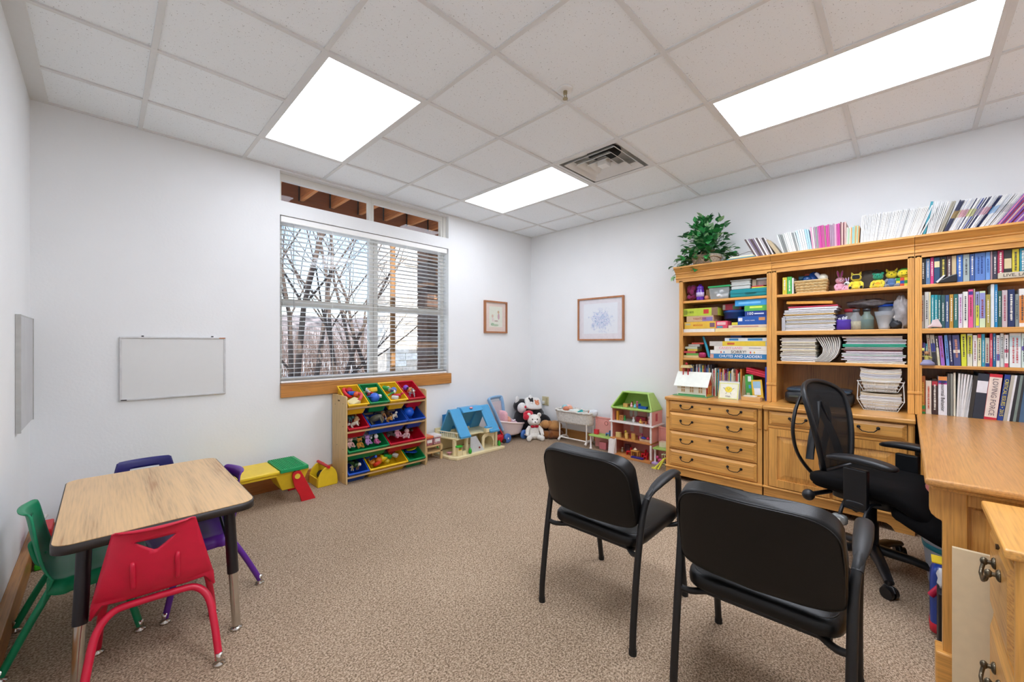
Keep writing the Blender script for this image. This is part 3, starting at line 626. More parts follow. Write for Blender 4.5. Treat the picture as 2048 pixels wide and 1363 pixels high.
for k, (a0, a1, t, c) in enumerate([(1268, 1318, 1385, '#b8b4a6'), (1322, 1352, 1435, '#e4e4e8'), (1356, 1396, 1468, '#2a2a30'), (1400, 1440, 1510, '#7a8a84'), (1444, 1480, 1548, '#34373c'), (1484, 1560, 1575, '#4a6a8a')]):
    binder(a0, a1, t, 1290, 675, c, '%s folder leaning right on the desk, %s after the lettered blue binder' % (cname(c), ORD[k]), nm='folder', lw=False)
# ================================================================= magazines along the top
def hexmix(l): return l
TOPZ = 1.9575
def mags(u0, u1, vt0, vt1, n, cols, lean0, lean1, what, where, group, seed):
    """thin journals standing on the hutch tops; heights follow the photographed top line"""
    r = random.Random(seed)
    for k in range(n):
        f = k/n; u = u0+(u1-u0)*f; uu = u0+(u1-u0)*(k+1)/n; X = 3.885
        y1 = pX(u, 480, X).y; y0 = pX(uu, 480, X).y; zt = pX((u+uu)/2, vt0+(vt1-vt0)*f, X).z
        w = (y1-y0); le = lean0+(lean1-lean0)*f; c = cols[r.randrange(len(cols))] if not callable(cols) else cols(f, r)
        H = (zt-TOPZ)/math.cos(le)+r.uniform(-.006, .004)
        kk = {}
        if isinstance(c, tuple): kk['bands'] = [c[1]]; c = c[0]
        wv = w*.94
        book('magazine', y0 if le > 0 else y1-wv*math.cos(le)*.97, (y0+wv*math.cos(le)*.97) if le > 0 else y1, TOPZ, TOPZ+H, X+r.uniform(0, .012), .2, c, '%s %s, %s' % (cname(c), what, where), 'magazine', group, lean=le, lw=False, seed=k, **kk)
WHT = ['#e6e6e6', '#dcdddd', '#eeeeec', '#d2d4d4', '#e2e0da', '#c4c6c6']
mags(1510, 1548, 474, 470, 11, ['#d8d4d2', '#5a4a48', '#e4e0e0', '#8a7a90', '#c9c0c4', '#3a3434'], R(27), R(22), 'thin journal leaning left', 'in the first bunch right of the flat books', 'leaning journals nearest the plant', 1)
mags(1553, 1563, 474, 480, 2, ['#b8a888', '#4a4038'], R(30), R(34), 'folder leaning left', 'in the gap before the white journals', 'dark tan folders among the journals', 2)
mags(1566, 1600, 466, 460, 10, ['#e4e6e2', '#d4d8d4', '#c4c8c4', '#ecece8', '#8a8e8c'], R(16), R(12), 'thin journal', 'in the pale run over the games hutch edge', 'pale journals left', 3)
mags(1600, 1624, 458, 455, 6, ['#e6e8ea', '#c8dcea', '#a8cce0', '#dfe3e4'], R(11), R(8), 'thin journal', 'just left of the pink magazines', 'pale blue journals', 4)
mags(1624, 1680, 453, 445, 17, ['#d0389a', '#8a9a90', '#c04a90', '#a88aa0', '#d8a0b8', '#7a8aa8', '#b86a9a', '#9a7a70', '#d8d0d0'], R(5), R(1), 'magazine with worn spine', 'in the pink bunch above the basket', 'pink and grey magazines', 5)
mags(1680, 1692, 444, 442, 4, ['#a06a60', '#d8b0a8', '#7a4a50'], 0, 0, 'magazine with worn spine', 'right of the pink bunch', 'brownish magazines', 6)
mags(1692, 1718, 455, 449, 9, ['#a8c8a8', '#8ac0c8', '#5a9ac8', '#d8a060', '#c8b080', '#e0d8c8', '#d88a80', '#2f7aa0'], R(-1), R(-2), 'short magazine', 'left of the long white run', 'short coloured magazines', 7)
mags(1720, 1838, 431, 414, 40, WHT, R(-3), R(-19), 'thin journal leaning right', 'in the long white run on the middle hutch', 'white journals on the middle hutch', 8)
mags(1838, 1842, 410, 409, 1, ['#c8cac8'], R(-24), R(-24), 'thin journal leaning right', 'last of the white run beside the teal one', 'white journals on the middle hutch', 9)
mags(1845, 1851, 404, 404, 1, ['#2a8a9a'], R(-10), R(-10), 'tall journal', 'leaning at the left end of the right hutch top', None, 10)
mags(1852, 1874, 404, 406, 8, WHT, R(-9), R(-16), 'journal', 'just right of the tall teal journal', 'white journals beside the teal one', 11)
mags(1875, 1884, 405, 404, 2, ['#9a9482'], R(-18), R(-18), 'journal', 'right of the white ones on the right hutch', 'grey journals on the right hutch', 12)
def stripe(f, r):
    c = r.choice(['#e2e2e2', '#d4d6da', '#ecebe8', '#c9ccd4', '#e6e6e6', '#23284a'] if r.random() < .93 else ['#2a3a8a'])
    m = ['#b8964a', '#c06a7a', '#c8c86a', '#9a8aa8', '#c87a90', '#5a9ad0', '#b0b0b8', '#a89aa0'][min(7, int(f*8))]
    return (c, (.45, .68, m))
mags(1885, 1990, 405, 392, 46, stripe, R(-21), R(-33), 'thin journal leaning right with a coloured stripe', 'on the right hutch', 'striped journals on the right hutch', 13)
mags(1991, 2050, 390, 384, 22, ['#c87a50', '#8a5ab0', '#d04a80', '#e06a70', '#7a4a9a', '#d8c8b8', '#c83a5a', '#a86ac0', '#e8909a'], R(-32), R(-36), 'magazine leaning right', 'at the right end above the textbooks', 'bright magazines at the right end', 14)
for k, (c, dz) in enumerate([('#e6e8e6', .0), ('#5a9ab8', .011), ('#e4d89a', .019), ('#d8dcdc', .027)]):
    a = pX(1450+k*3, 515, 3.88); e = pX(1512-k*2, 507, 3.88)
    solo('book', M().box(3.885+.004*k, 4.1, e.y, a.y, TOPZ+dz, TOPZ+dz+.008), cover(c), '%s thin book lying flat beside the potted plant, %s from the bottom' % (cname(c), ORD[k]), 'book', 'flat books beside the plant', bevel=.001)
o = solo('wire_rack', M().tube([(3.90, 1.10, TOPZ+.036), (3.90, .97, TOPZ+.062), (3.95, .95, TOPZ+.055), (4.0, .95, TOPZ+.036), (4.0, 1.10, TOPZ+.036)], .002, 6), mat('#5a5048', .4, .5), 'thin dark wire bookend lying on the flat books', 'bookend')
# ================================================================= shelf contents
FUR = lambda c: mat(c, .95, name='plush_fur', var=.08, scale=60, bump=.6, bscale=180, sheen=.3)
CLR = lambda c: mat(c, .12, name='clear_plastic', alpha=.38, var=.02)
INK = mat('#1c1c22', .5, name='black_ink', var=.01)
def plush(name, label, loc, h, body, head=None, ear='round', inner=None, muzzle=None, limb=None, rz=0, cat='plush toy', group=None, eyes=True, face=None, belly=None, lie=False, ears=None, paw=None, bow=None):
    """sitting soft toy in local axes, looking towards -Y"""
    t = thing(name, label, cat, loc, rz, group, local=True); k = h; hd = head or body; lm = limb or body
    b = M(); b.ell((0, 0, .27*k), (.20*k, .17*k, .27*k), 16); b.ell((0, -.01*k, .16*k), (.22*k, .19*k, .16*k), 14); mk('body', b, FUR(body), t)
    if belly: mk('belly', M().ell((0, -.10*k, .24*k), (.13*k, .09*k, .17*k), 12), FUR(belly), t)
    H = (0, -.03*k, .68*k); hr = (.24*k, .20*k, .21*k)
    b = M(); b.ell(H, hr, 16); ho = mk('head', b, FUR(hd), t)
    for s in (-1, 1):
        e = M()
        if ear == 'round': e.ell((s*.19*k, -.0*k, .86*k), (.08*k, .04*k, .08*k), 10)
        elif ear == 'point': e.lathe([(.08*k, 0), (.05*k, .08*k), (.001, .18*k)], n=8, mx=TR(s*.15*k, 0, .84*k, ry=s*.35))
        elif ear == 'long': e.ell((s*.09*k, .02*k, 1.08*k), (.055*k, .03*k, .24*k), 10, rot=(0, s*.18, 0))
        elif ear == 'floppy': e.ell((s*.24*k, -.02*k, .62*k), (.05*k, .07*k, .15*k), 10)
        if ear: eo = mk('ear', e, FUR(ears or hd), t)
        if ear in ('round', 'long') and inner: mk('inner_ear', M().ell((s*(.19 if ear == 'round' else .09)*k, -.028*k, (.86 if ear == 'round' else 1.08)*k), (.04*k, .02*k, (.05 if ear == 'round' else .19)*k), 8, rot=(0, s*.18 if ear == 'long' else 0, 0)), FUR(inner), eo)
        mk('arm', M().tube([(s*.15*k, -.02*k, .44*k), (s*.25*k, -.10*k, .33*k), (s*.27*k, -.18*k, .22*k)], [.07*k, .075*k, .06*k], 10).ell((s*.27*k, -.19*k, .21*k), .065*k, 10), FUR(lm), t)
        lg = M().tube([(s*.12*k, -.05*k, .10*k), (s*.2*k, -.22*k, .09*k), (s*.23*k, -.33*k, .09*k)], [.09*k, .09*k, .08*k], 10); lg.ell((s*.235*k, -.35*k, .10*k), (.09*k, .06*k, .10*k), 12)
        lo = mk('leg', lg, FUR(lm), t)
        if paw: mk('paw', M().ell((s*.235*k, -.385*k, .10*k), (.07*k, .035*k, .08*k), 10), FUR(paw), lo)
        if eyes: mk('eye', M().ell((s*.085*k, -.205*k, .74*k), (.022*k, .014*k, .026*k), 8), mat('#111114', .15), ho)
    if face: mk('face_patch', M().sq((0, -.17*k, .70*k), (.17*k, .07*k, .12*k), .5, 16), FUR(face), ho)
    if muzzle: mk('muzzle', M().ell((0, -.20*k, .635*k), (.10*k, .08*k, .075*k), 12), FUR(muzzle), ho)
    mk('nose', M().ell((0, -.275*k if muzzle else -.235*k, .66*k), (.03*k, .018*k, .022*k), 8), mat('#1a1416', .4), ho)
    if bow:
        mk('bow', M().ell((-.07*k, -.15*k, .48*k), (.08*k, .03*k, .05*k), 10).ell((.07*k, -.15*k, .48*k), (.08*k, .03*k, .05*k), 10).ell((0, -.17*k, .48*k), .03*k, 8), FUR(bow), t)
    return t
def sbox(name, ya, yb, z0, z1, x0, x1, m, label, cat, group=None, bevel=.0015, rz=0):
    b = M()
    if rz: c = ((x0+x1)/2, (ya+yb)/2, 0); b.box(x0-c[0], x1-c[0], ya-c[1], yb-c[1], z0, z1); b.xf(TR(c[0], c[1], 0, rz=rz))
    else: b.box(x0, x1, ya, yb, z0, z1)
    return solo(name, b, m, label, cat, group, bevel=bevel)
def yy(u, v=640, X=3.93): return pX(u, v, X).y
# ---- board games, hutch nearest the corner
C1 = lambda a: 1340+a/4.542
def game(a0, a1, z0, th, col, label, side=None, txt=None, tcol='#ffffff', fit=None, tx=None, art=(), x=3.93, dep=.22, size=None, name='board_game', rz=0, sidew=.02):
    ya, yb = yy(C1(a1)), yy(C1(a0)); o = sbox(name, ya, yb, z0, z0+th, x, x+dep, cover(col), label, 'game box', 'game boxes in the left hutch', rz=0)
    w = yb-ya
    for (p, q, c, r0, r1) in art: mk('printed_panel', M().box(x-.0008, x, yb-w*q, yb-w*p, z0+th*r0, z0+th*r1), cover(c), o)
    if txt: text('title', txt, size or th*.72, mat(tcol, .5, name='lettering_ink', var=.01), (x-.0018, yb-w*(tx or .5), z0+th*.5), XM, o, fit=fit)
    return o
z = 1.3345
game(122, 405, z, .031, '#e4e2da', 'plain white flat box at the foot of the left game stack')
game(130, 415, z+.0315, .066, '#e2b63c', 'yellow word game box lettered Boggle, left stack', txt='BOGGLE', tcol='#c8402a', fit=.085, tx=.45, size=.034, art=[(.04, .2, '#b8b090', .55, .8), (.82, .97, '#7a5a6a', .2, .8)])
game(150, 395, z+.098, .055, '#c8a884', 'tan dice game box lettered Yahtzee, left stack', txt='YAHTZEE', tcol='#b03038', fit=.12, size=.034, art=[(.6, .97, '#8a7ab0', .1, .75)])
game(122, 433, z+.1535, .072, '#b8c83a', 'lime green game box on top of the left stack', art=[(.02, .12, '#8a9a30', .2, .8), (.6, .75, '#c83a30', .25, .8), (.83, 1, '#8a6a50', 0, 1)], txt='GUESS', tcol='#5a6a20', fit=.07, tx=.2, size=.026)
game(410, 925, z, .032, '#e6d49a', 'long cream flat box under the blue game boxes')
game(415, 522, z+.0325, .066, '#d84a62', 'small pink and red card game box', art=[(.12, .85, '#e8b8b8', .45, .85), (.1, .6, '#4a9ab0', .05, .3)], dep=.12)
game(530, 928, z+.0325, .024, '#e0ccb0', 'thin tan striped box under the blue science box', art=[(.1, .7, '#b84a40', .3, .5)])
game(615, 930, z+.057, .072, '#1f55a8', 'blue game box with three text lines', art=[(.02, .14, '#e8e8f0', .45, .85), (.62, .8, '#d0905a', .5, .85), (.9, 1, '#9ab8d8', .1, .9)], txt='WORD GAME', tcol='#f0f0f0', fit=.075, tx=.36, size=.016)
game(680, 930, z+.1295, .045, '#1c3c8c', 'navy game box numbered 100 in the right stack', txt='100', tcol='#ffffff', tx=.2, size=.034, art=[(.35, .7, '#c8d0e8', .35, .6), (.9, 1, '#b88a9a', .0, 1)])
game(675, 930, z+.175, .047, '#5ab04a', 'bright green game box in the right stack', art=[(.2, .65, '#d8e85a', .5, .85), (.9, 1, '#b0a0a0', 0, 1)], dep=.2)
game(590, 930, z+.2225, .055, '#3a9ad8', 'sky blue game box topping the right stack', art=[(.1, .7, '#7ac0e8', .3, .6), (.9, 1, '#a8b0c0', 0, 1)], dep=.2)
game(560, 614, z+.057, .024, '#d8c83a', 'tiny yellow box between pink card box and blue game box', dep=.05, name='card_box')
game(470, 575, z+.0575, .062, '#1e1c20', 'black box standing behind the pink card box', x=4.06, dep=.1)
b = M().lathe([(.001, 0), (.105, 0), (.105, .05), (.112, .05), (.112, .075), (.001, .078)], (4.085, (yy(C1(455))+yy(C1(672)))/2, z+.1205), 24)
solo('round_tin', b, plastic('#24509a', .3), 'round blue tin on the black box behind the card boxes', 'tin')
game(450, 620, z+.199, .055, '#c03a50', 'red picture box on the round blue tin', x=4.02, dep=.14, art=[(0, .14, '#c8c8c0', .1, .9), (.55, .9, '#5a8a5a', .1, .8)])
z = 1.0925
game(365, 930, z, .043, '#2f7ab0', 'blue game box lettered Chutes and Ladders', txt='CHUTES AND LADDERS', tcol='#ffffff', fit=.34, tx=.5, size=.036, art=[(.0, .06, '#d8a08a', .1, .9), (.92, 1, '#c8d0d8', .1, .9)])
game(365, 930, z+.0435, .033, '#e6e4dc', 'white game box lettered Sorry', txt='SORRY!', tcol='#2a2a30', fit=.12, tx=.48, size=.026, art=[(.18, .2, '#d04a40', .2, .7), (.23, .25, '#4a8ac0', .2, .7), (.66, .68, '#d04a40', .2, .7), (.72, .74, '#d8b040', .2, .7)])
game(400, 930, z+.077, .036, '#e8e0d4', 'cream game box lettered Candy Land', txt='CANDY LAND', tcol='#e08aa0', fit=.19, tx=.3, size=.026, art=[(.62, .82, '#8a8a98', .45, .6)])
game(360, 930, z+.1135, .042, '#e0c23a', 'yellow game box with a grey left end', art=[(0, .22, '#c8c0b4', 0, 1), (.9, 1, '#a8c0d0', .1, .9), (.3, .42, '#c85a30', .3, .7)])
game(497, 932, z+.156, .030, '#dfe6ea', 'white and blue flat game box on the stack', art=[(.1, .3, '#3a8ac0', .2, .8), (.5, .8, '#3a8ac0', .2, .8)])
game(540, 640, z+.1865, .022, '#2a4a8a', 'small dark blue box on top of the board games', dep=.12, x=3.96)
for k, (a0, a1, t, c, l) in enumerate([(115, 268, .022, '#d8c48a', 'cream card box'), (140, 250, .020, '#6aa84a', 'green card pack'), (118, 225, .020, '#c84a50', 'red and blue card pack'), (150, 240, .020, '#c8b04a', 'yellow card pack'), (130, 240, .022, '#b8c0a8', 'pale green card pack'), (160, 262, .022, '#a8a49a', 'grey card pack'), (190, 300, .016, '#b84a38', 'brick red card pack')]):
    zz = z+sum([.022, .020, .020, .020, .022, .022, .016][:k])+.0004*k
    sbox('card_pack', yy(C1(a1)), yy(C1(a0)), zz, zz+t, 3.95, 4.08, cover(c), l+' in the small pile left of the board games', 'card pack', 'card packs in the left hutch')
yb_ = yy(C1(345))
solo('toy_wand', M().tube([(3.95, yy(C1(350)), z+.012), (3.955, yy(C1(325)), z+.10), (3.96, yy(C1(292)), z+.20)], [.011, .012, .009], 10).ell((3.95, yy(C1(362)), z+.012), (.02, .024, .011), 10), plastic('#1f8fa8'), 'long blue and teal plastic toy leaning left of the board games', 'toy')
solo('toy_car', M().sq((3.965, yy(C1(285)), z+.027), (.03, .034, .026), .6), plastic('#a82a58', .2), 'shiny magenta plastic toy beside the card packs', 'toy')
# upper shelf of that hutch
z = 1.6345
b = M(); r = random.Random(5)
for k in range(16): b.ell((4.0+r.uniform(-.03, .06), yy(C1(172))+r.uniform(-.030, .030), z+.028+r.uniform(0, .10)), (r.uniform(.02, .035), .022, r.uniform(.02, .03)), 10, rot=(r.uniform(0, 3), r.uniform(0, 3), 0))
solo('knitted_cloth', b, FUR('#8a2458'), 'crumpled magenta knitted cloth at the left end of the top shelf', 'cloth')
yb_ = yy(C1(262)); bt = solo('paint_bottle', M().lathe([(.001, 0), (.033, 0), (.034, .01), (.034, .095), (.026, .105), (.03, .112), (.03, .13), (.016, .138), (.014, .152), (.001, .152)], (3.965, yb_, z), 20), plastic('#5a2aa0', .25), 'purple plastic squeeze bottle with white label', 'bottle')
mk('paper_label', M().lathe([(.0345, .035), (.0345, .075)], (3.965, yb_, z), 20), cover('#c8b8e0'), bt)
sbox('wooden_block', yy(C1(343)), yy(C1(303)), z, z+.10, 4.0, 4.05, wood('z', '#b08a5a', '#7a5530'), 'small brown wooden holder right of the purple bottle', 'holder')
solo('egg_shaped_toy', M().ell((3.96, yy(C1(322)), z+.022), (.018, .02, .022), 12), plastic('#c87a5a'), 'small orange brown ball before the wooden holder', 'ball')
ya, yb_ = yy(C1(535)), yy(C1(350))
tb = thing('storage_tub', 'clear plastic tub of white pieces with a green lid', 'storage tub', (4.02, (ya+yb_)/2, z))
b = M(); q = .012; b.add([(3.94+q, ya+q, z), (4.1-q, ya+q, z), (4.1-q, yb_-q, z), (3.94+q, yb_-q, z), (3.94, ya, z+.105), (4.1, ya, z+.105), (4.1, yb_, z+.105), (3.94, yb_, z+.105)], [(0, 3, 2, 1), (0, 1, 5, 4), (1, 2, 6, 5), (2, 3, 7, 6), (3, 0, 4, 7)])
mk('tub', b, CLR('#d8e0e0'), tb); mk('lid', M().box(3.932, 4.108, ya-.008, yb_+.008, z+.105, z+.122), plastic('#2a9a5a'), tb, bevel=.004)
b = M(); 
for k in range(22): b.sq((3.955+r.uniform(0, .12), ya+.03+r.uniform(0, yb_-ya-.06), z+.02+r.uniform(0, .055)), (.018, .018, .014), .5, 10)
mk('contents', b, cover('#e2e4e6'), tb)
ya, yb_ = yy(C1(935)), yy(C1(540)); zc = z
tl = thing('case', 'flat teal plastic carrying case lying on the top shelf', 'case', (4.03, (ya+yb_)/2, z))
mk('shell', M().box(3.935, 4.13, ya, yb_, z, z+.072), plastic('#168a92', .3), tl, bevel=.014, seg=3); mk('seam', M().box(3.932, 4.132, ya-.001, yb_+.001, z+.034, z+.037), plastic('#0d666c'), tl)
mk('handle', M().tube([(3.935, (ya+yb_)/2+.04, z+.036), (3.925, (ya+yb_)/2+.035, z+.036), (3.925, (ya+yb_)/2-.035, z+.036), (3.935, (ya+yb_)/2-.04, z+.036)], .005, 8), plastic('#0f767c'), tl)
for k in range(2):
    t = thing('food_container', ['lower', 'upper'][k]+' of two stacked frosted plastic containers on the teal case', 'container', (4.0, yy(C1(635)), z+.0725+.043*k))
    zz = z+.0725+.043*k; a, c = yy(C1(722)), yy(C1(548)); mk('body', M().box(3.95, 4.1, a, c, zz, zz+.034), plastic('#c9cdc8', .3), t, bevel=.008, seg=3); mk('lid', M().box(3.943, 4.107, a-.006, c+.006, zz+.034, zz+.042), plastic('#dde0dc', .3), t, bevel=.003)
sbox('folder', yy(C1(930)), yy(C1(735)), z+.0725, z+.082, 3.95, 4.12, cover('#d8d84a'), 'thin yellow box lying on the right of the teal case', 'box')
sbox('folder', yy(C1(845)), yy(C1(735)), z+.0825, z+.092, 3.95, 4.1, cover('#c83040'), 'thin red box lying on the yellow one', 'box')
sbox('card_box', yy(C1(775)), yy(C1(738)), z+.0925, z+.15, 3.96, 4.0, cover('#a89880'), 'small upright tan box above the teal case', 'box')
t = thing('storage_box', 'small clear box of bits with a white lid at the right end', 'storage box', (4.02, yy(C1(855)), z+.0925)); a, c = yy(C1(932)), yy(C1(782))
mk('body', M().box(3.955, 4.08, a, c, z+.0925, z+.140), CLR('#c8b8b0'), t, bevel=.004); mk('lid', M().box(3.95, 4.085, a-.003, c+.003, z+.14, z+.155), plastic('#e2e2e0'), t, bevel=.004); mk('contents', M().box(3.97, 4.06, a+.01, c-.01, z+.095, z+.13), mat('#8a5a58', .7, var=.5, scale=80), t)
# bottom bay: children's books, schoolhouse, calendar
z = .7455
cols = ['#2a3a5a', '#8a2a3a', '#3a7ab0', '#c8c8c0', '#5a9ac8', '#3a3a42', '#b8a05a', '#4a6a9a', '#7a4a5a', '#d0b84a', '#3a8a8a', '#b04a40', '#e0d8d0', '#26263a', '#8a8a9a']
for k in range(22):
    f0, f1 = k/22, (k+1)/22; y1 = yy(C1(165+215*f0)); y0 = yy(C1(165+215*f1)); c = cols[k*7 % 15]
    book('picture_book', y0+.0004, y1-.0004, z, z+.265+.02*math.sin(k*2.3), 3.96+.003*(k % 4), .16, c, '%s picture book, %s from the left behind the toy schoolhouse' % (cname(c), ORD[k]), 'book', 'picture books behind the schoolhouse', lw=False, seed=k)
cols2 = ['#c83a3a', '#e0903a', '#7a4a9a', '#b83a5a', '#3a3a5a', '#d8c8a8', '#8a6a4a', '#e8dcc8', '#3a8aa8', '#c8a03a', '#5a5a8a', '#d8c43a', '#e0d8c4', '#b84a3a', '#3a7a5a', '#e07a3a', '#d0b88a', '#a83a3a', '#4a7aa0', '#c8b088']
for k in range(24):
    f0, f1 = k/24, (k+1)/24; y1 = yy(C1(388+252*f0)); y0 = yy(C1(388+252*f1)); c = cols2[k*7 % 20]
    book('story_book', y0+.0004, y1-.0004, z, z+.235+.022*math.sin(k*1.7), 3.95+.003*(k % 4), .17, c, '%s story book, %s from the left behind the desk calendar' % (cname(c), ORD[k]), 'book', 'story books behind the calendar', lw=k % 3 == 0, seed=k)
for k in range(6):
    y1 = yy(C1(645+k*9)); y0 = yy(C1(652+k*9)); book('file_folder', y0, y1, z, z+.20-.004*k, 3.94, .2, ['#cdb98a', '#c4ad7c', '#d6c498'][k % 3], 'manila folder, %s from the left beside the green booklet' % ORD[k], 'folder', 'upright manila folders', lw=False, lean=R(-4), seed=k)
def leaflet(a0, a1, zt, x, col, label, art, lean):
    ya, yb = yy(C1(a1), 760, x), yy(C1(a0), 760, x); b = M().box(x, x+.006, ya, yb, z+.02, zt)
    o = solo('booklet', b.xf(TR(x, (ya+yb)/2, z+.02, rx=lean) @ TR(-x, -(ya+yb)/2, -z-.02)), cover(col), label, 'booklet')
    for (p, q, r0, r1, c) in art: mk('picture', M().box(x-.001, x, yb-(yb-ya)*q, yb-(yb-ya)*p, z+.02+(zt-z-.02)*r0, z+.02+(zt-z-.02)*r1).xf(TR(x, (ya+yb)/2, z+.02, rx=lean) @ TR(-x, -(ya+yb)/2, -z-.02)), cover(c), o)
leaflet(692, 765, z+.215, 3.90, '#4aa04a', 'green booklet cover standing in the little wooden box', [(.35, .75, .7, .93, '#dfe8e0'), (.4, .7, .4, .55, '#4a9ad0'), (.1, .5, .05, .2, '#c8c8a0')], R(-3))
leaflet(752, 850, z+.175, 3.885, '#e0b83a', 'yellow booklet with a pale blue cat picture', [(.15, .85, .55, .92, '#9ac0d8'), (.2, .8, .18, .55, '#e8e8ec'), (.3, .7, .02, .12, '#c87a30')], R(-5))
solo('wooden_tray', M().box(3.79, 3.87, .865, 1.005, z, z+.036), wood('y', '#e0b070', '#b8803c'), 'small light wooden box holding cards on the file cabinet', 'box', bevel=.003)
solo('card_stack', M().box(3.80, 3.86, .90, .99, z+.0365, z+.044), cover('#e4ddd0'), 'cream cards lying on the light wooden box', 'cards')
for k in range(3):
    b = M().box(3.94, 4.1, -.085, .085, 0, .016).xf(TR(0, yy(C1(785)), z+.205+.018*k, rx=R(13)))
    solo('plastic_folder', b, plastic(['#c01f34', '#d8304a', '#b81a30'][k]), 'red plastic folder, %s from the bottom, tilted above the booklets' % ORD[k], 'folder', 'red folders above the booklets', bevel=.003)
for k in range(3):
    y1 = yy(C1(866+k*22)); y0 = yy(C1(884+k*22)); book('plastic_folder', y0, y1, z, z+.285+.006*(k % 2), 3.925-.01*k, .22, ['#1f4ab8', '#2a58c8', '#1f3f98'][k], 'blue plastic folder, %s from the left at the right end of the bay' % ORD[k], 'folder', 'blue folders upright', lw=False, pages=False, seed=k)
# toy schoolhouse
sh = thing('toy_schoolhouse', 'cream toy schoolhouse with bell tower on the file cabinet', 'toy house', (3.84, 1.42, z))
y0, y1, x0, x1, zb = 1.275, 1.535, 3.765, 3.90, z+.008
mk('base', M().box(x0-.03, x1+.02, y0-.015, y1+.03, z, zb), plastic('#6a9a6a'), sh)
CW = plastic('#e8e6d6', .5)
mk('wall', M().box(x0, x1, y0+.004, y1, zb, zb+.105), CW, sh)
gm = M().prism([(x0, zb), (x1, zb), (x1, zb+.105), ((x0+x1)/2, zb+.20), (x0, zb+.105)], 'y', y0, y0+.004); mk('gable', gm, plastic('#b8402c', .5), sh)
mk('gable', M().prism([(x0, zb+.1), (x1, zb+.1), ((x0+x1)/2, zb+.20)], 'y', y1-.004, y1), CW, sh)
xm_ = (x0+x1)/2; zr = zb+.213
for s, nm in ((-1, 'roof_panel'), (1, 'roof_panel')):
    b = M(); xe = xm_+s*.098; b.prism([(xm_, zr), (xe, zb+.088), (xe, zb+.082), (xm_, zr-.008)], 'y', y0-.02, y1+.02); mk(nm, b, plastic('#e6e8dc', .5), sh)
for k in range(3):
    yc = y1-.055-.077*k; w = mk('window', M().box(x0-.002, x0, yc-.018, yc+.018, zb+.03, zb+.09), plastic('#b89a6a'), sh)
    b = M(); b.box(x0-.004, x0-.002, yc-.02, yc-.016, zb+.028, zb+.092).box(x0-.004, x0-.002, yc+.016, yc+.02, zb+.028, zb+.092).box(x0-.004, x0-.002, yc-.002, yc+.002, zb+.03, zb+.09).box(x0-.0045, x0-.002, yc-.018, yc+.018, zb+.058, zb+.062).box(x0-.0045, x0-.002, yc-.018, yc+.018, zb+.026, zb+.03).box(x0-.0045, x0-.002, yc-.018, yc+.018, zb+.09, zb+.094); mk('muntin', b, CW, w)
mk('grass_strip', M().box(x0-.003, x0, y0+.01, y1-.01, zb, zb+.012), plastic('#4a9a5a'), sh)
for q, c in ((.035, '#d8963a'), (.085, '#d8963a')): mk('door', M().box(x0+q, x0+q+.03, y0-.002, y0, zb+.025, zb+.09), plastic(c), sh)
mk('flower_strip', M().box(x0+.01, x1-.01, y0-.0025, y0, zb, zb+.02), plastic('#e0b030'), sh)
b = M(); yc = 1.475
for a, c in ((-.022, -.022), (.022, -.022), (-.022, .022), (.022, .022)): b.box(xm_+a-.004, xm_+a+.004, yc+c-.004, yc+c+.004, zr-.03, zr+.035)
mk('bell_tower', b, plastic('#b8202c'), sh)
mk('bell_tower_roof', M().prism([(yc-.045, zr+.035), (yc+.045, zr+.035), (yc+.035, zr+.06), (yc-.035, zr+.06)], 'x', xm_-.035, xm_+.035), plastic('#d8c48a'), sh)
mk('bell', M().ell((xm_, yc, zr+.072), .013, 12), plastic('#a81a28', .2), sh)
# desk calendar
ct = thing('desk_calendar', 'spiral desk calendar with a smiling yellow blob on its page', 'calendar', (3.83, 1.105, z))
yA, yB = 1.03, 1.19; th = R(14)
def leanplane(b, x, s): return b.xf(TR(x, 0, z, ry=s*th) @ TR(-x, 0, -z))
mk('front_card', leanplane(M().box(3.80, 3.803, yA, yB, z, z+.155), 3.80, 1), cover('#ecebe6'), ct)
mk('back_card', leanplane(M().box(3.88, 3.883, yA, yB, z, z+.155), 3.88, -1), cover('#c8ccd0'), ct)
pg = mk('page', leanplane(M().box(3.798, 3.80, yA+.002, yB-.002, z+.003, z+.145), 3.80, 1), cover('#e8e8d4'), ct)
b = M(); yc = (yA+yB)/2
for (a, c, e, f) in ((yA+.004, yB-.004, .004, .009), (yA+.004, yB-.004, .135, .14), (yA+.004, yA+.009, .009, .135), (yB-.009, yB-.004, .009, .135)): b.box(3.797, 3.798, a, c, z+e, z+f)
mk('page_border', leanplane(b, 3.80, 1), cover('#d8dc5a'), pg)
mk('picture', leanplane(M().ell((3.797, yc, z+.085), (.0012, .03, .026), 18), 3.80, 1), cover('#ecd84a'), pg)
b = M()
for s in (-1, 1): b.ell((3.7955, yc+s*.01, z+.092), (.0008, .002, .003), 8); b.tube([(3.7965, yc+s*.03, z+.09), (3.7965, yc+s*.044, z+.10)], .0012, 5); b.tube([(3.7965, yc+s*.014, z+.058), (3.7965, yc+s*.022, z+.045)], .0012, 5)
b.tube([(3.7955, yc-.008, z+.083), (3.7955, yc, z+.079), (3.7955, yc+.008, z+.083)], .001, 5); mk('drawn_lines', leanplane(b, 3.80, 1), INK, pg)
tx = text('lettering', 'KIND', .016, INK, (3.7975, yc, z+.026), XM, pg)
b = M()
for k in range(13): yk = yA+.012+k*.0113; b.tube([(3.84+.011*math.cos(q*PI/4), yk, z+.15+.011*math.sin(q*PI/4)) for q in range(8)], .0011, 5, closed=True)
mk('spiral', b, mat('#d0d0d4', .3, .6), ct)
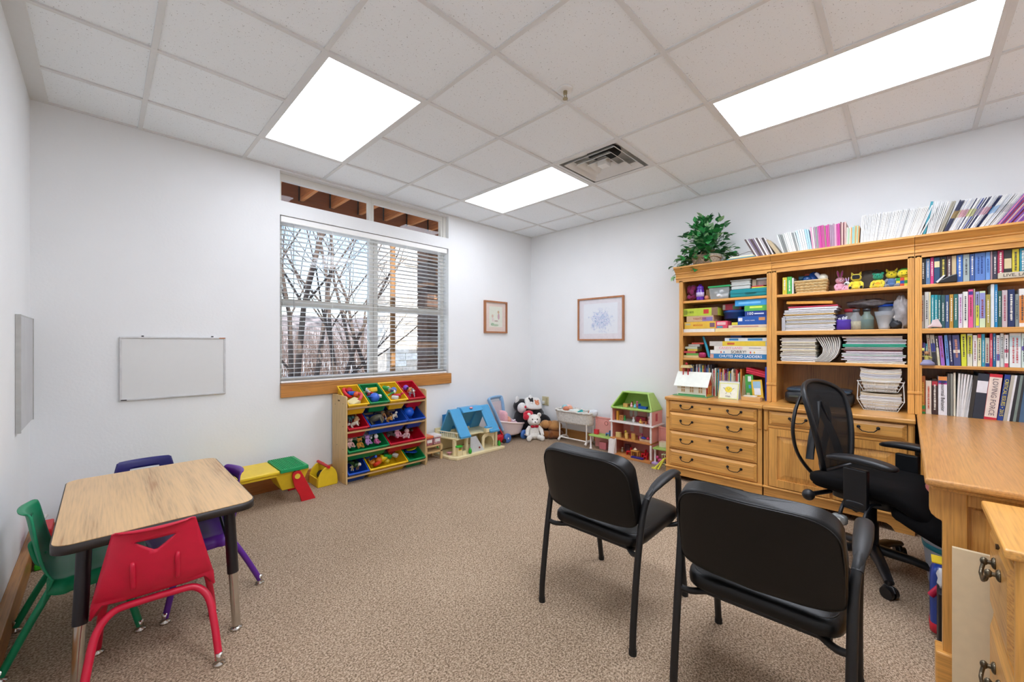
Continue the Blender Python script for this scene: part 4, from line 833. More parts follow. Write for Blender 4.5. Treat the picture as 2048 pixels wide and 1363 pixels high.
# ---- middle hutch
C2 = lambda a: 1540+a/6.817
z = 1.6325
for a0, a1, zt, c, l in ((168, 226, .185, '#d8c83a', 'yellow'), (232, 292, .187, '#4ab050', 'green'), (297, 318, .175, '#e4e4e0', 'white')):
    book('paperback', yy(C2(a1)), yy(C2(a0)), z, z+zt-.045, 3.94, .12, c, l+' paperback at the left end of the toy shelf', 'book', 'paperbacks left of the basket', seed=a0)
def weave(col):
    m, nt, b = newmat('wicker_weave'); tc = nd(nt, 'ShaderNodeTexCoord'); w = nd(nt, 'ShaderNodeTexBrick'); w.inputs['Scale'].default_value = 28; w.inputs['Mortar Size'].default_value = .06
    w.inputs['Color1'].default_value = hexc(col); w.inputs['Color2'].default_value = (*shade(col, .85), 1); w.inputs['Mortar'].default_value = (*shade(col, .35), 1)
    mp = nd(nt, 'ShaderNodeMapping'); mp.inputs['Rotation'].default_value = (PI/2, 0, PI/2); nt.links.new(tc.outputs['Object'], mp.inputs['Vector']); nt.links.new(mp.outputs[0], w.inputs['Vector'])
    nt.links.new(w.outputs['Color'], b.inputs['Base Color']); bp = nd(nt, 'ShaderNodeBump'); bp.inputs['Distance'].default_value = .004; bp.inputs['Strength'].default_value = .8
    nt.links.new(w.outputs['Color'], bp.inputs['Height']); nt.links.new(bp.outputs[0], b.inputs['Normal']); b.inputs['Roughness'].default_value = .8; return m
ya, yb_ = yy(C2(775)), yy(C2(340)); bk = thing('wicker_basket', 'small rectangular wicker basket of toys on the top shelf', 'basket', (4.0, (ya+yb_)/2, z))
b = M(); WK = mat('#d8bc88', .8, var=.15, scale=60); WKD = mat('#b8945c', .8, var=.2, scale=60)
for L in range(8):
    f = L/7; q = .010*(1-f); zz = z+.006+.011*L; x0, x1, y0, y1 = 3.93+q, 4.07-q, ya+q, yb_-q; pts = []; N = 14
    per = [(x0, y0+(y1-y0)*i/N) for i in range(N)]+[(x0+(x1-x0)*i/6, y1) for i in range(6)]+[(x1, y1-(y1-y0)*i/N) for i in range(N)]+[(x1-(x1-x0)*i/6, y0) for i in range(6)]
    for i, (px_, py_) in enumerate(per):
        cx, cy_ = 4.0, (y0+y1)/2; k_ = 1+(.012 if (i+L) % 2 else -.012); pts.append((cx+(px_-cx)*(1+(.03 if (i+L) % 2 else -.03)), cy_+(py_-cy_)*k_, zz))
    b.tube(pts, .0062, 6, closed=True, m=L % 2)
b.box(3.945, 4.055, ya+.014, yb_-.014, z, z+.006)
mk('woven_body', b, [WK, WKD], bk)
mk('rim', M().tube([(3.928, ya, z+.094), (3.928, yb_, z+.094), (4.072, yb_, z+.094), (4.072, ya, z+.094)], .007, 8, closed=True), WK, bk)
ym = (ya+yb_)/2; zz = z+.075
solo('toy_ball', M().ell((3.985, ym+.03, zz+.035), .034, 18), plastic('#1f4a80', .2), 'dark blue ball in the wicker basket', 'ball')
solo('stuffed_ball', M().ell((3.985, ym-.072, zz+.04), .032, 18), cover('#e0dcc8'), 'cream ball with a stitched face in the wicker basket', 'ball')
solo('toy_disc', M().lathe([(.001, 0), (.048, 0), (.05, .006), (.001, .01)], n=24, mx=TR(4.0, ym-.02, zz+.045, ry=R(-80), rz=R(35))), plastic('#2858b0'), 'blue plastic disc standing in the wicker basket', 'toy')
solo('toy_brush', M().sq((3.975, ym-.045, zz+.055), (.012, .013, .034), .5, 14).xf(TR(3.975, ym-.045, zz+.055, rx=R(-35)) @ TR(-3.975, -ym+.045, -zz-.055)), plastic('#dcdce6'), 'white toy brush in the wicker basket', 'toy')
solo('toy_block', M().cb((4.02, ym+.075, zz+.02), (.03, .035, .03)), plastic('#c8823a'), 'tan orange toy at the left of the wicker basket', 'toy', bevel=.005)
solo('toy_block', M().cb((4.03, ym+.035, zz+.078), (.03, .03, .02)), plastic('#d85a3a'), 'orange block above the blue ball', 'toy', bevel=.004)
solo('toy_block', M().cb((4.045, ym+.07, zz+.06), (.03, .05, .03)), plastic('#2a7a9a'), 'teal block behind the blue ball', 'toy', bevel=.004)
solo('toy_ring', M().tube([(3.955, ym-.005+.011*math.cos(q*PI/6), zz+.018+.009*math.sin(q*PI/6)) for q in range(12)], .004, 6, closed=True), plastic('#d83a4a'), 'little red ring at the basket front', 'toy')
FY = -PI/2
plush('plush_bunny', 'pink plush rabbit with tall ears next to the wicker basket', (4.02, yy(C2(935)), z), .125, '#e8a8bc', ear='long', inner='#c84a9a', muzzle='#f0c8d4', rz=FY+.3)
plush('plush_mouse', 'small white headed plush leaning against the pink rabbit', (3.965, yy(C2(1045)), z), .075, '#e8a8bc', head='#d8d8d4', ear='long', inner='#c88ad0', muzzle='#2a2226', rz=FY-.3)
plush('plush_toy', 'yellow plush with a black face patch and black feet', (3.98, yy(C2(1168)), z), .135, '#e6d23a', ear='point', face='#17161a', paw='#17161a', rz=FY, eyes=False)
plush('plush_dragon', 'yellow plush with a teal head and orange belly', (3.98, yy(C2(1470)), z), .125, '#e2cc3a', head='#1f8a6a', ear='round', belly='#e89a2a', paw='#e6d23a', rz=FY-.15)
plush('plush_duck', 'plush with grey legs and yellow pointed head', (4.01, yy(C2(1655)), z), .14, '#5a78a8', head='#e8d42a', ear='point', limb='#8a8f9a', rz=FY)
t = thing('plush_doll', 'small yellow faced plush with green hair on a cube patterned body', 'plush toy', (3.99, yy(C2(1830)), z), FY, local=True)
b = M(); cc = ['#3a9a4a', '#2a58a8', '#e0d03a', '#d8503a']
for i in range(4):
    for j in range(3): b.box(-.042+.021*i+.0005, -.0215+.021*i, -.03, .03, .021*j, .021*j+.0205, (i*3+j*2) % 4)
mk('cube_body', b, [FUR(c) for c in cc], t); hh = mk('head', M().ell((0, -.005, .092), (.036, .03, .032), 16), FUR('#ecd830'), t); mk('hair', M().ell((0, .004, .110), (.034, .027, .022), 12), FUR('#4ac03a'), t)
b = M(); b.tube([(-.016, -.034, .084), (0, -.036, .078), (.016, -.034, .084)], .0015, 5).ell((-.012, -.033, .096), .003, 6).ell((.012, -.033, .096), .003, 6); mk('smile', b, INK, hh)

def crumple(name, c, r, n, m, label, cat, seed):
    rr = random.Random(seed); b = M()
    def f(u, v):
        a = -PI/2+PI*v; q = 2*PI*u; k = 1+.18*math.sin(3*q+seed)*math.cos(5*a)+.1*math.sin(9*q+a*4)
        return (c[0]+r[0]*k*math.cos(a)*math.cos(q), c[1]+r[1]*k*math.cos(a)*math.sin(q), c[2]+r[2]*k*math.sin(a))
    b.grid(f, n, n//2, cu=True); return solo(name, b, m, label, cat)
BAG = mat('#b8b4b4', .2, name='bag_film', alpha=.6, var=.15, scale=40)
crumple('paper_bag', (4.12, yy(C2(1380)), z+.075), (.05, .11, .072), 28, cover('#7a766e'), 'crumpled grey bag behind the plush toys', 'bag', 2)
# second bay
z = 1.3325
def sheets(n, a0, a1, z0, z1, cf, label, nm, group, C=C2, x=3.935, dep=.27, seed=1, jit=.012, cat='folder'):
    r = random.Random(seed); zz = z0; h = (z1-z0)/n; out = []
    for k in range(n):
        ya, yb = yy(C(a1), 640, x), yy(C(a0), 640, x); c = cf(k, r); ja, jb = r.uniform(-jit, jit)*.6, r.uniform(-jit, jit)
        x0 = x+r.uniform(0, .012); am = r.uniform(-.25, .25)*h*.5; t = h*r.uniform(.62, .86)
        b = M(); N = 8
        top = [(ya-ja+(yb+jb-ya+ja)*i/N, zz+t+am*math.sin(PI*i/N)*.5) for i in range(N+1)]; bot = [(ya-ja+(yb+jb-ya+ja)*i/N, zz+am*math.sin(PI*i/N)*.3+.0002) for i in range(N, -1, -1)]
        b.prism(top+bot, 'x', x0, x0+dep)
        lb = '%s %s, %s from the bottom of %s' % (cname(c), nm.replace('_', ' '), ORD[k] if k < 30 else 'top', label)
        out.append(solo(nm, b, cover(c), lb, cat, group)); zz += h
    return out
sheets(15, 200, 880, z, z+.155, lambda k, r: ['#dedcda', '#cfcdd0', '#e8e8e6', '#b8a888', '#5a3a5a', '#dcdce0', '#c8a05a'][r.randrange(7)] if k > 0 else '#e0e0e0', 'the papers left of the jars', 'paper_folder', 'papers left of the jars', seed=3, jit=.02)
sheets(3, 215, 900, z+.1555, z+.2, lambda k, r: ['#dcdce0', '#e8e8ea', '#c03a50'][k], 'the loose pile above them', 'paper_wad', 'loose papers above the folders', seed=5, jit=.02)
solo('envelope', M().box(3.95, 4.15, yy(C2(850)), yy(C2(215)), z+.213, z+.235).xf(TR(0, yy(C2(500)), z+.22, rx=R(3)) @ TR(0, -yy(C2(500)), -z-.22)), cover('#d89a3a'), 'orange envelope on top of the paper pile', 'envelope', bevel=.003)
book('magazine_holder', yy(C2(205)), yy(C2(160)), z, z+.11, 3.93, .2, '#b8b8bc', 'grey file holder at the left end of the jar shelf', 'file holder', None, lw=False)
JAR = mat('#e8eef0', .06, name='jar_glass', alpha=.2, var=.01)
def jar(nm, a, r, h, m, label, lid=None, fill=None, fh=.5, neck=.6, cap=.02, x=3.98, sqr=False):
    y = yy(C2(a), 640, x); t = thing(nm, label, 'jar' if 'jar' in nm else 'bottle', (x, y, z))
    mk('glass', M().lathe([(r*.9, 0), (r, .006), (r, h*.55), (r*.95, h*.62), (r*neck, h*.78), (r*neck, h*.92)], (x, y, z), 8 if sqr else 20), m, t)
    if fill: mk('contents', M().lathe([(.001, .003), (r*.88, .004), (r*.9, h*fh), (.001, h*fh+.002)], (x, y, z), 16), mat(fill, .7, var=.25, scale=90), t)
    if lid: mk('lid', M().lathe([(.001, h*.9), (r*neck*1.12, h*.9), (r*neck*1.12, h*.9+cap), (.001, h*.9+cap+.001)], (x, y, z), 20), plastic(lid), t)
    return t
pj = jar('glass_jar', 1005, .044, .085, mat('#4a2a9a', .15, name='tinted_glass', var=.02), 'purple glass jar of cotton swabs', neck=1, x=3.965)
b = M(); rr = random.Random(4); y_ = yy(C2(1005), 640, 3.965)
for k in range(16): a = rr.uniform(0, 6.28); q = rr.uniform(.005, .03); b.tube([(3.965+q*math.cos(a)*.5, y_+q*math.sin(a)*.5, z+.04), (3.965+q*math.cos(a)*1.2, y_+q*math.sin(a)*1.3, z+.08+rr.uniform(.01, .025))], .003, 6)
mk('cotton_swab', b, cover('#e8e8ea'), pj)['kind'] = 'stuff'
jar('glass_jar', 1098, .038, .155, JAR, 'clear jar with red lid behind the bottles', lid='#c03a48', fill='#d8d8d8', fh=.3, neck=.9, cap=.025, x=4.07)
jar('glass_bottle', 1175, .038, .15, JAR, 'square glass bottle of pale sand with grey cap', lid='#4a4a50', fill='#a89c74', fh=.42, neck=.5, x=3.975, sqr=True)
jar('glass_bottle', 1322, .040, .15, mat('#b8d8cc', .06, name='jar_glass_green', alpha=.25, var=.01), 'square glass bottle of dark grains with black cap', lid='#2a2a2e', fill='#20282c', fh=.5, neck=.5, x=3.975, sqr=True)
y_ = yy(C2(1555)); t = thing('cup_stack', 'stack of clear plastic cups upside down beside the dark bottle', 'cups', (3.99, y_, z))
for k in range(6): mk('cup', M().lathe([(.030, .0), (.034, .012), (.052+.0008*k, .10+.005*k), (.055+.0008*k, .102+.005*k)], (3.99, y_, z+.0006*k), 22), CLR('#dfe8f0'), t)
y_ = yy(C2(1590)); t = thing('food_tub', 'clear tub with bright blue lid above the cups', 'container', (4.09, y_, z))
mk('tub', M().lathe([(.045, 0), (.055, .17)], (4.09, y_, z), 22), CLR('#c8d4e4'), t); mk('lid', M().lathe([(.001, .17), (.062, .17), (.062, .185), (.001, .188)], (4.09, y_, z), 22), plastic('#1f5ad8'), t)
crumple('plastic_bag', (3.985, yy(C2(1790)), z+.115), (.035, .045, .112), 28, BAG, 'tall clear plastic bag at the right end of the jar shelf', 'bag', 4)
crumple('plastic_bag', (4.08, yy(C2(1330)), z+.20), (.08, .13, .030), 28, mat('#8f8a8c', .25, name='bag_film', alpha=.75, var=.2, scale=40), 'crumpled grey plastic bag lying behind the bottle tops', 'bag', 7)
crumple('dark_cloth', (3.97, yy(C2(1715)), z+.033), (.03, .034, .032), 20, cover('#23252c'), 'small dark cloth between cups and plastic bag', 'cloth', 3)
crumple('soft_toy_ball', (3.985, yy(C2(1710)), z+.085), (.018, .018, .018), 16, cover('#d8cfc8'), 'small pale wad on the dark cloth', 'wad', 1)
solo('box', M().box(4.06, 4.15, yy(C2(1010)), yy(C2(850)), z, z+.125), cover('#2c2058'), 'dark purple box behind the purple jar', 'box', bevel=.003)
# third bay
z = 1.0835
C3 = C2
sheets(16, 150, 620, z, z+.196, lambda k, r: ['#e2dccc', '#e8e6e0', '#dcd2b4', '#e4d8b8', '#dfe0e0'][r.randrange(5)], 'the left pile on the third shelf', 'file_folder', 'folders in the left pile', seed=8, jit=.01)
for k in range(10):
    f = k/9; b = M(); prof = []; d = .0052
    a = 628+f*300; pts = [(a, 0.195), (a+50-32*f, .155), (a+98-90*f, .11), (a+90-105*f, .07), (a+30-90*f+0, .035), (a-50-80*f, .003)]
    L = [(yy(C3(p), 640), z+q) for p, q in pts]
    b.prism([(y+d/2, zz) for y, zz in L]+[(y-d/2, zz) for y, zz in reversed(L)], 'x', 3.94, 4.18, smooth=True)
    solo('file_folder', b, cover(['#d8d6d0', '#e2ddd4', '#cfc9c4'][k % 3]), 'slumped pale folder, %s from the left between the two piles' % ORD[k], 'folder', 'slumped folders on the third shelf')
def c3(k, r): return {0: '#e4e0d0', 1: '#e6e4dc', 5: '#c8d8d0', 8: '#7a4a50', 9: '#9a8a80', 11: '#2fa080', 12: '#3aa88a'}.get(k, ['#dcdce0', '#cfd4d4', '#e0d4c4', '#d8d0d8'][r.randrange(4)])
sheets(18, 1010, 1830, z, z+.199, c3, 'the right pile on the third shelf', 'file_folder', 'folders in the right pile', seed=9, jit=.02)
# bottom bay: printer and wire trays
z = .7455
pr = thing('printer', 'black desktop printer on the credenza behind the office chair', 'printer', (4.0, .50, z)); PB = mat('#1d2025', .35, name='printer_plastic'); PT = mat('#33424f', .25, name='printer_lid')
mk('base', M().sq((4.01, .505, z+.055), (.15, .215, .055), .35, 28, e2=.45), PB, pr)
mk('lid', M().sq((4.02, .505, z+.112), (.14, .205, .022), .3, 28, e2=.6), PT, pr); mk('output_slot', M().box(3.858, 3.875, .42, .59, z+.030, z+.062), mat('#08080a', .6), pr, bevel=.003)
mk('control_panel', M().box(3.855, 3.870, .60, .68, z+.055, z+.072), mat('#3a4038', .4), pr, bevel=.003)
ty0, ty1 = .015, .265
for k in range(2):
    z0 = z+.135*k; t = thing('wire_tray', ['lower', 'upper'][k]+' white wire letter tray full of papers', 'letter tray', (4.02, .14, z0), group=None)
    b = M(); q = .035; r_ = .0022; bt = [(3.915, ty0+q, z0+.003), (3.915, ty1-q, z0+.003), (4.16, ty1-q, z0+.003), (4.16, ty0+q, z0+.003)]; tp = [(3.905, ty0, z0+.075), (3.905, ty1, z0+.075), (4.17, ty1, z0+.075), (4.17, ty0, z0+.075)]
    b.tube(bt, r_, 6, closed=True); b.tube(tp, .0032, 6, closed=True)
    for i in range(4): b.tube([bt[i], tp[i]], r_, 6)
    for f in (.12, .2, .28, .36, .64, .72, .8, .88):
        yb = ty0+q+(ty1-ty0-2*q)*f; yt = ty0+(ty1-ty0)*(.1+.8*f); b.tube([(4.16, yb, z0+.002), (3.915, yb, z0+.002), (3.905, yt, z0+.075)], .0013, 5)
    for zz in (.028, .05): b.tube([(3.911, ty0+q*.6, z0+zz), (3.911, ty0+q+.055, z0+zz)], .0012, 5); b.tube([(3.911, ty1-q-.055, z0+zz), (3.911, ty1-q*.6, z0+zz)], .0012, 5)
    mk('wire_frame', b, plastic('#dcdcd8', .3), t)
    if k == 0:
        b = M()
        for yv in (ty0, ty1): b = M(); b.tube([(3.905, yv, z0+.075), (3.908, yv+(.006 if yv < .1 else -.006), z0+.135+.072)], .003, 6); mk('riser', b, plastic('#dcdcd8', .3), t)
        for yv in (ty0, ty1): mk('riser', M().tube([(4.17, yv, z0+.075), (4.165, yv, z0+.135+.072)], .003, 6), plastic('#dcdcd8', .3), t)
    yl = lambda v: v
    n = 13 if k == 0 else 18; zz = z0+.007; tot = .118 if k == 0 else .165; h = tot/n; r = random.Random(20+k)
    for i in range(n):
        f = i/n; wd = (.0 if f > .5 else (.5-f)*.05)+.012; c = ['#e6e2da', '#dcd6cc', '#e8e8ea', '#e0d4bc', '#d6d6dc'][r.randrange(5)]; a0, a1 = ty0+wd+r.uniform(0, .008), ty1-wd-r.uniform(0, .008)
        N = 8; dip = (.004 if k == 0 else .012)*f; t0 = h*.78
        top = [(a0+(a1-a0)*j/N, zz+t0-dip*math.sin(PI*j/N)) for j in range(N+1)]; bo = [(a0+(a1-a0)*j/N, zz-dip*math.sin(PI*j/N)+.0003) for j in range(N, -1, -1)]
        solo('paper_stack', M().prism(top+bo, 'x', 3.925+r.uniform(0, .01), 4.15), cover(c), '%s sheaf of papers, %s from the bottom of the %s wire tray' % (cname(c), ORD[i], ['lower', 'upper'][k]), 'papers', 'papers in the %s wire tray' % ['lower', 'upper'][k]); zz += h
# ---- right hutch odds and ends
z = 1.6325; C4 = lambda a: 1820+a/S4
o = solo('wooden_sign', M().box(3.905, 3.925, yy(2075), yy(C4(1200), 640, 3.905), z, z+.036), cover('#cfc4ae'), 'cream wooden block sign lettered LIVE, LAUGH on the top shelf edge', 'sign', bevel=.003)
text('lettering', 'LIVE, LAUGH', .026, mat('#4a443c', .6), (3.9035, (yy(C4(1275), 640, 3.9)+yy(2082, 640, 3.9))/2, z+.018), XM, o, fit=abs(yy(C4(1275), 640, 3.9)-yy(2082, 640, 3.9)))
o = solo('stapler', M().prism([(0, 0), (.085, 0), (.09, .012), (.03, .045), (.0, .055)], 'x', -.018, .018).xf(TR(3.925, yy(C4(640), 560), z, rz=R(0))), plastic('#17171b', .3), 'black glasses case shaped object with white side before the books', 'case', bevel=.004)
mk('white_side', M().prism([(.088, .002), (.096, .010), (.062, .05), (.052, .05)], 'x', -.019, .015).xf(TR(3.925, yy(C4(640), 560)-.0, z)), plastic('#e0e0e0'), o)
z = 1.3325
b = M()
for k in range(7):
    b.tube([(3.925, yy(C4(250+22*k))+0, z+.009+.0*k), (3.92, yy(C4(290+6*k)), z+.018+.006*k), (3.925, yy(C4(430-8*k)), z+.012+.007*k)], .009, 8)
solo('fabric_rosette', b, cover('#dcc8c8'), 'folded pale pink cloth lying before the second shelf books', 'cloth')
z = 1.0835; t = thing('figurine', 'small painted seated figurine at the left end of the third shelf', 'figurine', (3.925, yy(C4(225)), z)); y_ = yy(C4(225))
mk('skirt', M().lathe([(.001, 0), (.042, 0), (.038, .018), (.016, .036), (.001, .04)], (3.925, y_, z), 16), plastic('#8f8fb0', .5), t)
mk('torso', M().tube([(3.925, y_, z+.03), (3.925, y_, z+.065)], [.013, .011], 10).tube([(3.92, y_+.01, z+.058), (3.915, y_+.028, z+.062), (3.915, y_+.022, z+.082)], .005, 6).tube([(3.92, y_-.01, z+.058), (3.915, y_-.025, z+.05)], .005, 6), plastic('#b8b060', .5), t)
mk('head', M().ell((3.925, y_, z+.082), .013, 12), plastic('#b88a60', .5), t); mk('flower', M().ell((3.915, y_+.022, z+.105), (.012, .014, .012), 10), plastic('#e0e070', .5), t)
# ---- potted plant on top
px_, py_, pz_ = 4.02, 1.36, TOPZ
pl = thing('potted_plant', 'leafy green pothos in a wicker pot on top of the left hutch', 'plant', (px_, py_, pz_))
b = M(); 
b.lathe([(.001, 0), (.095, 0), (.12, .04), (.13, .09), (.125, .10), (.10, .10), (.001, .09)], (px_, py_, pz_), 32)
mk('wicker_pot', b, mat('#b0a290', .9, var=.35, scale=120, bump=1, bscale=160), pl)
b = M().tube([(px_+.131*math.cos(q*PI/16), py_+.131*math.sin(q*PI/16), pz_+.07+.006*math.sin(q)) for q in range(32)], .004, 6, closed=True)
for s in (-1, 1): b.tube([(px_-.135, py_+.02, pz_+.075), (px_-.15, py_+.02+s*.03, pz_+.115), (px_-.14, py_+.02+s*.06, pz_+.10), (px_-.135, py_+.02, pz_+.075), (px_-.14, py_+.02+s*.05, pz_+.02)], .0035, 6)
mk('raffia_bow', b, mat('#b89a7a', .9), pl)
r = random.Random(12); lv = M(); vn = M()
LM = [mat('#2a7a3a', .35, var=.3, scale=25), mat('#3f9a50', .35, var=.35, scale=25), mat('#1f5a2e', .4, var=.3, scale=25), mat('#9cc890', .4, var=.3, scale=30)]
def leaf(b, p, d, L, m):
    d = d.normalized(); s = d.cross(Vector((r.uniform(-.3, .3), r.uniform(-.3, .3), 1))).normalized(); n = s.cross(d).normalized(); vs = []
    for (t_, w) in ((0, .04), (.15, .33), (.4, .42), (.7, .27), (1, .0)):
        c = p+d*L*t_-n*L*.22*t_*t_
        vs += [c-s*L*w+n*L*w*.25, c, c+s*L*w+n*L*w*.25]
    fs = []
    for i in range(4): fs += [(i*3, i*3+1, i*3+4, i*3+3), (i*3+1, i*3+2, i*3+5, i*3+4)]
    b.add(vs, fs, m, True)
for k in range(95):
    a = r.uniform(0, 2*PI); e = r.uniform(-.25, 1.45); R0 = r.uniform(.10, .20)
    dr = Vector((math.cos(a)*math.cos(e)*.8, math.sin(a)*math.cos(e)*1.15, math.sin(e)*1.55)); top = Vector((px_, py_, pz_+.12))+dr*R0*1.15
    if top.x > 4.19: top.x = 4.19
    p0 = Vector((px_+r.uniform(-.05, .05), py_+r.uniform(-.05, .05), pz_+.08)); mid = (p0+top)/2+Vector((0, 0, .04)); pts = [p0, mid, top]
    if e < .3: q = top+Vector((dr.x*.05, dr.y*.05, -r.uniform(.03, .09))); pts.append(q)
    vn.tube(pts, .0016, 5, m=0)
    for p in pts[1:]:
        for c in range(3):
            dd = Vector((r.uniform(-1, 1), r.uniform(-1, 1), r.uniform(-.7, .6)))+dr*1.2
            if p.x > 4.14 and dd.x > 0: dd.x = -dd.x
            leaf(lv, p+Vector((r.uniform(-.02, .01), r.uniform(-.02, .02), r.uniform(-.02, .02))), dd, r.uniform(.045, .072), r.choices([0, 1, 2, 3], [4, 4, 3, 2])[0])
mk('stems', vn, LM[2], pl); mk('leaves', lv, LM, pl)
# ================================================================= seating and the kids' table
LEA = mat('#0a0909', .38, name='black_leather', var=.1, bump=.12, bscale=300, spec=.32); FRM = mat('#121112', .5, name='black_powder_coat', var=.05); FAB = mat('#070607', .95, name='black_fabric', bump=.4, bscale=400, spec=.2)
def arc(pts, n=5):
    """round the corners of a polyline (Catmull-Rom)"""
    P = [Vector(p) for p in pts]; out = []
    for i in range(len(P)-1):
        a, b, c, d = P[max(i-1, 0)], P[i], P[i+1], P[min(i+2, len(P)-1)]
        for k in range(n):
            t = k/n; out.append(.5*((2*b)+(c-a)*t+(2*a-5*b+4*c-d)*t*t+(3*b-a-3*c+d)*t**3))
    return out+[P[-1]]
def guest_chair(label, loc, rz):
    t = thing('guest_chair', label, 'chair', loc, rz, 'black guest chairs', local=True)   # looks towards +X
    for s in (-1, 1):
        pth = arc([(-.262, s*.235, .012), (-.258, s*.235, .10), (-.225, s*.235, .33), (-.185, s*.238, .52), (-.155, s*.245, .592), (-.11, s*.25, .618), (0, s*.252, .635), (.10, s*.25, .636), (.155, s*.245, .60), (.175, s*.24, .50), (.215, s*.235, .28), (.262, s*.235, .012)], 4)
        mk('side_frame', M().tube(pth, .0135, 10), FRM, t)
        mk('armrest', M().tube(arc([(-.165, s*.245, .588), (-.12, s*.25, .618), (-.03, s*.254, .640), (.08, s*.254, .648), (.15, s*.248, .628)], 5), [.014]*5+[.017, .019, .021, .022, .023, .024, .024, .024, .024, .024, .023, .021, .019, .017, .014, .012], 12, sq=(1.05, .6)), FRM, t)
        for x in (-.262, .262): mk('foot_cap', M().cyl((x, s*.235, 0), (x, s*.235, .02), .0155, n=12), mat('#0d0d0d', .6), t)
        mk('bracket', M().tube(arc([(-.215, s*.233, .375), (-.20, s*.20, .365), (-.15, s*.15, .362)], 4), .011, 8), FRM, t)
        mk('bracket', M().tube(arc([(.20, s*.235, .375), (.18, s*.21, .365), (.12, s*.15, .362)], 4), .011, 8), FRM, t)
    b = M(); b.sq((.03, 0, .405), (.245, .225, .040), .32, 40, e2=.55)
    for i, p in enumerate(b.v):   # seat rises at the front, droops at the lip
        x = p.x-.03; p.z += .010*math.cos(p.y*6)-.9*max(0, x-.15)**1.6*.6+.02*x
    mk('seat', b, LEA, t); mk('seat_pan', M().box(-.17, .2, -.19, .19, .352, .372), FRM, t, bevel=.008)
    sm = M()
    for zz in (.447,): sm.tube([(.03+.226*math.copysign(abs(math.cos(q))**.32, math.cos(q)), .207*math.copysign(abs(math.sin(q))**.32, math.sin(q)), .432) for q in [2*PI*i/48 for i in range(48)]], .0022, 5, closed=True)
    mk('seam', sm, mat('#0b0b0b', .4), t)
    b = M(); b.sq((0, 0, 0), (.036, .228, .155), .22, 44, e2=.2)
    # shape: rounded upper corners, slightly curved around the sitter and leaning back
    for p in b.v:
        w = 1-.10*max(0, p.z/.155)**3; p.y *= w; p.z -= .45*(p.y/.228)**4*max(0, p.z)*.5; p.x -= .028*(1-(p.y/.228)**2)
        p.x += .010*math.sin(p.z*18)*(1 if p.x > 0 else .3)
    b.xf(TR(-.215, 0, .625, ry=R(-16))); mk('backrest', b, LEA, t)
    sm = M()
    for sx in (-1, 1):
        loop = []
        for i in range(56):
            q = 2*PI*i/56; y = .222*math.copysign(abs(math.cos(q))**.28, math.cos(q)); z_ = .150*math.copysign(abs(math.sin(q))**.28, math.sin(q))
            y *= 1-.10*max(0, z_/.155)**3; z_ -= .45*(y/.228)**4*max(0, z_)*.5; loop.append((sx*.031-.028*(1-(y/.228)**2), y, z_))
        sm.tube(loop, .0022, 5, closed=True)
    sm.xf(TR(-.215, 0, .625, ry=R(-16))); mk('piping', sm, mat('#0b0b0b', .35), t)
    return t
guest_chair('black leather guest chair with armrests, the left and farther of the pair', (1.735, 1.012, 0), 0)
guest_chair('black leather guest chair with armrests, nearest the camera in the pair', (1.655, .352, 0), R(2))
# --- office chair (local axes: looks towards -Y)
oc = thing('office_chair', 'black mesh back office chair on casters between desk and credenza', 'office chair', (2.955, .14, 0), R(-19), local=True)
PBK = mat('#131519', .4, name='black_nylon', var=.08); MSH = mat('#0b0c0e', .8, name='back_mesh', alpha=.78, var=.3, scale=300)
for k in range(5):
    a = R(214+72*k); c, s = math.cos(a), math.sin(a); mk('base_leg', M().tube([(c*.03, s*.03, .115), (c*.16, s*.16, .105), (c*.30, s*.30, .075)], [.034, .027, .02], 10, sq=(1, .75)), PBK, oc)
    w = M(); mx = TR(c*.30, s*.30, .028, rz=a+.7)
    for q in (-.015, .015): w.cyl((0, q-.009, 0), (0, q+.009, 0), .028, n=18, mx=mx)
    w.cyl((0, 0, .0), (0, 0, .055), .008, mx=mx); w.tube([(-.026, 0, .010), (-.015, 0, .03), (.015, 0, .03), (.026, 0, .01)], .009, 8, mx=mx); mk('caster', w, mat('#141416', .35), oc)
mk('gas_column', M().lathe([(.036, .09), (.036, .13), (.03, .14), (.03, .26), (.022, .262), (.022, .37)], n=20), mat('#202226', .3, .3), oc)
mk('mechanism', M().sq((0, .02, .385), (.09, .14, .028), .3, 20), PBK, oc)
b = M(); b.sq((0, -.04, .455), (.255, .27, .05), .45, 40, e2=.6)
for p in b.v: p.z += -.9*max(0, -p.y-.16)**1.5*2.2+.03*abs(p.x/.25)**2
mk('seat', b, FAB, oc)
b = M(); b.sq((0, -.27, .40), (.245, .14, .05), .6, 32, e2=.7)
for p in b.v: p.z += .42*(p.y+.2) if p.y < -.2 else 0
mk('seat_front', b, FAB, oc)
def bk(x, f): return (x*.94+.01, .140+.055*f+.10*f*f*.6-.14*(1-(x/.24)**2)*.0+.045*(1-(x/.23)**2), .50+.50*f)
def bw(f): return .15+.075*math.sin(min(1, f*1.25)*PI/2) if f < .8 else .225*math.sqrt(max(0, 1-((f-.8)/.2)**2))*.98+.002
out = [bk(-bw(i/20), i/20) for i in range(21)]+[bk(bw(i/20), i/20) for i in range(20, -1, -1)]
ring = [bk(-bw(f), f) for f in (0, .1, .2, .3, .4, .5, .6, .7, .8, .86, .91, .95, .98, .995)]; ring += [bk(-x, 1.0) for x in (.02, 0, -.02)]+[bk(bw(f), f) for f in (.995, .98, .95, .91, .86, .8, .7, .6, .5, .4, .3, .2, .1, 0)]
mk('back_frame', M().tube(ring, .016, 10, closed=True, sq=(1.0, .8)), PBK, oc)
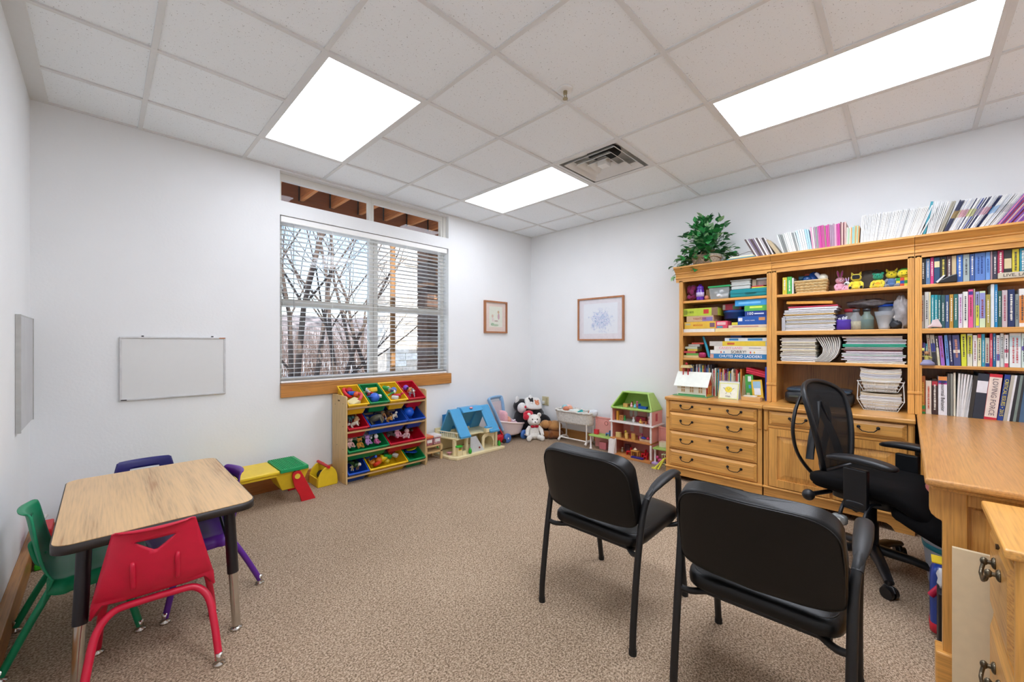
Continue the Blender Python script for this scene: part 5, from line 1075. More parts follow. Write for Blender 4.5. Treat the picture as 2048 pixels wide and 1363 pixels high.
b = M(); b.grid(lambda u, v: (lambda f: (lambda p: (p[0], p[1], p[2]))(bk((2*u-1)*bw(f)*.97, f)))(v*.985), 10, 24); mk('back_mesh', b, MSH, oc, solid=.002)
for s in (-1, 1):
    mk('back_spine', M().tube(arc([(s*.03, .13, .40), (s*.05, .25, .44), (s*.13, .30, .56), (s*.19, .30, .70), (s*.17, .30, .82), (s*.08, .32, .90)], 5), .016, 10, sq=(1.3, .6)), PBK, oc)
    mk('lumbar_strut', M().tube(arc([(s*.01, .265, .88), (s*.05, .25, .78), (s*.12, .235, .66), (s*.16, .225, .56)], 4), .014, 8, sq=(1.6, .5)), PBK, oc)
    ar = M(); ar.sq((s*.285, -.05, .42), (.02, .045, .02), .4, 14); ar.box(s*.285-.017, s*.285+.017, -.10, .0, .39, .60); ar.tube([(s*.10, .02, .385), (s*.285, -.05, .40)], .018, 8, sq=(1, 1.2))
    mk('arm_upright', ar, PBK, oc, bevel=.006)
    ap = M(); ap.sq((s*.287, -.07, .635), (.045, .145, .019), .55, 28, e2=.7)
    for p in ap.v: p.z += .012-.55*(p.y+.07)**2*1.2
    mk('arm_pad', ap, PBK, oc)
mk('tilt_knob', M().ell((-.30, .16, .40), (.032, .03, .03), 12).cyl((-.10, .15, .39), (-.28, .16, .40), .012), PBK, oc)
for k, (y, x) in enumerate([(.0, -.31), (-.10, -.31)]):
    lv_ = mk('lever', M().tube(arc([(x+.14, y, .41), (x+.06, y+.005, .42), (x-.0, y, .39), (x-.02, y, .355)], 4), .009, 8), PBK, oc)
    mk('paddle', M().sq((x-.022, y, .335), (.02, .034, .026), .6, 16, e2=.6), mat('#8a8d8c', .35, .3), lv_)
    mk('paddle_mark', M().box(x-.044, x-.0415, y-.012, y+.012, .328, .346), cover('#dfe4de'), lv_)
mk('rear_cushion', M().sq((.0, .10, .455), (.22, .12, .04), .5, 28, e2=.6), FAB, oc)
# --- things under the desk
bu = thing('bucket', 'pale plastic bucket with a teal band in the shadow under the desk', 'bucket', (2.98, -.19, 0))
mk('bucket_body', M().lathe([(.10, 0), (.115, .02), (.135, .22), (.14, .29), (.15, .30), (.15, .33), (.142, .335), (.135, .29), (.001, .05)], (2.98, -.19, .0), 28), plastic('#ccd4e0', .4), bu)
mk('teal_band', M().lathe([(.1365, .20), (.139, .225)], (2.98, -.19, 0), 28), plastic('#2aa0b8'), bu)
sbox_ = lambda n, b, m, l, c, **k: solo(n, b, m, l, c, **k)
b = M(); b.sq((2.505, -.122, .145), (.055, .055, .145), .4, 24, e2=.35); o = solo('snack_bag', b, plastic('#24408f', .25), 'blue and red shiny bag standing on the carpet under the desk', 'bag')
mk('red_stripe', M().tube([(2.452, -.07, .17), (2.452, -.10, .22), (2.458, -.13, .275)], .012, 8), plastic('#b81a40', .25), o); mk('red_base', M().sq((2.505, -.122, .035), (.057, .057, .03), .4, 20, e2=.5), plastic('#c01c30', .25), o)
wb_ = thing('waste_box', 'black open box with crumpled white tissue under the desk', 'box', (2.36, -.175, 0))
mk('box_body', M().box(2.30, 2.42, -.205, -.086, 0, .25), mat('#1c1c20', .5), wb_, bevel=.004); mk('box_label', M().box(2.298, 2.30, -.17, -.10, .03, .10), cover('#d0b088'), wb_)
crumple('tissue', (2.36, -.125, .295), (.04, .04, .05), 22, cover('#dcdcde'), 'crumpled white tissue on the black box under the desk', 'tissue', 5)
solo('yellow_card', M().box(2.35, 2.43, -.15, -.07, .348, .352), cover('#e8c82a'), 'yellow card lying on the white tissue under the desk', 'card')
solo('pink_bag', M().sq((2.985, -.145, .43), (.075, .085, .155), .8, 24), plastic('#e88a80', .35), 'pink bag standing up out of the pale bucket under the desk', 'bag')
solo('tablet_stand', M().box(3.30, 3.44, -.62, -.50, .7505, .757), mat('#26221f', .4), 'flat dark pad lying on the desk at the right edge', 'pad', bevel=.003)
# --- children's table
LAM = wood('y', '#dcb27a', '#b07c42', .3, .3, .8, .22); CHR = mat('#c9c4bc', .18, .95, name='chrome'); EDG = mat('#2a221e', .45, name='dark_edge_band')
kt = thing('kids_table', 'low wood topped activity table with dark edge by the left wall', 'table', (.17, 2.455, 0))
def rrect(x0, x1, y0, y1, r, n=6):
    o = []
    for cx, cy, a in ((x1-r, y1-r, 0), (x0+r, y1-r, 90), (x0+r, y0+r, 180), (x1-r, y0+r, 270)):
        for k in range(n+1): q = R(a+90*k/n); o.append((cx+r*math.cos(q), cy+r*math.sin(q)))
    return o
tp = rrect(-.125, .465, 1.995, 2.925, .055)
mk('tabletop', M().prism(rrect(-.121, .461, 1.999, 2.921, .052), 'z', .530, .561), LAM, kt)
mk('edge_band', M().prism(tp, 'z', .528, .559, smooth=True), EDG, kt)
for sx, sy in ((1, -1), (1, 1), (-1, -1), (-1, 1)):
    tx_, ty_ = .17+sx*.215, 2.46+sy*.355; fx, fy = .17+sx*.235, 2.46+sy*.39; top = Vector((tx_, ty_, .528)); ft = Vector((fx, fy, .018)); md = top.lerp(ft, .56)
    l = mk('leg', M().cyl(top, md, .021, n=14), mat('#17151a', .35), kt); mk('chrome_insert', M().cyl(md.lerp(top, .05), ft, .0165, n=14), CHR, l)
    mk('glide', M().lathe([(.001, .022), (.008, .02), (.012, .012), (.022, .008), (.022, 0), (.001, 0)], (fx, fy, 0), 16), CHR, l)
    mk('brace', M().tube([top.lerp(ft, .42), (tx_-sx*.02, ty_-sy*.22, .527)], .006, 6), mat('#17151a', .35), kt)
# --- children's chairs (look towards +Y)
def kids_chair(col, label, loc, rz, slot='tri', nm='kids_chair'):
    t = thing(nm, label, 'chair', loc, rz, "children's plastic chairs", local=True); m = mat(col, .38, name='moulded_plastic', var=.04, bump=.1, bscale=250)
    prof = arc([(a, c, c) for a, c in [(.165, .268), (.160, .292), (.13, .302), (.03, .292), (-.07, .288), (-.125, .300), (-.155, .340), (-.172, .40), (-.186, .48), (-.197, .545), (-.206, .566), (-.222, .565)]], 5); NV = len(prof)-1; NU = 24
    def width(i):
        z = prof[i].z if i > 24 else 0
        if i <= 20: return .165-.012*(1-i/20)**3*1
        f = min(1, max(0, (prof[i].z-.29)/.27)); return .178-.062*f
    r0 = next(i for i in range(24, NV) if prof[i].z > .475); r1 = next(i for i in range(24, NV) if prof[i].z > .52)
    KL, KR = 8, 16
    def hole(i):
        if i < r0: hw = .04
        elif i > r1: hw = .5 if slot == 'tri' else .55
        f = min(1, max(0, (i-r0)/(r1-r0)))
        return (.04+.44*f) if slot == 'tri' else .5
    def pt(i, k):
        a = hole(i) if i >= r0-2 else .333
        if k <= KL: u = -1+(1-a)*k/KL
        elif k <= KR: u = -a+2*a*(k-KL)/(KR-KL)
        else: u = a+(1-a)*(k-KR)/(NU-KR)
        w = width(i); p = prof[i]; e = abs(u)
        if i <= 26: dz = -.045*max(0, e-.86)/.14*1.0 + .010*max(0, e-.5); dy = 0
        else: dz = 0; dy = .022*e**2.2
        return (u*w*(1-.035*max(0, i-NV+6)), p.x+dy+.055, p.y+dz)
    b = M(); vs = []
    for i in range(NV+1):
        for k in range(NU+1): vs.append(pt(i, k))
    fs = []
    for i in range(NV):
        for k in range(NU):
            if r0 <= i < r1 and KL <= k < KR: continue
            fs.append((i*(NU+1)+k, i*(NU+1)+k+1, (i+1)*(NU+1)+k+1, (i+1)*(NU+1)+k))
    b.add(vs, fs, 0, True); sh_ = mk('shell', b, m, t, solid=.007)
    for s in (-1, 1): mk('moulded_rib', M().tube(arc([(s*.062, -.095, .345), (s*.062, -.112, .36), (s*.062, -.128, .43), (s*.062, -.120, .445)], 4), .008, 8), m, sh_)
    for nm2, y0, yt in (('rear_frame', -.19, -.07), ('front_frame', .185, .12)):
        pts = arc([(-.185, y0, .02), (-.172, y0+(yt-y0)*.45, .14), (-.155, y0+(yt-y0)*.8, .225), (-.115, yt, .268), (-.05, yt, .276), (.05, yt, .276), (.115, yt, .268), (.155, y0+(yt-y0)*.8, .225), (.172, y0+(yt-y0)*.45, .14), (.185, y0, .02)], 5)
        fr = mk(nm2, M().tube(pts, .0125, 12), m, t)
        for s in (-1, 1):
            mk('glide', M().lathe([(.001, .045), (.0115, .044), (.012, .018), (.008, .012), (.020, .008), (.020, 0), (.001, 0)], (s*.185, y0, 0), 16), CHR, fr)
    return t
kids_chair('#cf1238', "red plastic children's chair in front of the table, back to the camera", (.150, 2.095, 0), R(-6))
kids_chair('#0f8a5c', "green plastic children's chair between the table and the left wall", (-.072, 2.54, 0), R(-90))
kids_chair('#5a1f8a', "purple plastic children's chair tucked under the table's right side", (.358, 2.54, 0), R(96), slot='slot')
kids_chair('#26246a', "dark blue plastic children's chair at the far side of the table", (.17, 2.99, 0), R(180), slot='slot')
# ================================================================= on the walls
wb = thing('whiteboard', 'small blank whiteboard with aluminium frame on the window wall', 'whiteboard', (.374, YB-.01, .838)); AL = mat('#d4d4d4', .4, .3, name='aluminium')
x0, x1, z0, z1 = .079, .672, .84, 1.277; ya = YB-.018
mk('board', M().box(x0+.01, x1-.01, ya+.006, YB-.001, z0+.01, z1-.01), mat('#e4e4e2', .15, name='whiteboard_gloss', var=.005), wb)
for q in ((x0, x1, z0, z0+.012), (x0, x1, z1-.012, z1), (x0, x0+.012, z0+.012, z1-.012), (x1-.012, x1, z0+.012, z1-.012)): mk('frame', M().box(q[0], q[1], ya, YB-.001, q[2], q[3]), AL, wb, bevel=.002)
for x in (.195, .588): mk('clip', M().box(x-.006, x+.006, ya, YB-.001, z1, z1+.008), mat('#2a2a2a', .4), wb)
mk('brand_strip', M().box(.63, .668, ya-.001, ya, z1-.010, z1-.003), cover('#c07a50'), wb); mk('marker_strip', M().box(.085, .115, ya-.001, ya, z0+.003, z0+.009), INK, wb)
lb = thing('wall_board', 'pale grey pin board on the left wall seen edge on', 'board', (XL+.01, 3.48, .78))
mk('board', M().box(XL+.001, XL+.016, 3.216, 3.745, .78, 1.372), mat('#c9c9ca', .7, var=.04, scale=6), lb); mk('frame', M().box(XL+.001, XL+.02, 3.206, 3.216, .775, 1.38).box(XL+.001, XL+.02, 3.745, 3.752, .775, 1.38).box(XL+.001, XL+.0165, 3.216, 3.745, 1.372, 1.38), mat('#b8b8b4', .5), lb)
def picture(name, label, P, paint, matc, inner):
    """P maps (across 0-1, up 0-1, out) to the wall"""
    t = thing(name, label, 'picture', P(.5, 0, 0)); W1 = wood('z', '#b5764a', '#8f5630', .4, .2)
    def q(a0, a1, b0, b1, o0, o1, n, m, par=t):
        b = M(); v = [P(a, c, o) for o in (o0, o1) for c in (b0, b1) for a in (a0, a1)]
        b.add(v, [(0, 2, 3, 1), (4, 5, 7, 6), (0, 1, 5, 4), (2, 6, 7, 3), (0, 4, 6, 2), (1, 3, 7, 5)]); return mk(n, b, m, par)
    wx, wz = inner[4], inner[5]
    for a in ((0, 1, 0, wz), (0, 1, 1-wz, 1), (0, wx, wz, 1-wz), (1-wx, 1, wz, 1-wz)): q(*a, .0, .028, 'frame', W1)
    mt_ = q(wx, 1-wx, wz, 1-wz, .004, .010, 'mat_board', cover(matc)); q(inner[0], inner[1], inner[2], inner[3], .010, .011, 'print', paint, mt_)
    gls = mat('#ffffff', .03, name='picture_glass', alpha=.07, var=0, spec=.8); q(wx, 1-wx, wz, 1-wz, .018, .019, 'glass', gls)
    return t, q
def blot(paper, cols, sc, cx, cy, rx, ry, ax, seed=0, thr=(.35, .6)):
    """watercolour-like blotches inside an ellipse, in object space"""
    m, nt, b = newmat('watercolour'); tc = nd(nt, 'ShaderNodeTexCoord'); mp = nd(nt, 'ShaderNodeMapping'); loc = [0, 0, 0]
    nt.links.new(tc.outputs['Object'], mp.inputs['Vector']); s = [0, 0, 0]; s[ax] = 1/rx; s[2] = 1/ry; l = [0, 0, 0]; l[ax] = -cx/rx; l[2] = -cy/ry
    mp.inputs['Scale'].default_value = s; mp.inputs['Location'].default_value = l
    ln = nd(nt, 'ShaderNodeVectorMath', operation='LENGTH'); nt.links.new(mp.outputs[0], ln.inputs[0])
    n = nd(nt, 'ShaderNodeTexNoise'); n.inputs['Scale'].default_value = sc; n.inputs['Detail'].default_value = 5; nt.links.new(tc.outputs['Object'], n.inputs['Vector'])
    a = nd(nt, 'ShaderNodeMath', operation='MULTIPLY_ADD'); a.inputs[1].default_value = .45; nt.links.new(ln.outputs['Value'], a.inputs[0]); nt.links.new(n.outputs['Fac'], a.inputs[2])
    msk = ramp(nt, a.outputs[0], [(.72, '#ffffff'), (.92, '#000000')])
    n2 = nd(nt, 'ShaderNodeTexNoise'); n2.inputs['Scale'].default_value = sc*2.2; n2.inputs['Detail'].default_value = 4; nt.links.new(tc.outputs['Object'], n2.inputs['Vector'])
    c = ramp(nt, n2.outputs['Fac'], [(.35+.3*i/(len(cols)-1), q) for i, q in enumerate(cols)])
    mix = nd(nt, 'ShaderNodeMix', data_type='RGBA'); nt.links.new(msk.outputs[0], mix.inputs[0]); mix.inputs[6].default_value = hexc(paper); nt.links.new(c.outputs[0], mix.inputs[7])
    nt.links.new(mix.outputs[2], b.inputs['Base Color']); b.inputs['Roughness'].default_value = .8; return m
picture('framed_print', 'wood framed print of blue and lavender flowers on the right wall', lambda a, c, o: Vector((XR-.001-o, 2.985-.642*a, 1.262+.525*c)), blot('#e8ebf0', ['#7f9ac8', '#c0cfe6', '#e6e8f0', '#b8b4dc', '#9ac4dc'], 26, -.01, .24, .17, .15, 1), '#e3dde2', (.13, .87, .16, .86, .028, .036))
t, q = picture('framed_print', 'small wood framed print of two figures beside the window', lambda a, c, o: Vector((3.355+.397*a, YB-.001-o, 1.360+.410*c)), cover('#e2e4d2'), '#e4cdbf', (.22, .80, .19, .83, .055, .05))
def spot(a, c, ra, rc, col, n): 
    b = M(); b.ell((3.355+.397*a, YB-.0135, 1.36+.41*c), (ra, .0012, rc), 12); mk(n, b, cover(col), t)
for a, c, ra, rc, col in ((.36, .27, .03, .018, '#8fb08a'), (.5, .25, .05, .014, '#a8c09a'), (.62, .66, .017, .019, '#cba070'), (.63, .52, .018, .04, '#c89aa0'), (.36, .53, .018, .02, '#d8b8a0'), (.38, .42, .017, .028, '#e4d0cc'), (.52, .38, .035, .009, '#b89a90')): spot(a, c, ra, rc, col, 'painted_shape')
ou = thing('wall_outlet', 'beige wall outlet with a white plug low on the right wall', 'outlet', (XR, 3.53, .375))
mk('cover_plate', M().box(XR-.006, XR, 3.475, 3.59, .38, .50), mat('#cfc49c', .4), ou, bevel=.003); mk('socket', M().box(XR-.009, XR-.006, 3.49, 3.525, .395, .485), mat('#b8ac84', .4), ou, bevel=.003); mk('plug', M().box(XR-.04, XR-.006, 3.54, 3.57, .40, .44), plastic('#e6e6e2'), ou, bevel=.005)
# ================================================================= toy bin rack
MAPLE = wood('z', '#dcbb84', '#c49c62', .5, .1); MAPX = wood('x', '#d9b47c', '#bf945a', .5, .1)
RX0, RX1 = 1.478, 2.300
rk = thing('toy_rack', 'light wooden toy rack with tilted plastic bins under the window', 'toy rack', ((RX0+RX1)/2, 3.62, 0))
for x0, x1 in ((RX0, RX0+.016), (RX1-.016, RX1)):
    pf = [(3.472, 0), (3.77, 0), (3.77, .755), (3.755, .768), (3.487, .768), (3.472, .755)]
    sd = mk('side_panel', M().prism(pf, 'x', x0, x1), MAPLE, rk, bevel=.004)
    mk('hand_hole', M().sq(((x0+x1)/2, 3.62, .72), (.0086, .035, .013), .6, 18), mat('#6b5230', .8), sd)
    for y, z in ((3.53, .70), (3.53, .50), (3.60, .53), (3.53, .30), (3.66, .32), (3.53, .1), (3.70, .68)): mk('bolt', M().cyl((x0-.0012, y, z), (x0, y, z), .004, n=8), mat('#3a3028', .5, .5), sd)
DOW = [.655, .448, .248, .052]
for z in DOW:
    mk('dowel', M().cyl((RX0+.016, 3.486, z), (RX1-.016, 3.486, z), .010, n=12), MAPX, rk)
    mk('dowel', M().cyl((RX0+.016, 3.70, z+.105), (RX1-.016, 3.70, z+.105), .011, n=12), MAPX, rk)
BW = (RX1-RX0-.032)/4
BC = {'r': '#c4122c', 'g': '#0f8a4c', 'y': '#f0c21e', 'b': '#1c4fb4'}; BN = {'r': 'red', 'g': 'green', 'y': 'yellow', 'b': 'blue'}
TILT = R(31)
def bin_(row, slot, span, c, label):
    w = BW*span-.010; x = RX0+.016+BW*(slot+span/2); D = .285; H = .125; z = DOW[row]
    t = thing('toy_bin', label, 'storage bin', (x, 3.60, z), group=None, local=True); t.rotation_euler = (TILT, 0, 0)
    # local: front rim sits over the front dowel; rim plane z=.06
    t.location = (x, 3.512, z+.010)
    b = M(); i = .022; zr, zb = .045, .045-H; y0, y1 = -.03, D-.03; th = .0035
    o = [(-w/2+.004, y0+.004, zr), (w/2-.004, y0+.004, zr), (w/2-.004, y1-.004, zr), (-w/2+.004, y1-.004, zr), (-w/2+i, y0+i, zb), (w/2-i, y0+i, zb), (w/2-i, y1-i, zb), (-w/2+i, y1-i, zb)]
    b.add(o, [(0, 4, 5, 1), (1, 5, 6, 2), (2, 6, 7, 3), (3, 7, 4, 0), (4, 7, 6, 5)]); m = plastic(BC[c], .3)
    mk('bin_body', b, m, t, solid=.003, bevel=.006)
    r_ = M(); e = .008
    for q in ((-w/2-e+.006, w/2+e-.006, y0-e, y0+e), (-w/2-e+.006, w/2+e-.006, y1-e, y1+e), (-w/2-e+.006, -w/2+e, y0+e, y1-e), (w/2-e, w/2+e-.006, y0+e, y1-e)): r_.box(q[0], q[1], q[2], q[3], zr-.006, zr+.005)
    mk('rim', r_, m, t, bevel=.002)
    MX = Matrix.Translation(t.location) @ Euler((TILT, 0, 0)).to_matrix().to_4x4()
    def at(u, v, d=.03):   # u across 0-1, v front-back 0-1, d depth below rim
        return MX @ Vector((-w/2+.03+(w-.06)*u, y0+.035+(D-.07)*v, zr-d))
    return at
A = {}
A['t1'] = bin_(0, 0, 1, 'y', 'yellow toy bin at the left end of the top row')
A['t2'] = bin_(0, 1, 1, 'g', 'green toy bin between two yellow ones in the top row')
A['t3'] = bin_(0, 2, 1, 'y', 'yellow toy bin between green and red in the top row')
A['t4'] = bin_(0, 3, 1, 'r', 'red toy bin at the right end of the top row')
A['m1'] = bin_(1, 0, 1, 'r', 'small red toy bin at the left of the second row')
A['m2'] = bin_(1, 1, 2, 'b', 'wide blue toy bin in the middle of the second row')
A['m3'] = bin_(1, 3, 1, 'b', 'small blue toy bin at the right of the second row')
A['n1'] = bin_(2, 0, 2, 'g', 'wide green toy bin full of plush in the third row')
A['n2'] = bin_(2, 2, 2, 'r', 'wide red toy bin on the right of the third row')
A['b1'] = bin_(3, 0, 1, 'b', 'small blue toy bin at the left of the bottom row')
A['b2'] = bin_(3, 1, 2, 'y', 'wide yellow toy bin in the middle of the bottom row')
A['b3'] = bin_(3, 3, 1, 'g', 'small green toy bin at the right of the bottom row')
WH = {'t1': 'in the left yellow top bin', 't2': 'in the green top bin', 't3': 'in the right yellow top bin', 't4': 'in the red top bin', 'm1': 'in the small red bin', 'm2': 'in the wide blue bin', 'm3': 'in the small blue second row bin', 'n1': 'in the wide green bin', 'n2': 'in the wide red bin', 'b1': 'in the small blue bottom bin', 'b2': 'in the wide yellow bin', 'b3': 'in the small green bottom bin'}
tr = random.Random(21); USED = {}
def toy(kind, key, u, v, s, c, d=.012, lab=None, c2=None, rz=None):
    s *= 1.28; p = A[key](u, v, d); rz = tr.uniform(0, 6.28) if rz is None else rz; mx = TR(p.x, p.y, p.z, tr.uniform(-.5, .5), tr.uniform(-.5, .5), rz); b = M(); m = [plastic(c, .3), plastic(c2 or '#e8e4d8', .4)]; nm = 'toy_'+kind; k_ = (key, cname(c), kind); USED[k_] = USED.get(k_, 0)+1; pos = ['', ' at its left', ' at its right', ' at its back'][USED[k_]-1 if not lab else 0]
    if kind == 'block': b.sq((0, 0, 0), (s, s*.7, s*.5), .25, 14, mx=mx)
    elif kind == 'ball': b.ell((0, 0, 0), s, 16, mx=mx)
    elif kind == 'ring': b.tube([(s*math.cos(q*PI/8), s*math.sin(q*PI/8), 0) for q in range(16)], s*.3, 8, closed=True, mx=TR(p.x, p.y, p.z, R(50)+tr.uniform(-.3, .3), tr.uniform(-.4, .4), rz))
    elif kind == 'cup': b.lathe([(.001, -s*.6), (s*.6, -s*.6), (s*.8, s*.6), (s*.7, s*.6), (s*.5, -s*.4), (.001, -s*.4)], n=16, mx=mx)
    elif kind == 'stick': b.tube([(-s*1.6, 0, 0), (0, 0, s*.2), (s*1.6, 0, 0)], s*.3, 8, mx=mx); b.ell((s*1.6, 0, 0), s*.45, 8, m=1, mx=mx)
    elif kind == 'car': b.sq((0, 0, 0), (s*1.2, s*.55, s*.35), .4, 14, mx=mx); b.sq((-s*.1, 0, s*.35), (s*.6, s*.45, s*.3), .5, 12, m=1, mx=mx); [b.cyl((a, -s*.58, -s*.3), (a, s*.58, -s*.3), s*.28, n=10, m=1, mx=mx) for a in (-s*.7, s*.7)]
    elif kind == 'animal':
        b.ell((0, 0, 0), (s*1.1, s*.5, s*.5), 12, mx=mx); b.ell((s*1.25, 0, s*.45), (s*.45, s*.32, s*.36), 10, mx=mx, m=1)
        for a in (-s*.7, s*.7):
            for e in (-s*.3, s*.3): b.tube([(a, e, 0), (a, e, -s*.9)], s*.17, 6, mx=mx)
        b.tube([(-s, 0, .2*s), (-s*1.5, 0, s*.5)], s*.12, 6, mx=mx)
    elif kind == 'figure':
        b.ell((0, 0, 0), (s*.4, s*.3, s*.55), 10, mx=mx); b.ell((0, 0, s*.8), s*.33, 10, m=1, mx=mx)
        for e in (-1, 1): b.tube([(e*s*.3, 0, s*.3), (e*s*.75, 0, 0)], s*.13, 6, mx=mx); b.tube([(e*s*.2, 0, -s*.4), (e*s*.3, 0, -s*1.1)], s*.16, 6, mx=mx)
    elif kind == 'plate': b.lathe([(.001, 0), (s*.8, 0), (s, s*.16), (s*.96, s*.18), (s*.78, s*.06), (.001, s*.06)], n=24, mx=mx)
    elif kind == 'tracks': b.tube([(s*math.cos(q*PI/10), s*.7*math.sin(q*PI/10), 0) for q in range(17)], s*.22, 8, mx=mx, sq=(1, .5))
    solo(nm, b, m, '%s toy %s %s' % (lab or cname(c), kind if not lab else 'piece', WH[key]+pos), 'toy', None)
for kind, key, u, v, s, c, kw in [
    ('ring', 't1', .25, .75, .036, '#d8202c', dict(lab='large red handset')), ('ring', 't1', .75, .35, .036, '#e0505c', dict(lab='coral phone like')), ('block', 't1', .5, .7, .028, '#1f50b0', {}), ('block', 't1', .35, .15, .045, '#e8d8a0', dict(d=.03)), ('ball', 't1', .8, .6, .022, '#e06030', dict(lab='orange round')), ('block', 't1', .45, .9, .03, '#c02030', dict(lab='dark red upper')),
    ('block', 't2', .6, .8, .034, '#f0c83a', dict(d=.01)), ('cup', 't2', .25, .8, .022, '#d0d0d8', {}), ('ball', 't2', .4, .25, .036, '#3a6ad0', dict(lab='blue and white bumpy')), ('plate', 't2', .2, .3, .035, '#2a58c8', {}), ('stick', 't2', .5, .5, .024, '#c83038', {}), ('car', 't2', .75, .3, .022, '#d8d8dc', {}), ('figure', 't2', .15, .55, .02, '#b02840', {}),
    ('block', 't3', .2, .85, .025, '#2a9a4a', {}), ('tracks', 't3', .45, .65, .035, '#9aa4b8', {}), ('ball', 't3', .7, .65, .024, '#4a70c0', dict(lab='blue round')), ('animal', 't3', .75, .25, .026, '#d02848', dict(c2='#d02848')), ('block', 't3', .4, .12, .024, '#dfe4e0', {}), ('stick', 't3', .2, .35, .024, '#3a9a4a', {}), ('figure', 't3', .55, .45, .022, '#c03858', {}), ('car', 't3', .35, .85, .02, '#d8b84a', {}),
    ('ball', 't4', .3, .75, .022, '#8a4ac0', dict(lab='purple round')), ('animal', 't4', .5, .55, .024, '#c87838', dict(c2='#30303a')), ('figure', 't4', .6, .25, .026, '#b0a8a8', {}), ('figure', 't4', .3, .3, .022, '#8a8090', dict(c2='#d8a888')), ('car', 't4', .75, .5, .018, '#6a6a70', {}),
    ('animal', 'm1', .3, .6, .03, '#4a7a7a', dict(c2='#3a6a6a')), ('animal', 'm1', .7, .45, .032, '#c0966a', dict(c2='#b0845a')), ('animal', 'm1', .4, .2, .028, '#d0c8b8', {}), ('animal', 'm1', .6, .8, .026, '#7a4a2a', dict(c2='#6a3a20')),
    ('animal', 'm2', .22, .35, .05, '#6f6a58', dict(c2='#605c4c')), ('animal', 'm2', .5, .5, .034, '#a8703a', dict(c2='#c08a50')), ('animal', 'm2', .66, .55, .03, '#5a4028', dict(c2='#4a3420')), ('animal', 'm2', .8, .35, .026, '#d8cfc0', {}), ('animal', 'm2', .4, .75, .03, '#4a4a44', dict(c2='#3a3a36')), ('animal', 'm2', .6, .2, .024, '#c8883a', {}),
    ('ball', 'm3', .3, .45, .042, '#1a60e0', dict(lab='bright blue ball')), ('ball', 'm3', .8, .75, .036, '#d81c30', dict(lab='red ball')), ('block', 'm3', .5, .85, .03, '#1848a8', {}),
    ('stick', 'b1', .3, .5, .036, '#3a5a30', dict(c2='#2a4a24')), ('stick', 'b1', .5, .7, .034, '#5a7a40', dict(c2='#3a5a2c', lab='olive green')), ('animal', 'b1', .6, .3, .026, '#8a6a3a', dict(c2='#5a4a2a')), ('stick', 'b1', .7, .5, .03, '#243a20', dict(lab='dark plant like')), ('figure', 'b1', .3, .25, .022, '#c8b890', {}),
    ('block', 'b2', .08, .7, .026, '#1f58c8', {}), ('stick', 'b2', .18, .5, .03, '#2a68d8', {}), ('ball', 'b2', .3, .3, .026, '#e07a20', dict(lab='orange ball')), ('block', 'b2', .2, .15, .026, '#d83a20', {}), ('cup', 'b2', .45, .35, .035, '#f0d020', {}), ('ball', 'b2', .6, .75, .036, '#22181a', dict(lab='dark brown round')), ('block', 'b2', .62, .45, .03, '#1f9a40', {}), ('block', 'b2', .42, .8, .032, '#e0e0dc', {}), ('stick', 'b2', .75, .55, .026, '#c82030', {}), ('block', 'b2', .86, .4, .022, '#c8c8c0', {}), ('cup', 'b2', .1, .25, .024, '#e08a30', {}), ('ball', 'b2', .52, .15, .02, '#c8b020', {}),
    ('plate', 'b3', .55, .5, .052, '#1c50c0', dict(d=.03)), ('plate', 'b3', .62, .52, .044, '#e8e020', dict(d=.005)), ('plate', 'b3', .3, .5, .045, '#1840a0', dict(d=.04, lab='dark blue dish'))]:
    toy(kind, key, u, v, s, c, **kw)
def bplush(key, u, v, h, c, label, **k):
    p = A[key](u, v, .055); plush('plush_toy', label, (p.x, p.y, p.z), h*1.15, c, rz=tr.uniform(-.8, .8), **k)
for a in [('n1', .25, .75, .11, '#d8ccb8', 'beige plush bear in the wide green bin', dict(muzzle='#7a5a48')), ('n1', .55, .85, .12, '#e4e2de', 'white and grey plush cow in the wide green bin', dict(ear='floppy', ears='#8a8480', muzzle='#e8c8c8')), ('n1', .75, .7, .11, '#e8e6e4', 'white plush cow with pink nose in the wide green bin', dict(ear='floppy', muzzle='#f0a8b8')), ('n1', .1, .35, .09, '#e8b8b0', 'pink plush pig in the wide green bin', dict(ear='point', muzzle='#f0c8c0')), ('n1', .35, .25, .085, '#c88a2a', 'golden brown plush lion in the wide green bin', dict(muzzle='#3a2a20')), ('n1', .6, .35, .09, '#c89ad8', 'lilac plush in the wide green bin', {}), ('n1', .85, .3, .085, '#d86aa0', 'pink nosed small plush in the wide green bin', dict(head='#e8e0e0')),
          ('n2', .2, .6, .12, '#5a5450', 'grey plush at the left of the wide red bin', dict(ear='floppy')), ('n2', .35, .45, .11, '#e8a0b0', 'pink spotted plush in the wide red bin', dict(head='#f0d8dc')), ('n2', .55, .8, .11, '#26221f', 'black and white plush dog in the wide red bin', dict(head='#e0dcd8', ears='#26221f')), ('n2', .78, .7, .12, '#4a3220', 'dark brown furry plush in the wide red bin', {}), ('n2', .65, .3, .09, '#e8c0c0', 'pale pink plush rabbit in the wide red bin', dict(ear='long'))]:
    bplush(*a[:6], **a[6])
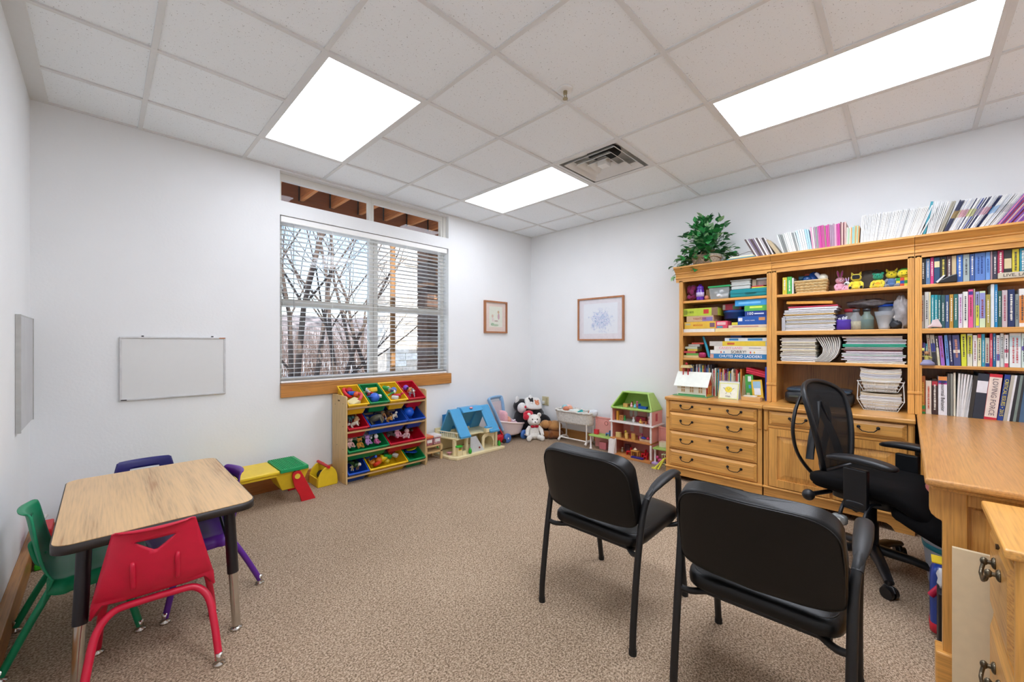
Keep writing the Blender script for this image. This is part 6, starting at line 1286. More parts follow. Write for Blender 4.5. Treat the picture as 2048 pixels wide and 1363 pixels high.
# ================================================================= bench with building plates, tool caddy
bn = thing('toy_bench', 'yellow play bench with green building plates and red folding legs', 'play bench', (.85, 3.5, 0)); YP = plastic('#f0cc28', .35); GP = plastic('#0f9a58', .4)
by0, by1 = 3.36, 3.70
mk('bench_top', M().box(.42, .935, by0, by1, .245, .272), YP, bn, bevel=.01, seg=3); mk('top_apron', M().box(.42, .92, by0+.015, by1-.015, .225, .246), YP, bn, bevel=.004)
def studplate(x0, x1):
    g_ = mk('building_plate', M().box(x0, x1, by0-.006, by1+.006, .25, .279), GP, bn, bevel=.005); st = M()
    for i in range(int((x1-x0-.01)/.0145)):
        for j in range(22): st.lathe([(.0042, .279), (.0042, .2825), (.001, .2827)], (x0+.01+i*.0145, by0+.008+j*.0155, 0), 6)
    s_ = mk('studs', st, GP, g_); s_['kind'] = 'stuff'
studplate(.937, 1.135); studplate(.35, .47)
b = M(); t_ = [(.90, by0+.02, .25), (1.15, by0+.02, .25), (1.15, by1-.02, .25), (.90, by1-.02, .25), (.965, by0+.06, .10), (1.10, by0+.06, .10), (1.10, by1-.06, .10), (.965, by1-.06, .10)]
b.add(t_, [(0, 4, 5, 1), (1, 5, 6, 2), (2, 6, 7, 3), (3, 7, 4, 0), (4, 7, 6, 5), (0, 1, 2, 3)]); mk('storage_bin', b, YP, bn, bevel=.006)
for y in (by0+.0, by1-.02):
    lg = mk('leg', M().prism([(1.02, .205), (1.025, .235), (1.05, .25), (1.08, .24), (1.095, .21), (1.19, .0), (1.085, .0), (1.075, .045), (1.035, .13)], 'y', y, y+.022), plastic('#d01a28', .35), bn, bevel=.003)
    if y < 3.5: mk('hub_disc', M().cyl((1.055, y-.004, .205), (1.055, y, .205), .02, n=18), plastic('#e8c840'), lg)
for x in (.47,): mk('leg', M().prism([(x, 0), (x+.09, 0), (x+.06, .23), (x+.02, .23)], 'y', by0, by0+.022), plastic('#d01a28', .35), bn)
cd = thing('tool_caddy', 'yellow toy tool caddy with red handle beside the bin rack', 'toy tool box', (1.36, 3.68, 0))
def pan(y0, y1): return M().prism([(1.28, 0), (1.445, 0), (1.45, .02), (1.445, .085), (1.43, .125), (1.405, .155), (1.37, .165), (1.335, .155), (1.305, .125), (1.285, .085)], 'y', y0, y1)
mk('end_panel', pan(3.57, 3.585), YP, cd, bevel=.004); mk('end_panel', pan(3.765, 3.78), YP, cd, bevel=.004)
b = M(); b.box(1.28, 1.45, 3.585, 3.765, 0, .012).box(1.278, 1.288, 3.585, 3.765, .012, .075).box(1.44, 1.45, 3.585, 3.765, .012, .075); mk('tray', b, YP, cd, bevel=.003)
mk('handle', M().tube([(1.365, 3.55, .165), (1.365, 3.80, .165)], .013, 12), plastic('#d01a28'), cd)
solo('black_roll', M().cyl((1.365, 3.60, .065), (1.365, 3.74, .065), .034, n=18), mat('#1d1c1a', .6), 'black cylinder lying inside the yellow tool caddy', 'toy')
# small wooden stand with containers right of the rack
ws = thing('wooden_stand', 'small low wooden stand beside the right end of the bin rack', 'stand', (2.46, 3.65, 0))
for x in (2.345, 2.535):
    for y in (3.555, 3.72): mk('leg', M().box(x-.012, x+.012, y-.01, y+.01, 0, .145), MAPLE, ws)
mk('shelf', M().box(2.335, 2.547, 3.545, 3.73, .08, .095), MAPX, ws); mk('top', M().box(2.335, 2.547, 3.545, 3.73, .145, .155), MAPX, ws)
for k, (x, z, c, l) in enumerate([(2.40, .1555, '#e8784a', 'clear toy box with orange lid in front on the little stand'), (2.50, .1555, '#e8e0e0', 'clear toy box with pale lid on the little stand')]):
    t = thing('toy_box', l, 'toy box', (x, 3.64, z)); mk('box_body', M().box(x-.045, x+.045, 3.57, 3.70, z, z+.075), mat(['#a8646a', '#b8888c'][k], .3, var=.5, scale=60), t, bevel=.01); mk('lid', M().box(x-.048, x+.048, 3.565, 3.705, z+.075, z+.10), plastic(c), t, bevel=.006); mk('paper_label', M().box(x-.03, x+.03, 3.568, 3.57, z+.03, z+.06), cover('#e8e4e0'), t)
# ================================================================= blue roofed doll house
dh = thing('doll_house', 'cream doll house with blue A-frame roofs beside the window wall', 'doll house', (2.95, 3.58, 0)); CP = plastic('#ecdcae', .45); BP = plastic('#4fa3d4', .35); BD = plastic('#2a7cb4', .4)
mk('base', M().prism([(2.60, 3.36), (3.30, 3.36), (3.30, 3.74), (2.56, 3.74), (2.56, 3.45)], 'z', 0, .03), CP, dh, bevel=.006)
# local frame along the wall: two A-frame roofs, gable facing the room
def aroof(xa, xb, yf, yb_, z0, zt):
    """roof strip, ridge parallel to X, slopes falling towards the room and the wall"""
    ym = (yf+yb_)/2+.02; th = .014; b = M()
    b.prism([(yf, z0), (yf+.004, z0+.018), (ym-.02, zt-.004), (ym, zt), (ym+.02, zt-.004), (yb_-.004, z0+.018), (yb_, z0), (yb_-.022, z0), (ym+.014, zt-.03), (ym-.014, zt-.03), (yf+.022, z0)], 'x', xa, xb)
    b.box(xa, xb, yf-.006, yf+.02, z0-.004, z0+.02); return b
mk('roof', aroof(2.665, 2.805, 3.38, 3.77, .215, .50), BP, dh, bevel=.004); mk('roof', aroof(3.09, 3.235, 3.38, 3.77, .215, .50), BP, dh, bevel=.004)
mk('roof_ridge', M().prism([(3.50, .46), (3.56, .505), (3.63, .505), (3.77, .27), (3.755, .262), (3.61, .475), (3.57, .475), (3.52, .45)], 'x', 2.805, 3.09), BP, dh, bevel=.004)
mk('roof_lining', M().box(2.70, 3.15, 3.745, 3.765, .24, .42), BD, dh); mk('crest', M().sq((2.93, 3.53, .497), (.02, .014, .01), .6, 14), plastic('#e89aa8'), dh)
mk('upper_floor', M().prism([(2.64, 3.41), (2.80, 3.42), (2.84, 3.50), (3.05, 3.50), (3.08, 3.42), (3.24, 3.42), (3.24, 3.76), (2.575, 3.76), (2.575, 3.70)], 'z', .195, .212), CP, dh, bevel=.004)
mk('back_wall', M().box(2.60, 3.25, 3.755, 3.768, .03, .28), CP, dh)
for x in (2.64, 2.80, 3.24): mk('pillar', M().box(x-.016, x+.016, 3.44, 3.475, .03, .195), CP, dh, bevel=.004)
mk('side_wall', M().box(3.225, 3.24, 3.475, 3.755, .03, .195), CP, dh)
b = M()
for k in range(11): f = k/10; b.box(2.592+f*.062, 2.598+f*.062, 3.70-f*.27, 3.706-f*.27, .2125, .262)
b.tube([(2.593, 3.705, .265), (2.66, 3.425, .265)], .006, 6); mk('balcony_rail', b, plastic('#f0e8cc'), dh)
mk('balcony_basket', M().box(3.05, 3.15, 3.40, 3.46, .214, .262), CP, dh, bevel=.008); mk('basket_cushion', M().sq((3.10, 3.43, .27), (.048, .028, .012), .5, 16), BP, dh)
ar_ = [(3.02, .03), (3.02, .15), (3.04, .18), (3.08, .195), (3.20, .195), (3.20, .03), (3.19, .03), (3.19, .10), (3.16, .15), (3.11, .165), (3.06, .15), (3.05, .10), (3.05, .03)]
mk('archway', M().prism(ar_, 'y', 3.44, 3.455), CP, dh)
mk('ramp_wall', M().prism([(2.82, .03), (3.02, .03), (2.90, .20), (2.82, .20)], 'y', 3.405, 3.42), plastic('#cfd2d4', .5), dh); mk('door_knob', M().ell((2.945, 3.402, .07), .011, 10), plastic('#7a2a20'), dh)
def tree_toy(x, y, z): return solo('toy_tree', M().lathe([(.001, 0), (.014, .002), (.02, .025), (.014, .05), (.001, .068)], (x, y, z), 12), plastic('#2aa82a', .3), None, 'toy tree')
for (x, y, l) in ((2.80, 3.39, 'little green toy tree at the corner of the grey ramp wall'), (3.255, 3.41, 'little green toy tree by the red toy car'), (2.59, 3.70, 'little green toy tree at the back left of the doll house')): o = tree_toy(x, y, .0305); o['label'] = l
t = thing('toy_cupboard', 'cream and green toy kitchen cupboard on the doll house floor', 'toy furniture', (2.68, 3.43, .0305))
mk('cupboard', M().box(2.645, 2.70, 3.40, 3.44, .0305, .085).box(2.645, 2.65, 3.40, 3.44, .085, .12).box(2.695, 2.70, 3.40, 3.44, .085, .12).box(2.705, 2.755, 3.40, 3.44, .0305, .072), CP, t); mk('roof', M().sq((2.672, 3.42, .127), (.038, .026, .011), .5, 16), plastic('#3ab83a'), t); mk('shelf', M().box(2.648, 2.698, 3.402, 3.438, .086, .092), plastic('#e8c040'), t)
solo('toy_table', M().lathe([(.018, 0), (.01, .012), (.01, .02), (.032, .022), (.032, .028), (.001, .029)], (2.62, 3.52, .0305), 16), plastic('#dca0a8'), 'small pink round toy table on the doll house floor', 'toy furniture')
solo('toy_bed', M().box(2.87, 2.95, 3.60, 3.70, .2125, .235).box(2.87, 2.95, 3.695, 3.705, .235, .285), plastic('#b88a5a'), 'brown toy bed upstairs in the doll house', 'toy furniture', bevel=.004)
solo('toy_figure', M().ell((2.86, 3.52, .225), (.02, .015, .013), 10).ell((2.84, 3.52, .235), .01, 8), plastic('#e8a0b8'), 'tiny pink figure upstairs in the doll house', 'toy')
solo('toy_figure', M().ell((2.70, 3.50, .23), (.018, .018, .018), 10).ell((2.70, 3.50, .252), .011, 8), plastic('#e0b84a'), 'tiny yellow figure on the doll house balcony', 'toy')
# red toy car
rc = thing('toy_car', 'red plastic toy car parked in the doll house garage end', 'toy car', (3.30, 3.56, .0305)); RP = plastic('#c01628', .25)
b = M(); b.sq((3.315, 3.55, .085), (.085, .10, .055), .5, 26, e2=.6); mk('car_body', b, RP, rc)
b = M()
for q in ((3.25, 3.48), (3.25, 3.62), (3.385, 3.48), (3.385, 3.62)): b.tube([(q[0], q[1], .12), (q[0]*.5+3.315*.5, q[1]*.6+3.55*.4, .20)], .009, 8)
b.sq((3.315, 3.55, .205), (.05, .055, .014), .5, 16); mk('roof_frame', b, RP, rc)
mk('seat', M().sq((3.315, 3.55, .14), (.05, .06, .012), .5, 16), mat('#1a1618', .5), rc)
for q in ((3.265, 3.455), (3.375, 3.455)): mk('wheel', M().cyl((q[0], q[1]-.012, .058), (q[0], q[1]+.008, .058), .027, n=16), mat('#1a1a1c', .5), rc)
# doll pram
pm = thing('doll_pram', 'cream doll pram with pink lining and blue wheels', 'doll pram', (3.66, 3.60, 0)); LP = plastic('#f0dcd6', .45); LB = plastic('#8fb8de', .4); WB = plastic('#4a78c0', .35)
b = M(); b.grid(lambda u, v: (3.665+(.20*(1-.25*(1-v)**1.5))*math.cos(2*PI*u), 3.62+(.115*(1-.3*(1-v)))*math.sin(2*PI*u), .075+.145*v+.07*v*(-.5*math.cos(2*PI*u))), 28, 8, cu=True); b.add([(3.53, 3.56, .078), (3.80, 3.56, .078), (3.80, 3.68, .078), (3.53, 3.68, .078)], [(0, 1, 2, 3)]); mk('tub', b, LP, pm, solid=.008)
mk('rim', M().tube([(3.665+.205*math.cos(q*PI/14), 3.62+.12*math.sin(q*PI/14), .222-.035*math.cos(q*PI/14)) for q in range(28)], .012, 8, closed=True), LP, pm)
b = M(); b.grid(lambda u, v: (3.655+.185*(1-.5*v)*math.cos(2*PI*u), 3.62+.102*(1-.5*v)*math.sin(2*PI*u), .225-.05*v-.035*math.cos(2*PI*u)*(1-.6*v)), 24, 5, cu=True); b.ell((3.66, 3.62, .165), (.10, .06, .03), 16); mk('pink_lining', b, FUR('#f0b8c0'), pm)
mk('hood_blanket', M().sq((3.52, 3.64, .30), (.035, .095, .085), .6, 20), FUR('#efb6bd'), pm)
hd = M(); hd.tube(arc([(3.47, 3.58, .15), (3.39, 3.62, .36), (3.33, 3.66, .51), (3.35, 3.68, .545), (3.55, 3.72, .545), (3.58, 3.71, .51), (3.60, 3.70, .36), (3.62, 3.70, .16)], 6), .022, 12, sq=(1.2, .7)); mk('push_handle', hd, LB, pm)
mk('handle_web', M().add([(3.46, 3.60, .19), (3.62, 3.70, .19), (3.57, 3.71, .50), (3.34, 3.66, .50)], [(0, 1, 2, 3)]), mat('#d8c8cc', .5, alpha=.55), pm, solid=.002)
for (x, y) in ((3.50, 3.52), (3.80, 3.52), (3.52, 3.72), (3.80, 3.72)): w = mk('wheel', M().lathe([(.001, -.018), (.045, -.018), (.058, -.010), (.058, .010), (.045, .018), (.001, .018)], n=20, mx=TR(x, y, .058, rx=PI/2)), WB, pm); mk('hub_cap', M().ell((x, y-.019, .058), (.012, .006, .012), 10), LP, w)
bd = thing('baby_doll', 'small baby doll lying in the doll pram', 'doll', (3.64, 3.60, .19))
mk('head', M().ell((3.575, 3.585, .265), (.042, .038, .044), 16), mat('#e8a890', .5), bd); mk('body', M().tube([(3.61, 3.58, .245), (3.66, 3.585, .225), (3.74, 3.60, .20)], [.03, .036, .02], 10), FUR('#e8c4d8'), bd)
for y in (3.55, 3.62): mk('arm', M().tube([(3.62, y, .25), (3.66, y-.01, .262)], [.012, .009], 8), FUR('#f0e8ee'), bd)
mk('hair', M().ell((3.565, 3.59, .285), (.036, .034, .03), 12), mat('#d89878', .8), bd)
# big black and white plush, pillow, bears
bp_ = thing('plush_cat', 'large black and white plush slumped in the corner behind the white bear', 'plush toy', (3.97, 3.62, 0)); KF, WF = FUR('#17161a'), FUR('#e6e4e2')
b = M(); b.ell((3.98, 3.66, .20), (.20, .12, .20), 20); b.ell((4.10, 3.56, .24), (.11, .10, .13), 16); mk('body', b, KF, bp_)
mk('head', M().ell((3.91, 3.66, .40), (.13, .10, .09), 18), KF, bp_); mk('white_face', M().ell((3.85, 3.60, .385), (.075, .05, .07), 16), WF, bp_)
for x, z in ((3.83, .475), (4.09, .47)): mk('ear', M().ell((x, 3.67, z), (.035, .025, .06), 10), WF, bp_)
mk('nose', M().ell((3.86, 3.55, .40), (.018, .012, .016), 8), plastic('#d83048'), bp_); mk('tail', M().tube(arc([(4.08, 3.50, .26), (4.15, 3.44, .22), (4.16, 3.42, .15), (4.10, 3.42, .11)], 5), .045, 12), KF, bp_)
mk('muzzle', M().ell((4.12, 3.545, .405), (.032, .03, .05), 12), WF, bp_)
pw = thing('cushion', 'white cushion printed with a black and an orange animal face, on the black plush', 'cushion', (4.0, 3.53, .34)); mx = TR(4.0, 3.54, .43, rx=R(-28), rz=R(-12), ry=R(6))
mk('cushion_cover', M().sq((0, 0, 0), (.125, .028, .085), .45, 26, mx=mx), cover('#e8e6e2'), pw)
for dx, dz, rx_, rz_, c in ((-.04, .03, .032, .03, '#1f1a1a'), (-.045, .0, .022, .02, '#e8e4e0'), (-.07, .055, .012, .016, '#1f1a1a'), (-.02, .055, .012, .016, '#1f1a1a'), (.045, -.0, .036, .034, '#e08a60'), (.045, -.012, .022, .018, '#f0b890'), (.02, .03, .012, .012, '#e08a60'), (.07, .03, .012, .012, '#e08a60')): mk('printed_face', M().ell((dx, -.030, dz), (rx_, .005, rz_), 14, mx=mx), cover(c), pw)
plush('teddy_bear', 'white plush bear with red hat and bow seated on the carpet', (3.88, 3.42, 0), .36, '#eeeae2', ear='round', inner='#dcd4c8', muzzle='#f4f0ea', rz=R(-38), bow='#c01830')
ht = M(); ht.lathe([(.085, 0), (.08, .03), (.06, .06), (.03, .075), (.001, .08)], (0, 0, 0), 20); ht = M().ell((3.86, 3.50, .315), (.085, .045, .045), 18).ell((3.80, 3.48, .285), (.045, .04, .04), 14)
solo('knitted_cloth', ht, FUR('#c81e38'), 'red knitted cloth bunched behind the head of the white bear', 'cloth')
dg = thing('plush_dog', 'light brown plush dog lying on the dark brown one in the corner', 'plush toy', (4.08, 3.33, .10)); TF = FUR('#c08a50')
mk('body', M().ell((4.12, 3.27, .16), (.09, .10, .065), 16), TF, dg); mk('head', M().ell((4.04, 3.36, .175), (.07, .07, .055), 16), TF, dg); mk('muzzle', M().ell((3.99, 3.40, .165), (.035, .035, .03), 12), FUR('#cf9f68'), dg); mk('nose', M().ell((3.965, 3.425, .175), .013, 8), plastic('#c83a30'), dg); mk('ear', M().ell((4.06, 3.30, .17), (.035, .045, .06), 12), FUR('#b07a44'), dg)
dg = thing('plush_dog', 'dark brown plush dog flat on the carpet under the light brown dog', 'plush toy', (4.08, 3.30, 0)); TF = FUR('#8a5220')
mk('body', M().ell((4.12, 3.26, .06), (.10, .11, .06), 16), TF, dg); mk('head', M().ell((4.02, 3.34, .05), (.065, .07, .05), 16), TF, dg); mk('nose', M().ell((3.965, 3.385, .055), .013, 8), mat('#1a1210', .4), dg); mk('ear', M().ell((4.04, 3.26, .05), (.05, .04, .045), 12), FUR('#7a4418'), dg)
# bassinet with dolls
ba = thing('doll_bassinet', 'cream doll cradle on a white stand against the right wall', 'doll cradle', (4.10, 2.93, 0)); FAB2 = mat('#dcd8d0', .9, var=.15, scale=50, bump=.5, bscale=90); WP = plastic('#eee6dc', .45)
b = M(); b.grid(lambda u, v: (4.10+(.095+.02*v)*math.copysign(abs(math.cos(2*PI*u))**.6, math.cos(2*PI*u))+.004*math.sin(40*PI*u), 2.93+(.235+.03*v)*math.copysign(abs(math.sin(2*PI*u))**.6, math.sin(2*PI*u)), .245+.145*v), 60, 6, cu=True); mk('skirt', b, FAB2, ba, solid=.006)
b = M().tube([(4.10+.118*math.copysign(abs(math.cos(q*PI/24))**.6, math.cos(q*PI/24)), 2.93+.268*math.copysign(abs(math.sin(q*PI/24))**.6, math.sin(q*PI/24)), .395+.006*math.sin(q*2.1)) for q in range(48)], .014, 8, closed=True); mk('ruffle', b, FAB2, ba)
mk('mattress', M().sq((4.10, 2.93, .35), (.095, .235, .02), .5, 24), cover('#d8d4d0'), ba)
for y in (2.72, 3.12):
    mk('stand_foot', M().tube([(4.0, y, .02), (4.04, y, .055), (4.16, y, .055), (4.20, y, .02)], .017, 8, sq=(.8, 1)), WP, ba)
    for x in (4.03, 4.17): mk('stand_post', M().tube([(x, y, .05), (x, y, .26)], .009, 8), WP, ba)
mk('stand_bar', M().tube([(4.04, 2.72, .055), (4.04, 3.12, .055)], .009, 8), WP, ba)
for k, (y, c, hc, l) in enumerate([(3.04, '#e08a68', '#9ac8d0', 'doll with a blue cap in the cradle'), (3.02, '#e6a080', '#f0c8c0', 'doll with a pink cap in the cradle')]):
    d_ = thing('baby_doll', l, 'doll', (4.07+.06*k, y, .37)); mk('head', M().ell((4.05+.055*k, y-.0, .415), (.035, .04, .034), 14), mat(c, .5), d_); mk('cap', M().ell((4.06+.055*k, y+.02, .432), (.036, .04, .03), 12), FUR(hc), d_); mk('body', M().ell((4.07+.05*k, y-.09, .395), (.035, .06, .02), 12), FUR('#dfe8e4'), d_)
solo('baby_bottle', M().tube([(4.06, 2.86, .385), (4.05, 2.80, .415)], [.017, .017], 12), plastic('#2ab0b0'), 'teal toy bottle in the doll cradle', 'toy bottle')
solo('toy_block', M().prism([(-.03, 0), (.03, 0), (0, .05)], 'x', -.015, .015).xf(TR(4.08, 2.71, .378)), plastic('#c8785a'), 'small orange brown triangle toy in the doll cradle', 'toy')
solo('doll_blanket', M().sq((4.11, 2.68, .395), (.05, .055, .04), .7, 20), FUR('#dfe2e4'), 'bundled white blanket in the doll cradle', 'blanket')
solo('doll_clothes', M().sq((4.09, 2.90, .385), (.06, .05, .025), .8, 18), FUR('#e2e6d8'), 'pale doll clothes heap in the doll cradle', 'clothes')
# ================================================================= pink doll house
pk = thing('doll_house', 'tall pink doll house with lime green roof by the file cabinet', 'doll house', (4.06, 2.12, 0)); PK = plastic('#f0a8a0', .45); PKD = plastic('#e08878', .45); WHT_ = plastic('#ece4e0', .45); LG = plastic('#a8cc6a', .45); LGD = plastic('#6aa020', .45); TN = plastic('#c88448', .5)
X0, X1, Y0, Y1 = 3.97, 4.225, 1.885, 2.35
mk('base_floor', M().box(3.90, X1, Y0-.02, Y1, 0, .022), TN, pk, bevel=.003); mk('middle_floor', M().box(X0-.012, X1, Y0, Y1+.01, .175, .193), TN, pk, bevel=.003); mk('upper_floor', M().box(X0-.02, X1, Y0-.03, Y1+.02, .360, .374), WHT_, pk, bevel=.003)
mk('back_wall', M().box(X1-.008, X1, Y0, Y1, .022, .52), PK, pk)
for z0, z1 in ((.022, .175), (.193, .36), (.374, .52)):
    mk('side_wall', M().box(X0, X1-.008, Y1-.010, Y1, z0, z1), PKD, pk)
    sw = mk('side_wall', M().box(X0, X1-.008, Y0, Y0+.010, z0, z1), PK, pk)
    mk('corner_trim', M().box(X0-.008, X0+.004, Y0-.004, Y0+.014, z0, z1), WHT_, pk); mk('corner_trim', M().box(X0-.008, X0+.004, Y1-.012, Y1+.004, z0, z1), WHT_, pk)
mk('side_window', M().box(4.07, 4.11, Y0-.003, Y0+.001, .41, .49), plastic('#c83a48'), pk)
for y, h in ((2.24, .09), (2.185, .09), (2.03, .08)): mk('window', M().sq((X1-.012, y, .445), (.005, .02, h*.55), .6, 18), cover('#ece8e6'), pk)
for y in (2.23, 2.12): mk('window', M().box(X1-.014, X1-.008, y-.02, y+.02, .23, .33), cover('#e8d8d8'), pk)
b = M(); zr0, zr1 = .522, .69; rx0, rx1 = 4.06, 4.18; ya, yb2 = Y0+.06, Y1-.09
tpv = [(X0, Y0, zr0), (X0, Y1, zr0), (X1, Y1, zr0), (X1, Y0, zr0), (X0+.09, ya+.02, zr1), (X0+.09, yb2, zr1), (X1-.04, yb2, zr1), (X1-.04, ya+.02, zr1)]
b.add(tpv, [(3, 0, 4, 7), (1, 2, 6, 5), (2, 3, 7, 6), (4, 5, 6, 7)]); mk('roof', b, LG, pk, solid=.008)
b = M(); b.tube([tpv[0], tpv[4], tpv[5], tpv[1]], .010, 8); b.tube([tpv[0], tpv[1]], .012, 8); mk('roof_trim', b, LG, pk); mk('attic_floor', M().box(X0-.006, X1, Y0-.004, Y1+.004, .515, .527), LG, pk)
mk('attic_lining', M().add([(X0+.01, Y1-.012, zr0+.004), (X1-.01, Y1-.012, zr0+.004), (X1-.046, yb2-.01, zr1-.01), (X0+.09, yb2-.01, zr1-.01)], [(0, 1, 2, 3)]), LGD, pk, solid=.003)
st_ = M()
for k in range(8): st_.box(3.905+.003*k, 3.955, 2.295, 2.355, .022+.019*k, .022+.019*(k+1))
mk('staircase', st_, WHT_, pk); mk('stair_side', M().prism([(3.90, .022), (3.965, .022), (3.965, .185), (3.945, .185)], 'y', 2.285, 2.293), WHT_, pk)
def wing(y0, y1, x, name):
    mk('wing_panel', M().box(x, x+.008, y0, y1, .0, .352), PK, pk, bevel=.002)
    b = M().box(x-.006, x+.010, y0-.004, y0+.008, 0, .356).box(x-.006, x+.010, y1-.008, y1+.004, 0, .356).box(x-.006, x+.010, y0+.008, y1-.008, .344, .356); mk('wing_trim', b, PK, pk)
    mk('round_window', M().tube([(x-.003, (y0+y1)/2+.022*math.cos(q*PI/8), .29+.022*math.sin(q*PI/8)) for q in range(16)], .003, 6, closed=True), plastic('#b87068'), pk)
    mk('terrace', M().box(x-.16, x-.001, y0, y1, .150, .166), LG, pk, bevel=.004)
    for yv in (y0+.02, y1-.02): mk('column', M().lathe([(.018, 0), (.018, .01), (.010, .016), (.009, .135), (.016, .145), (.016, .15)], (x-.14, yv, 0), 14), WHT_, pk)
wing(2.375, 2.66, 4.14, 'left'); wing(1.64, 1.86, 4.10, 'right')
mk('column_base', M().box(3.93, 3.99, 1.80, 1.87, 0, .018), plastic('#c8a8e0'), pk, bevel=.003)
def fur(nm, x, y, z, dims, c, label, k=0):
    b = M()
    if nm == 'toy_bed': b.box(x-dims[0]/2, x+dims[0]/2, y-dims[1]/2, y+dims[1]/2, z, z+dims[2]*.5).box(x-dims[0]/2, x+dims[0]/2, y+dims[1]/2-.006, y+dims[1]/2, z+dims[2]*.5, z+dims[2])
    elif nm == 'toy_chair': b.box(x-dims[0]/2, x+dims[0]/2, y-dims[1]/2, y+dims[1]/2, z+dims[2]*.35, z+dims[2]*.5); b.box(x-dims[0]/2, x+dims[0]/2, y-dims[1]/2, y-dims[1]/2+.006, z, z+dims[2]); b.box(x-dims[0]/2, x+dims[0]/2, y+dims[1]/2-.006, y+dims[1]/2, z, z+dims[2]*.35)
    elif nm == 'toy_table': b.box(x-dims[0]/2, x+dims[0]/2, y-dims[1]/2, y+dims[1]/2, z+dims[2]*.85, z+dims[2]); [b.box(x+a*dims[0]*.4-.004, x+a*dims[0]*.4+.004, y+e*dims[1]*.4-.004, y+e*dims[1]*.4+.004, z, z+dims[2]*.85) for a in (-1, 1) for e in (-1, 1)]
    elif nm == 'toy_figure': b.ell((x, y, z+dims[2]*.35), (dims[0]/2, dims[1]/2, dims[2]*.36), 10); b.ell((x, y, z+dims[2]*.83), dims[2]*.18, 8)
    else: b.box(x-dims[0]/2, x+dims[0]/2, y-dims[1]/2, y+dims[1]/2, z, z+dims[2]); b.box(x-dims[0]/2-.002, x+dims[0]/2+.002, y-dims[1]/2-.002, y+dims[1]/2+.002, z+dims[2], z+dims[2]+.004)
    solo(nm, b, plastic(c), label, 'toy furniture' if nm != 'toy_figure' else 'toy figure', bevel=.002 if nm != 'toy_figure' else 0)
za, zu, zm, zb_ = .5275, .3745, .1935, .0225
fur('toy_chest', 4.05, 2.22, za, (.03, .05, .035), '#d8a860', 'tan toy chest at the left of the green attic'); fur('toy_chair', 4.10, 2.19, za, (.03, .05, .06), '#7a3a20', 'brown toy chair in the green attic')
fur('toy_figure', 4.04, 2.145, za, (.03, .03, .055), '#e8a8b0', 'pink toy figure in the green attic'); fur('toy_figure', 4.04, 2.105, za, (.03, .03, .045), '#7ac0d8', 'light blue toy figure in the green attic'); fur('toy_bed', 4.06, 2.02, za, (.05, .09, .05), '#1f50a8', 'blue covered toy bed in the green attic'); fur('toy_figure', 4.10, 2.11, za, (.025, .025, .07), '#c86a80', 'tall rose toy figure in the green attic')
fur('toy_cupboard', 4.03, 2.305, zu, (.03, .022, .10), '#e8a83a', 'tall orange toy cupboard on the upper floor'); fur('toy_table', 4.03, 2.26, zu, (.03, .035, .06), '#e8a060', 'orange toy table on the upper floor'); fur('toy_figure', 4.04, 2.225, zu, (.03, .03, .06), '#3a9a4a', 'green toy figure on the upper floor'); fur('toy_chest', 4.10, 2.06, zu, (.04, .11, .055), '#a02838', 'dark red toy sofa on the upper floor')
fur('toy_figure', 4.02, 2.11, zu, (.03, .03, .06), '#d8d8d8', 'white and black toy figure on the upper floor'); fur('toy_figure', 4.02, 2.03, zu, (.035, .035, .05), '#e0b050', 'yellow toy figure on the upper floor'); fur('toy_table', 4.02, 1.985, zu, (.03, .05, .03), '#c87a4a', 'low brown toy table on the upper floor'); fur('toy_chair', 4.05, 1.945, zu, (.03, .035, .07), '#c03a50', 'red toy chair on the upper floor'); fur('toy_figure', 4.02, 1.93, zu, (.025, .025, .09), '#f0c8c8', 'pale tall toy figure on the upper floor right')
fur('toy_chest', 4.0, 2.28, zm, (.03, .055, .05), '#d8c07a', 'pale wooden toy cupboard on the middle floor'); fur('toy_figure', 4.05, 2.22, zm, (.03, .03, .075), '#d8d040', 'yellow toy figure on the middle floor'); fur('toy_chest', 3.995, 2.18, zm, (.02, .03, .06), '#d8b060', 'small tan toy block cupboard on the middle floor'); fur('toy_chest', 3.995, 2.10, zm, (.02, .04, .065), '#c89a50', 'brown tan toy cupboard on the middle floor'); fur('toy_chair', 4.08, 2.06, zm, (.03, .04, .06), '#d02a80', 'magenta toy chair on the middle floor'); fur('toy_bed', 4.02, 1.97, zm, (.05, .12, .05), '#d8b890', 'wooden toy bed with blue cover on the middle floor'); fur('toy_figure', 4.0, 1.985, zm+.026, (.045, .06, .03), '#2a3a9a', 'blue blanket bundle on the toy bed'); fur('toy_figure', 4.0, 1.935, zm+.026, (.03, .04, .035), '#d03050', 'red bundle on the toy bed'); fur('toy_figure', 4.05, 2.16, zm, (.03, .03, .05), '#c84a50', 'red toy figure on the middle floor')
fur('toy_chest', 4.10, 2.22, zb_, (.04, .06, .08), '#5a3038', 'dark toy stove on the ground floor'); fur('toy_figure', 4.03, 2.25, zb_, (.03, .03, .06), '#a89a80', 'grey brown toy figure on the ground floor'); fur('toy_chair', 4.0, 2.15, zb_, (.04, .05, .085), '#d01c28', 'left red toy chair at the toy dining table'); fur('toy_table', 3.98, 2.07, zb_, (.05, .085, .065), '#d89a4a', 'orange brown toy dining table on the ground floor'); fur('toy_figure', 3.98, 2.07, zb_+.0655, (.03, .04, .03), '#f0d8b8', 'cream toy food heap on the toy dining table'); fur('toy_chair', 4.02, 1.99, zb_, (.04, .045, .085), '#d81c28', 'middle red toy chair at the toy dining table'); fur('toy_chair', 3.96, 1.94, zb_, (.035, .04, .075), '#c8182a', 'right red toy chair at the toy dining table'); fur('toy_rug', 3.93, 2.02, zb_, (.04, .13, .010), '#2a2a8a', 'dark blue toy mat before the toy dining table')
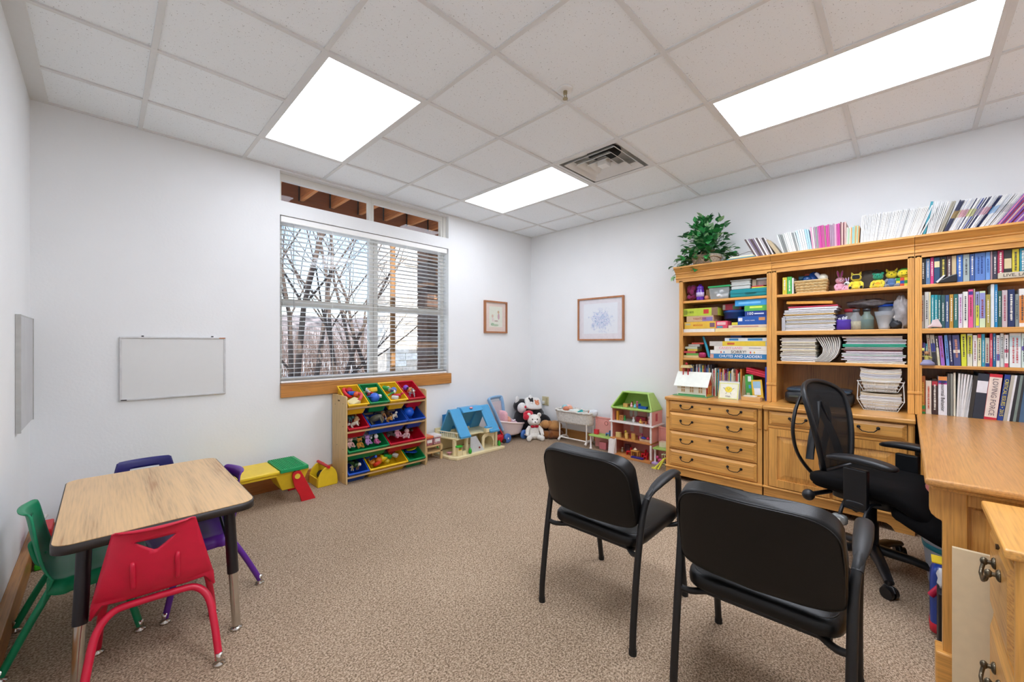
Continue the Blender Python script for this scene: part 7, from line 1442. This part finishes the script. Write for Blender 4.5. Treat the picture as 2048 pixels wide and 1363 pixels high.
fur('toy_chest', 4.06, 2.60, .1665, (.04, .05, .05), '#d8303c', 'red toy house on the left green terrace'); fur('toy_chair', 4.07, 2.45, .1665, (.04, .05, .065), '#5a90d0', 'blue and pink toy chair on the left green terrace'); fur('toy_chest', 4.04, 1.76, .1665, (.07, .12, .05), '#e8dcc0', 'cream toy bathtub on the right green terrace'); fur('toy_chest', 4.08, 2.52, 0, (.04, .09, .08), '#e88a90', 'pink toy cupboard under the left green terrace')
b = M()
for (a, c) in (((3.80, 1.735, .0), (3.86, 1.70, .10)), ((3.86, 1.70, .10), (3.885, 1.665, .105)), ((3.885, 1.665, .105), (3.855, 1.645, 0)), ((3.80, 1.775, 0), (3.86, 1.70, .10)), ((3.95, 1.63, 0), (3.885, 1.665, .105))): b.tube([a, c], .009, 8)
b.box(3.79, 3.83, 1.75, 1.80, 0, .008); solo('toy_slide', b, plastic('#e6e04a'), 'small yellow toy slide frame on the carpet by the file cabinet', 'toy')
b = M()
for k in range(5): b.tube([(3.92, 1.66+.022*k, .0), (3.92, 1.66+.022*k, .12)], .003, 6); b.tube([(3.92, 1.66+.022*k, .12), (3.98, 1.66+.022*k, .125)], .003, 6)
for zz in (.03, .12): b.tube([(3.92, 1.655, zz), (3.92, 1.755, zz)], .004, 6)
solo('toy_swing', b, plastic('#dfe6b0'), 'pale yellow toy swing frame behind the yellow slide', 'toy'); solo('toy_pony', M().ell((3.97, 1.785, .04), (.02, .035, .022), 12).ell((3.96, 1.815, .07), (.014, .016, .018), 10).tube([(3.97, 1.77, .03), (3.97, 1.77, 0)], .008, 6).tube([(3.97, 1.80, .03), (3.97, 1.80, 0)], .008, 6), plastic('#d04a80'), 'small dark pink toy animal by the lilac column base', 'toy')
# left rear corner: stacked things behind the green chair
tl = thing('toy_easel', 'red toy frame with green base in the left corner', 'toy', (-.20, 3.40, 0))
mk('green_base', M().box(-.26, -.10, 3.36, 3.40, 0, .03), plastic('#3ac82a'), tl, bevel=.006); mk('red_panel', M().box(-.262, -.20, 3.40, 3.60, .03, .20), plastic('#c81a28'), tl, bevel=.008); mk('white_bar', M().tube([(-.25, 3.39, .02), (-.25, 3.395, .20), (-.262, 3.36, .215), (-.215, 3.385, .29)], .008, 8), plastic('#e8e4e0'), tl)
solo('cloth_bag', M().sq((-.06, 3.66, .15), (.11, .10, .15), .7, 26, e2=.8), cover('#dcd4c8'), 'cream cloth bag slumped in the left corner behind the green chair', 'bag')
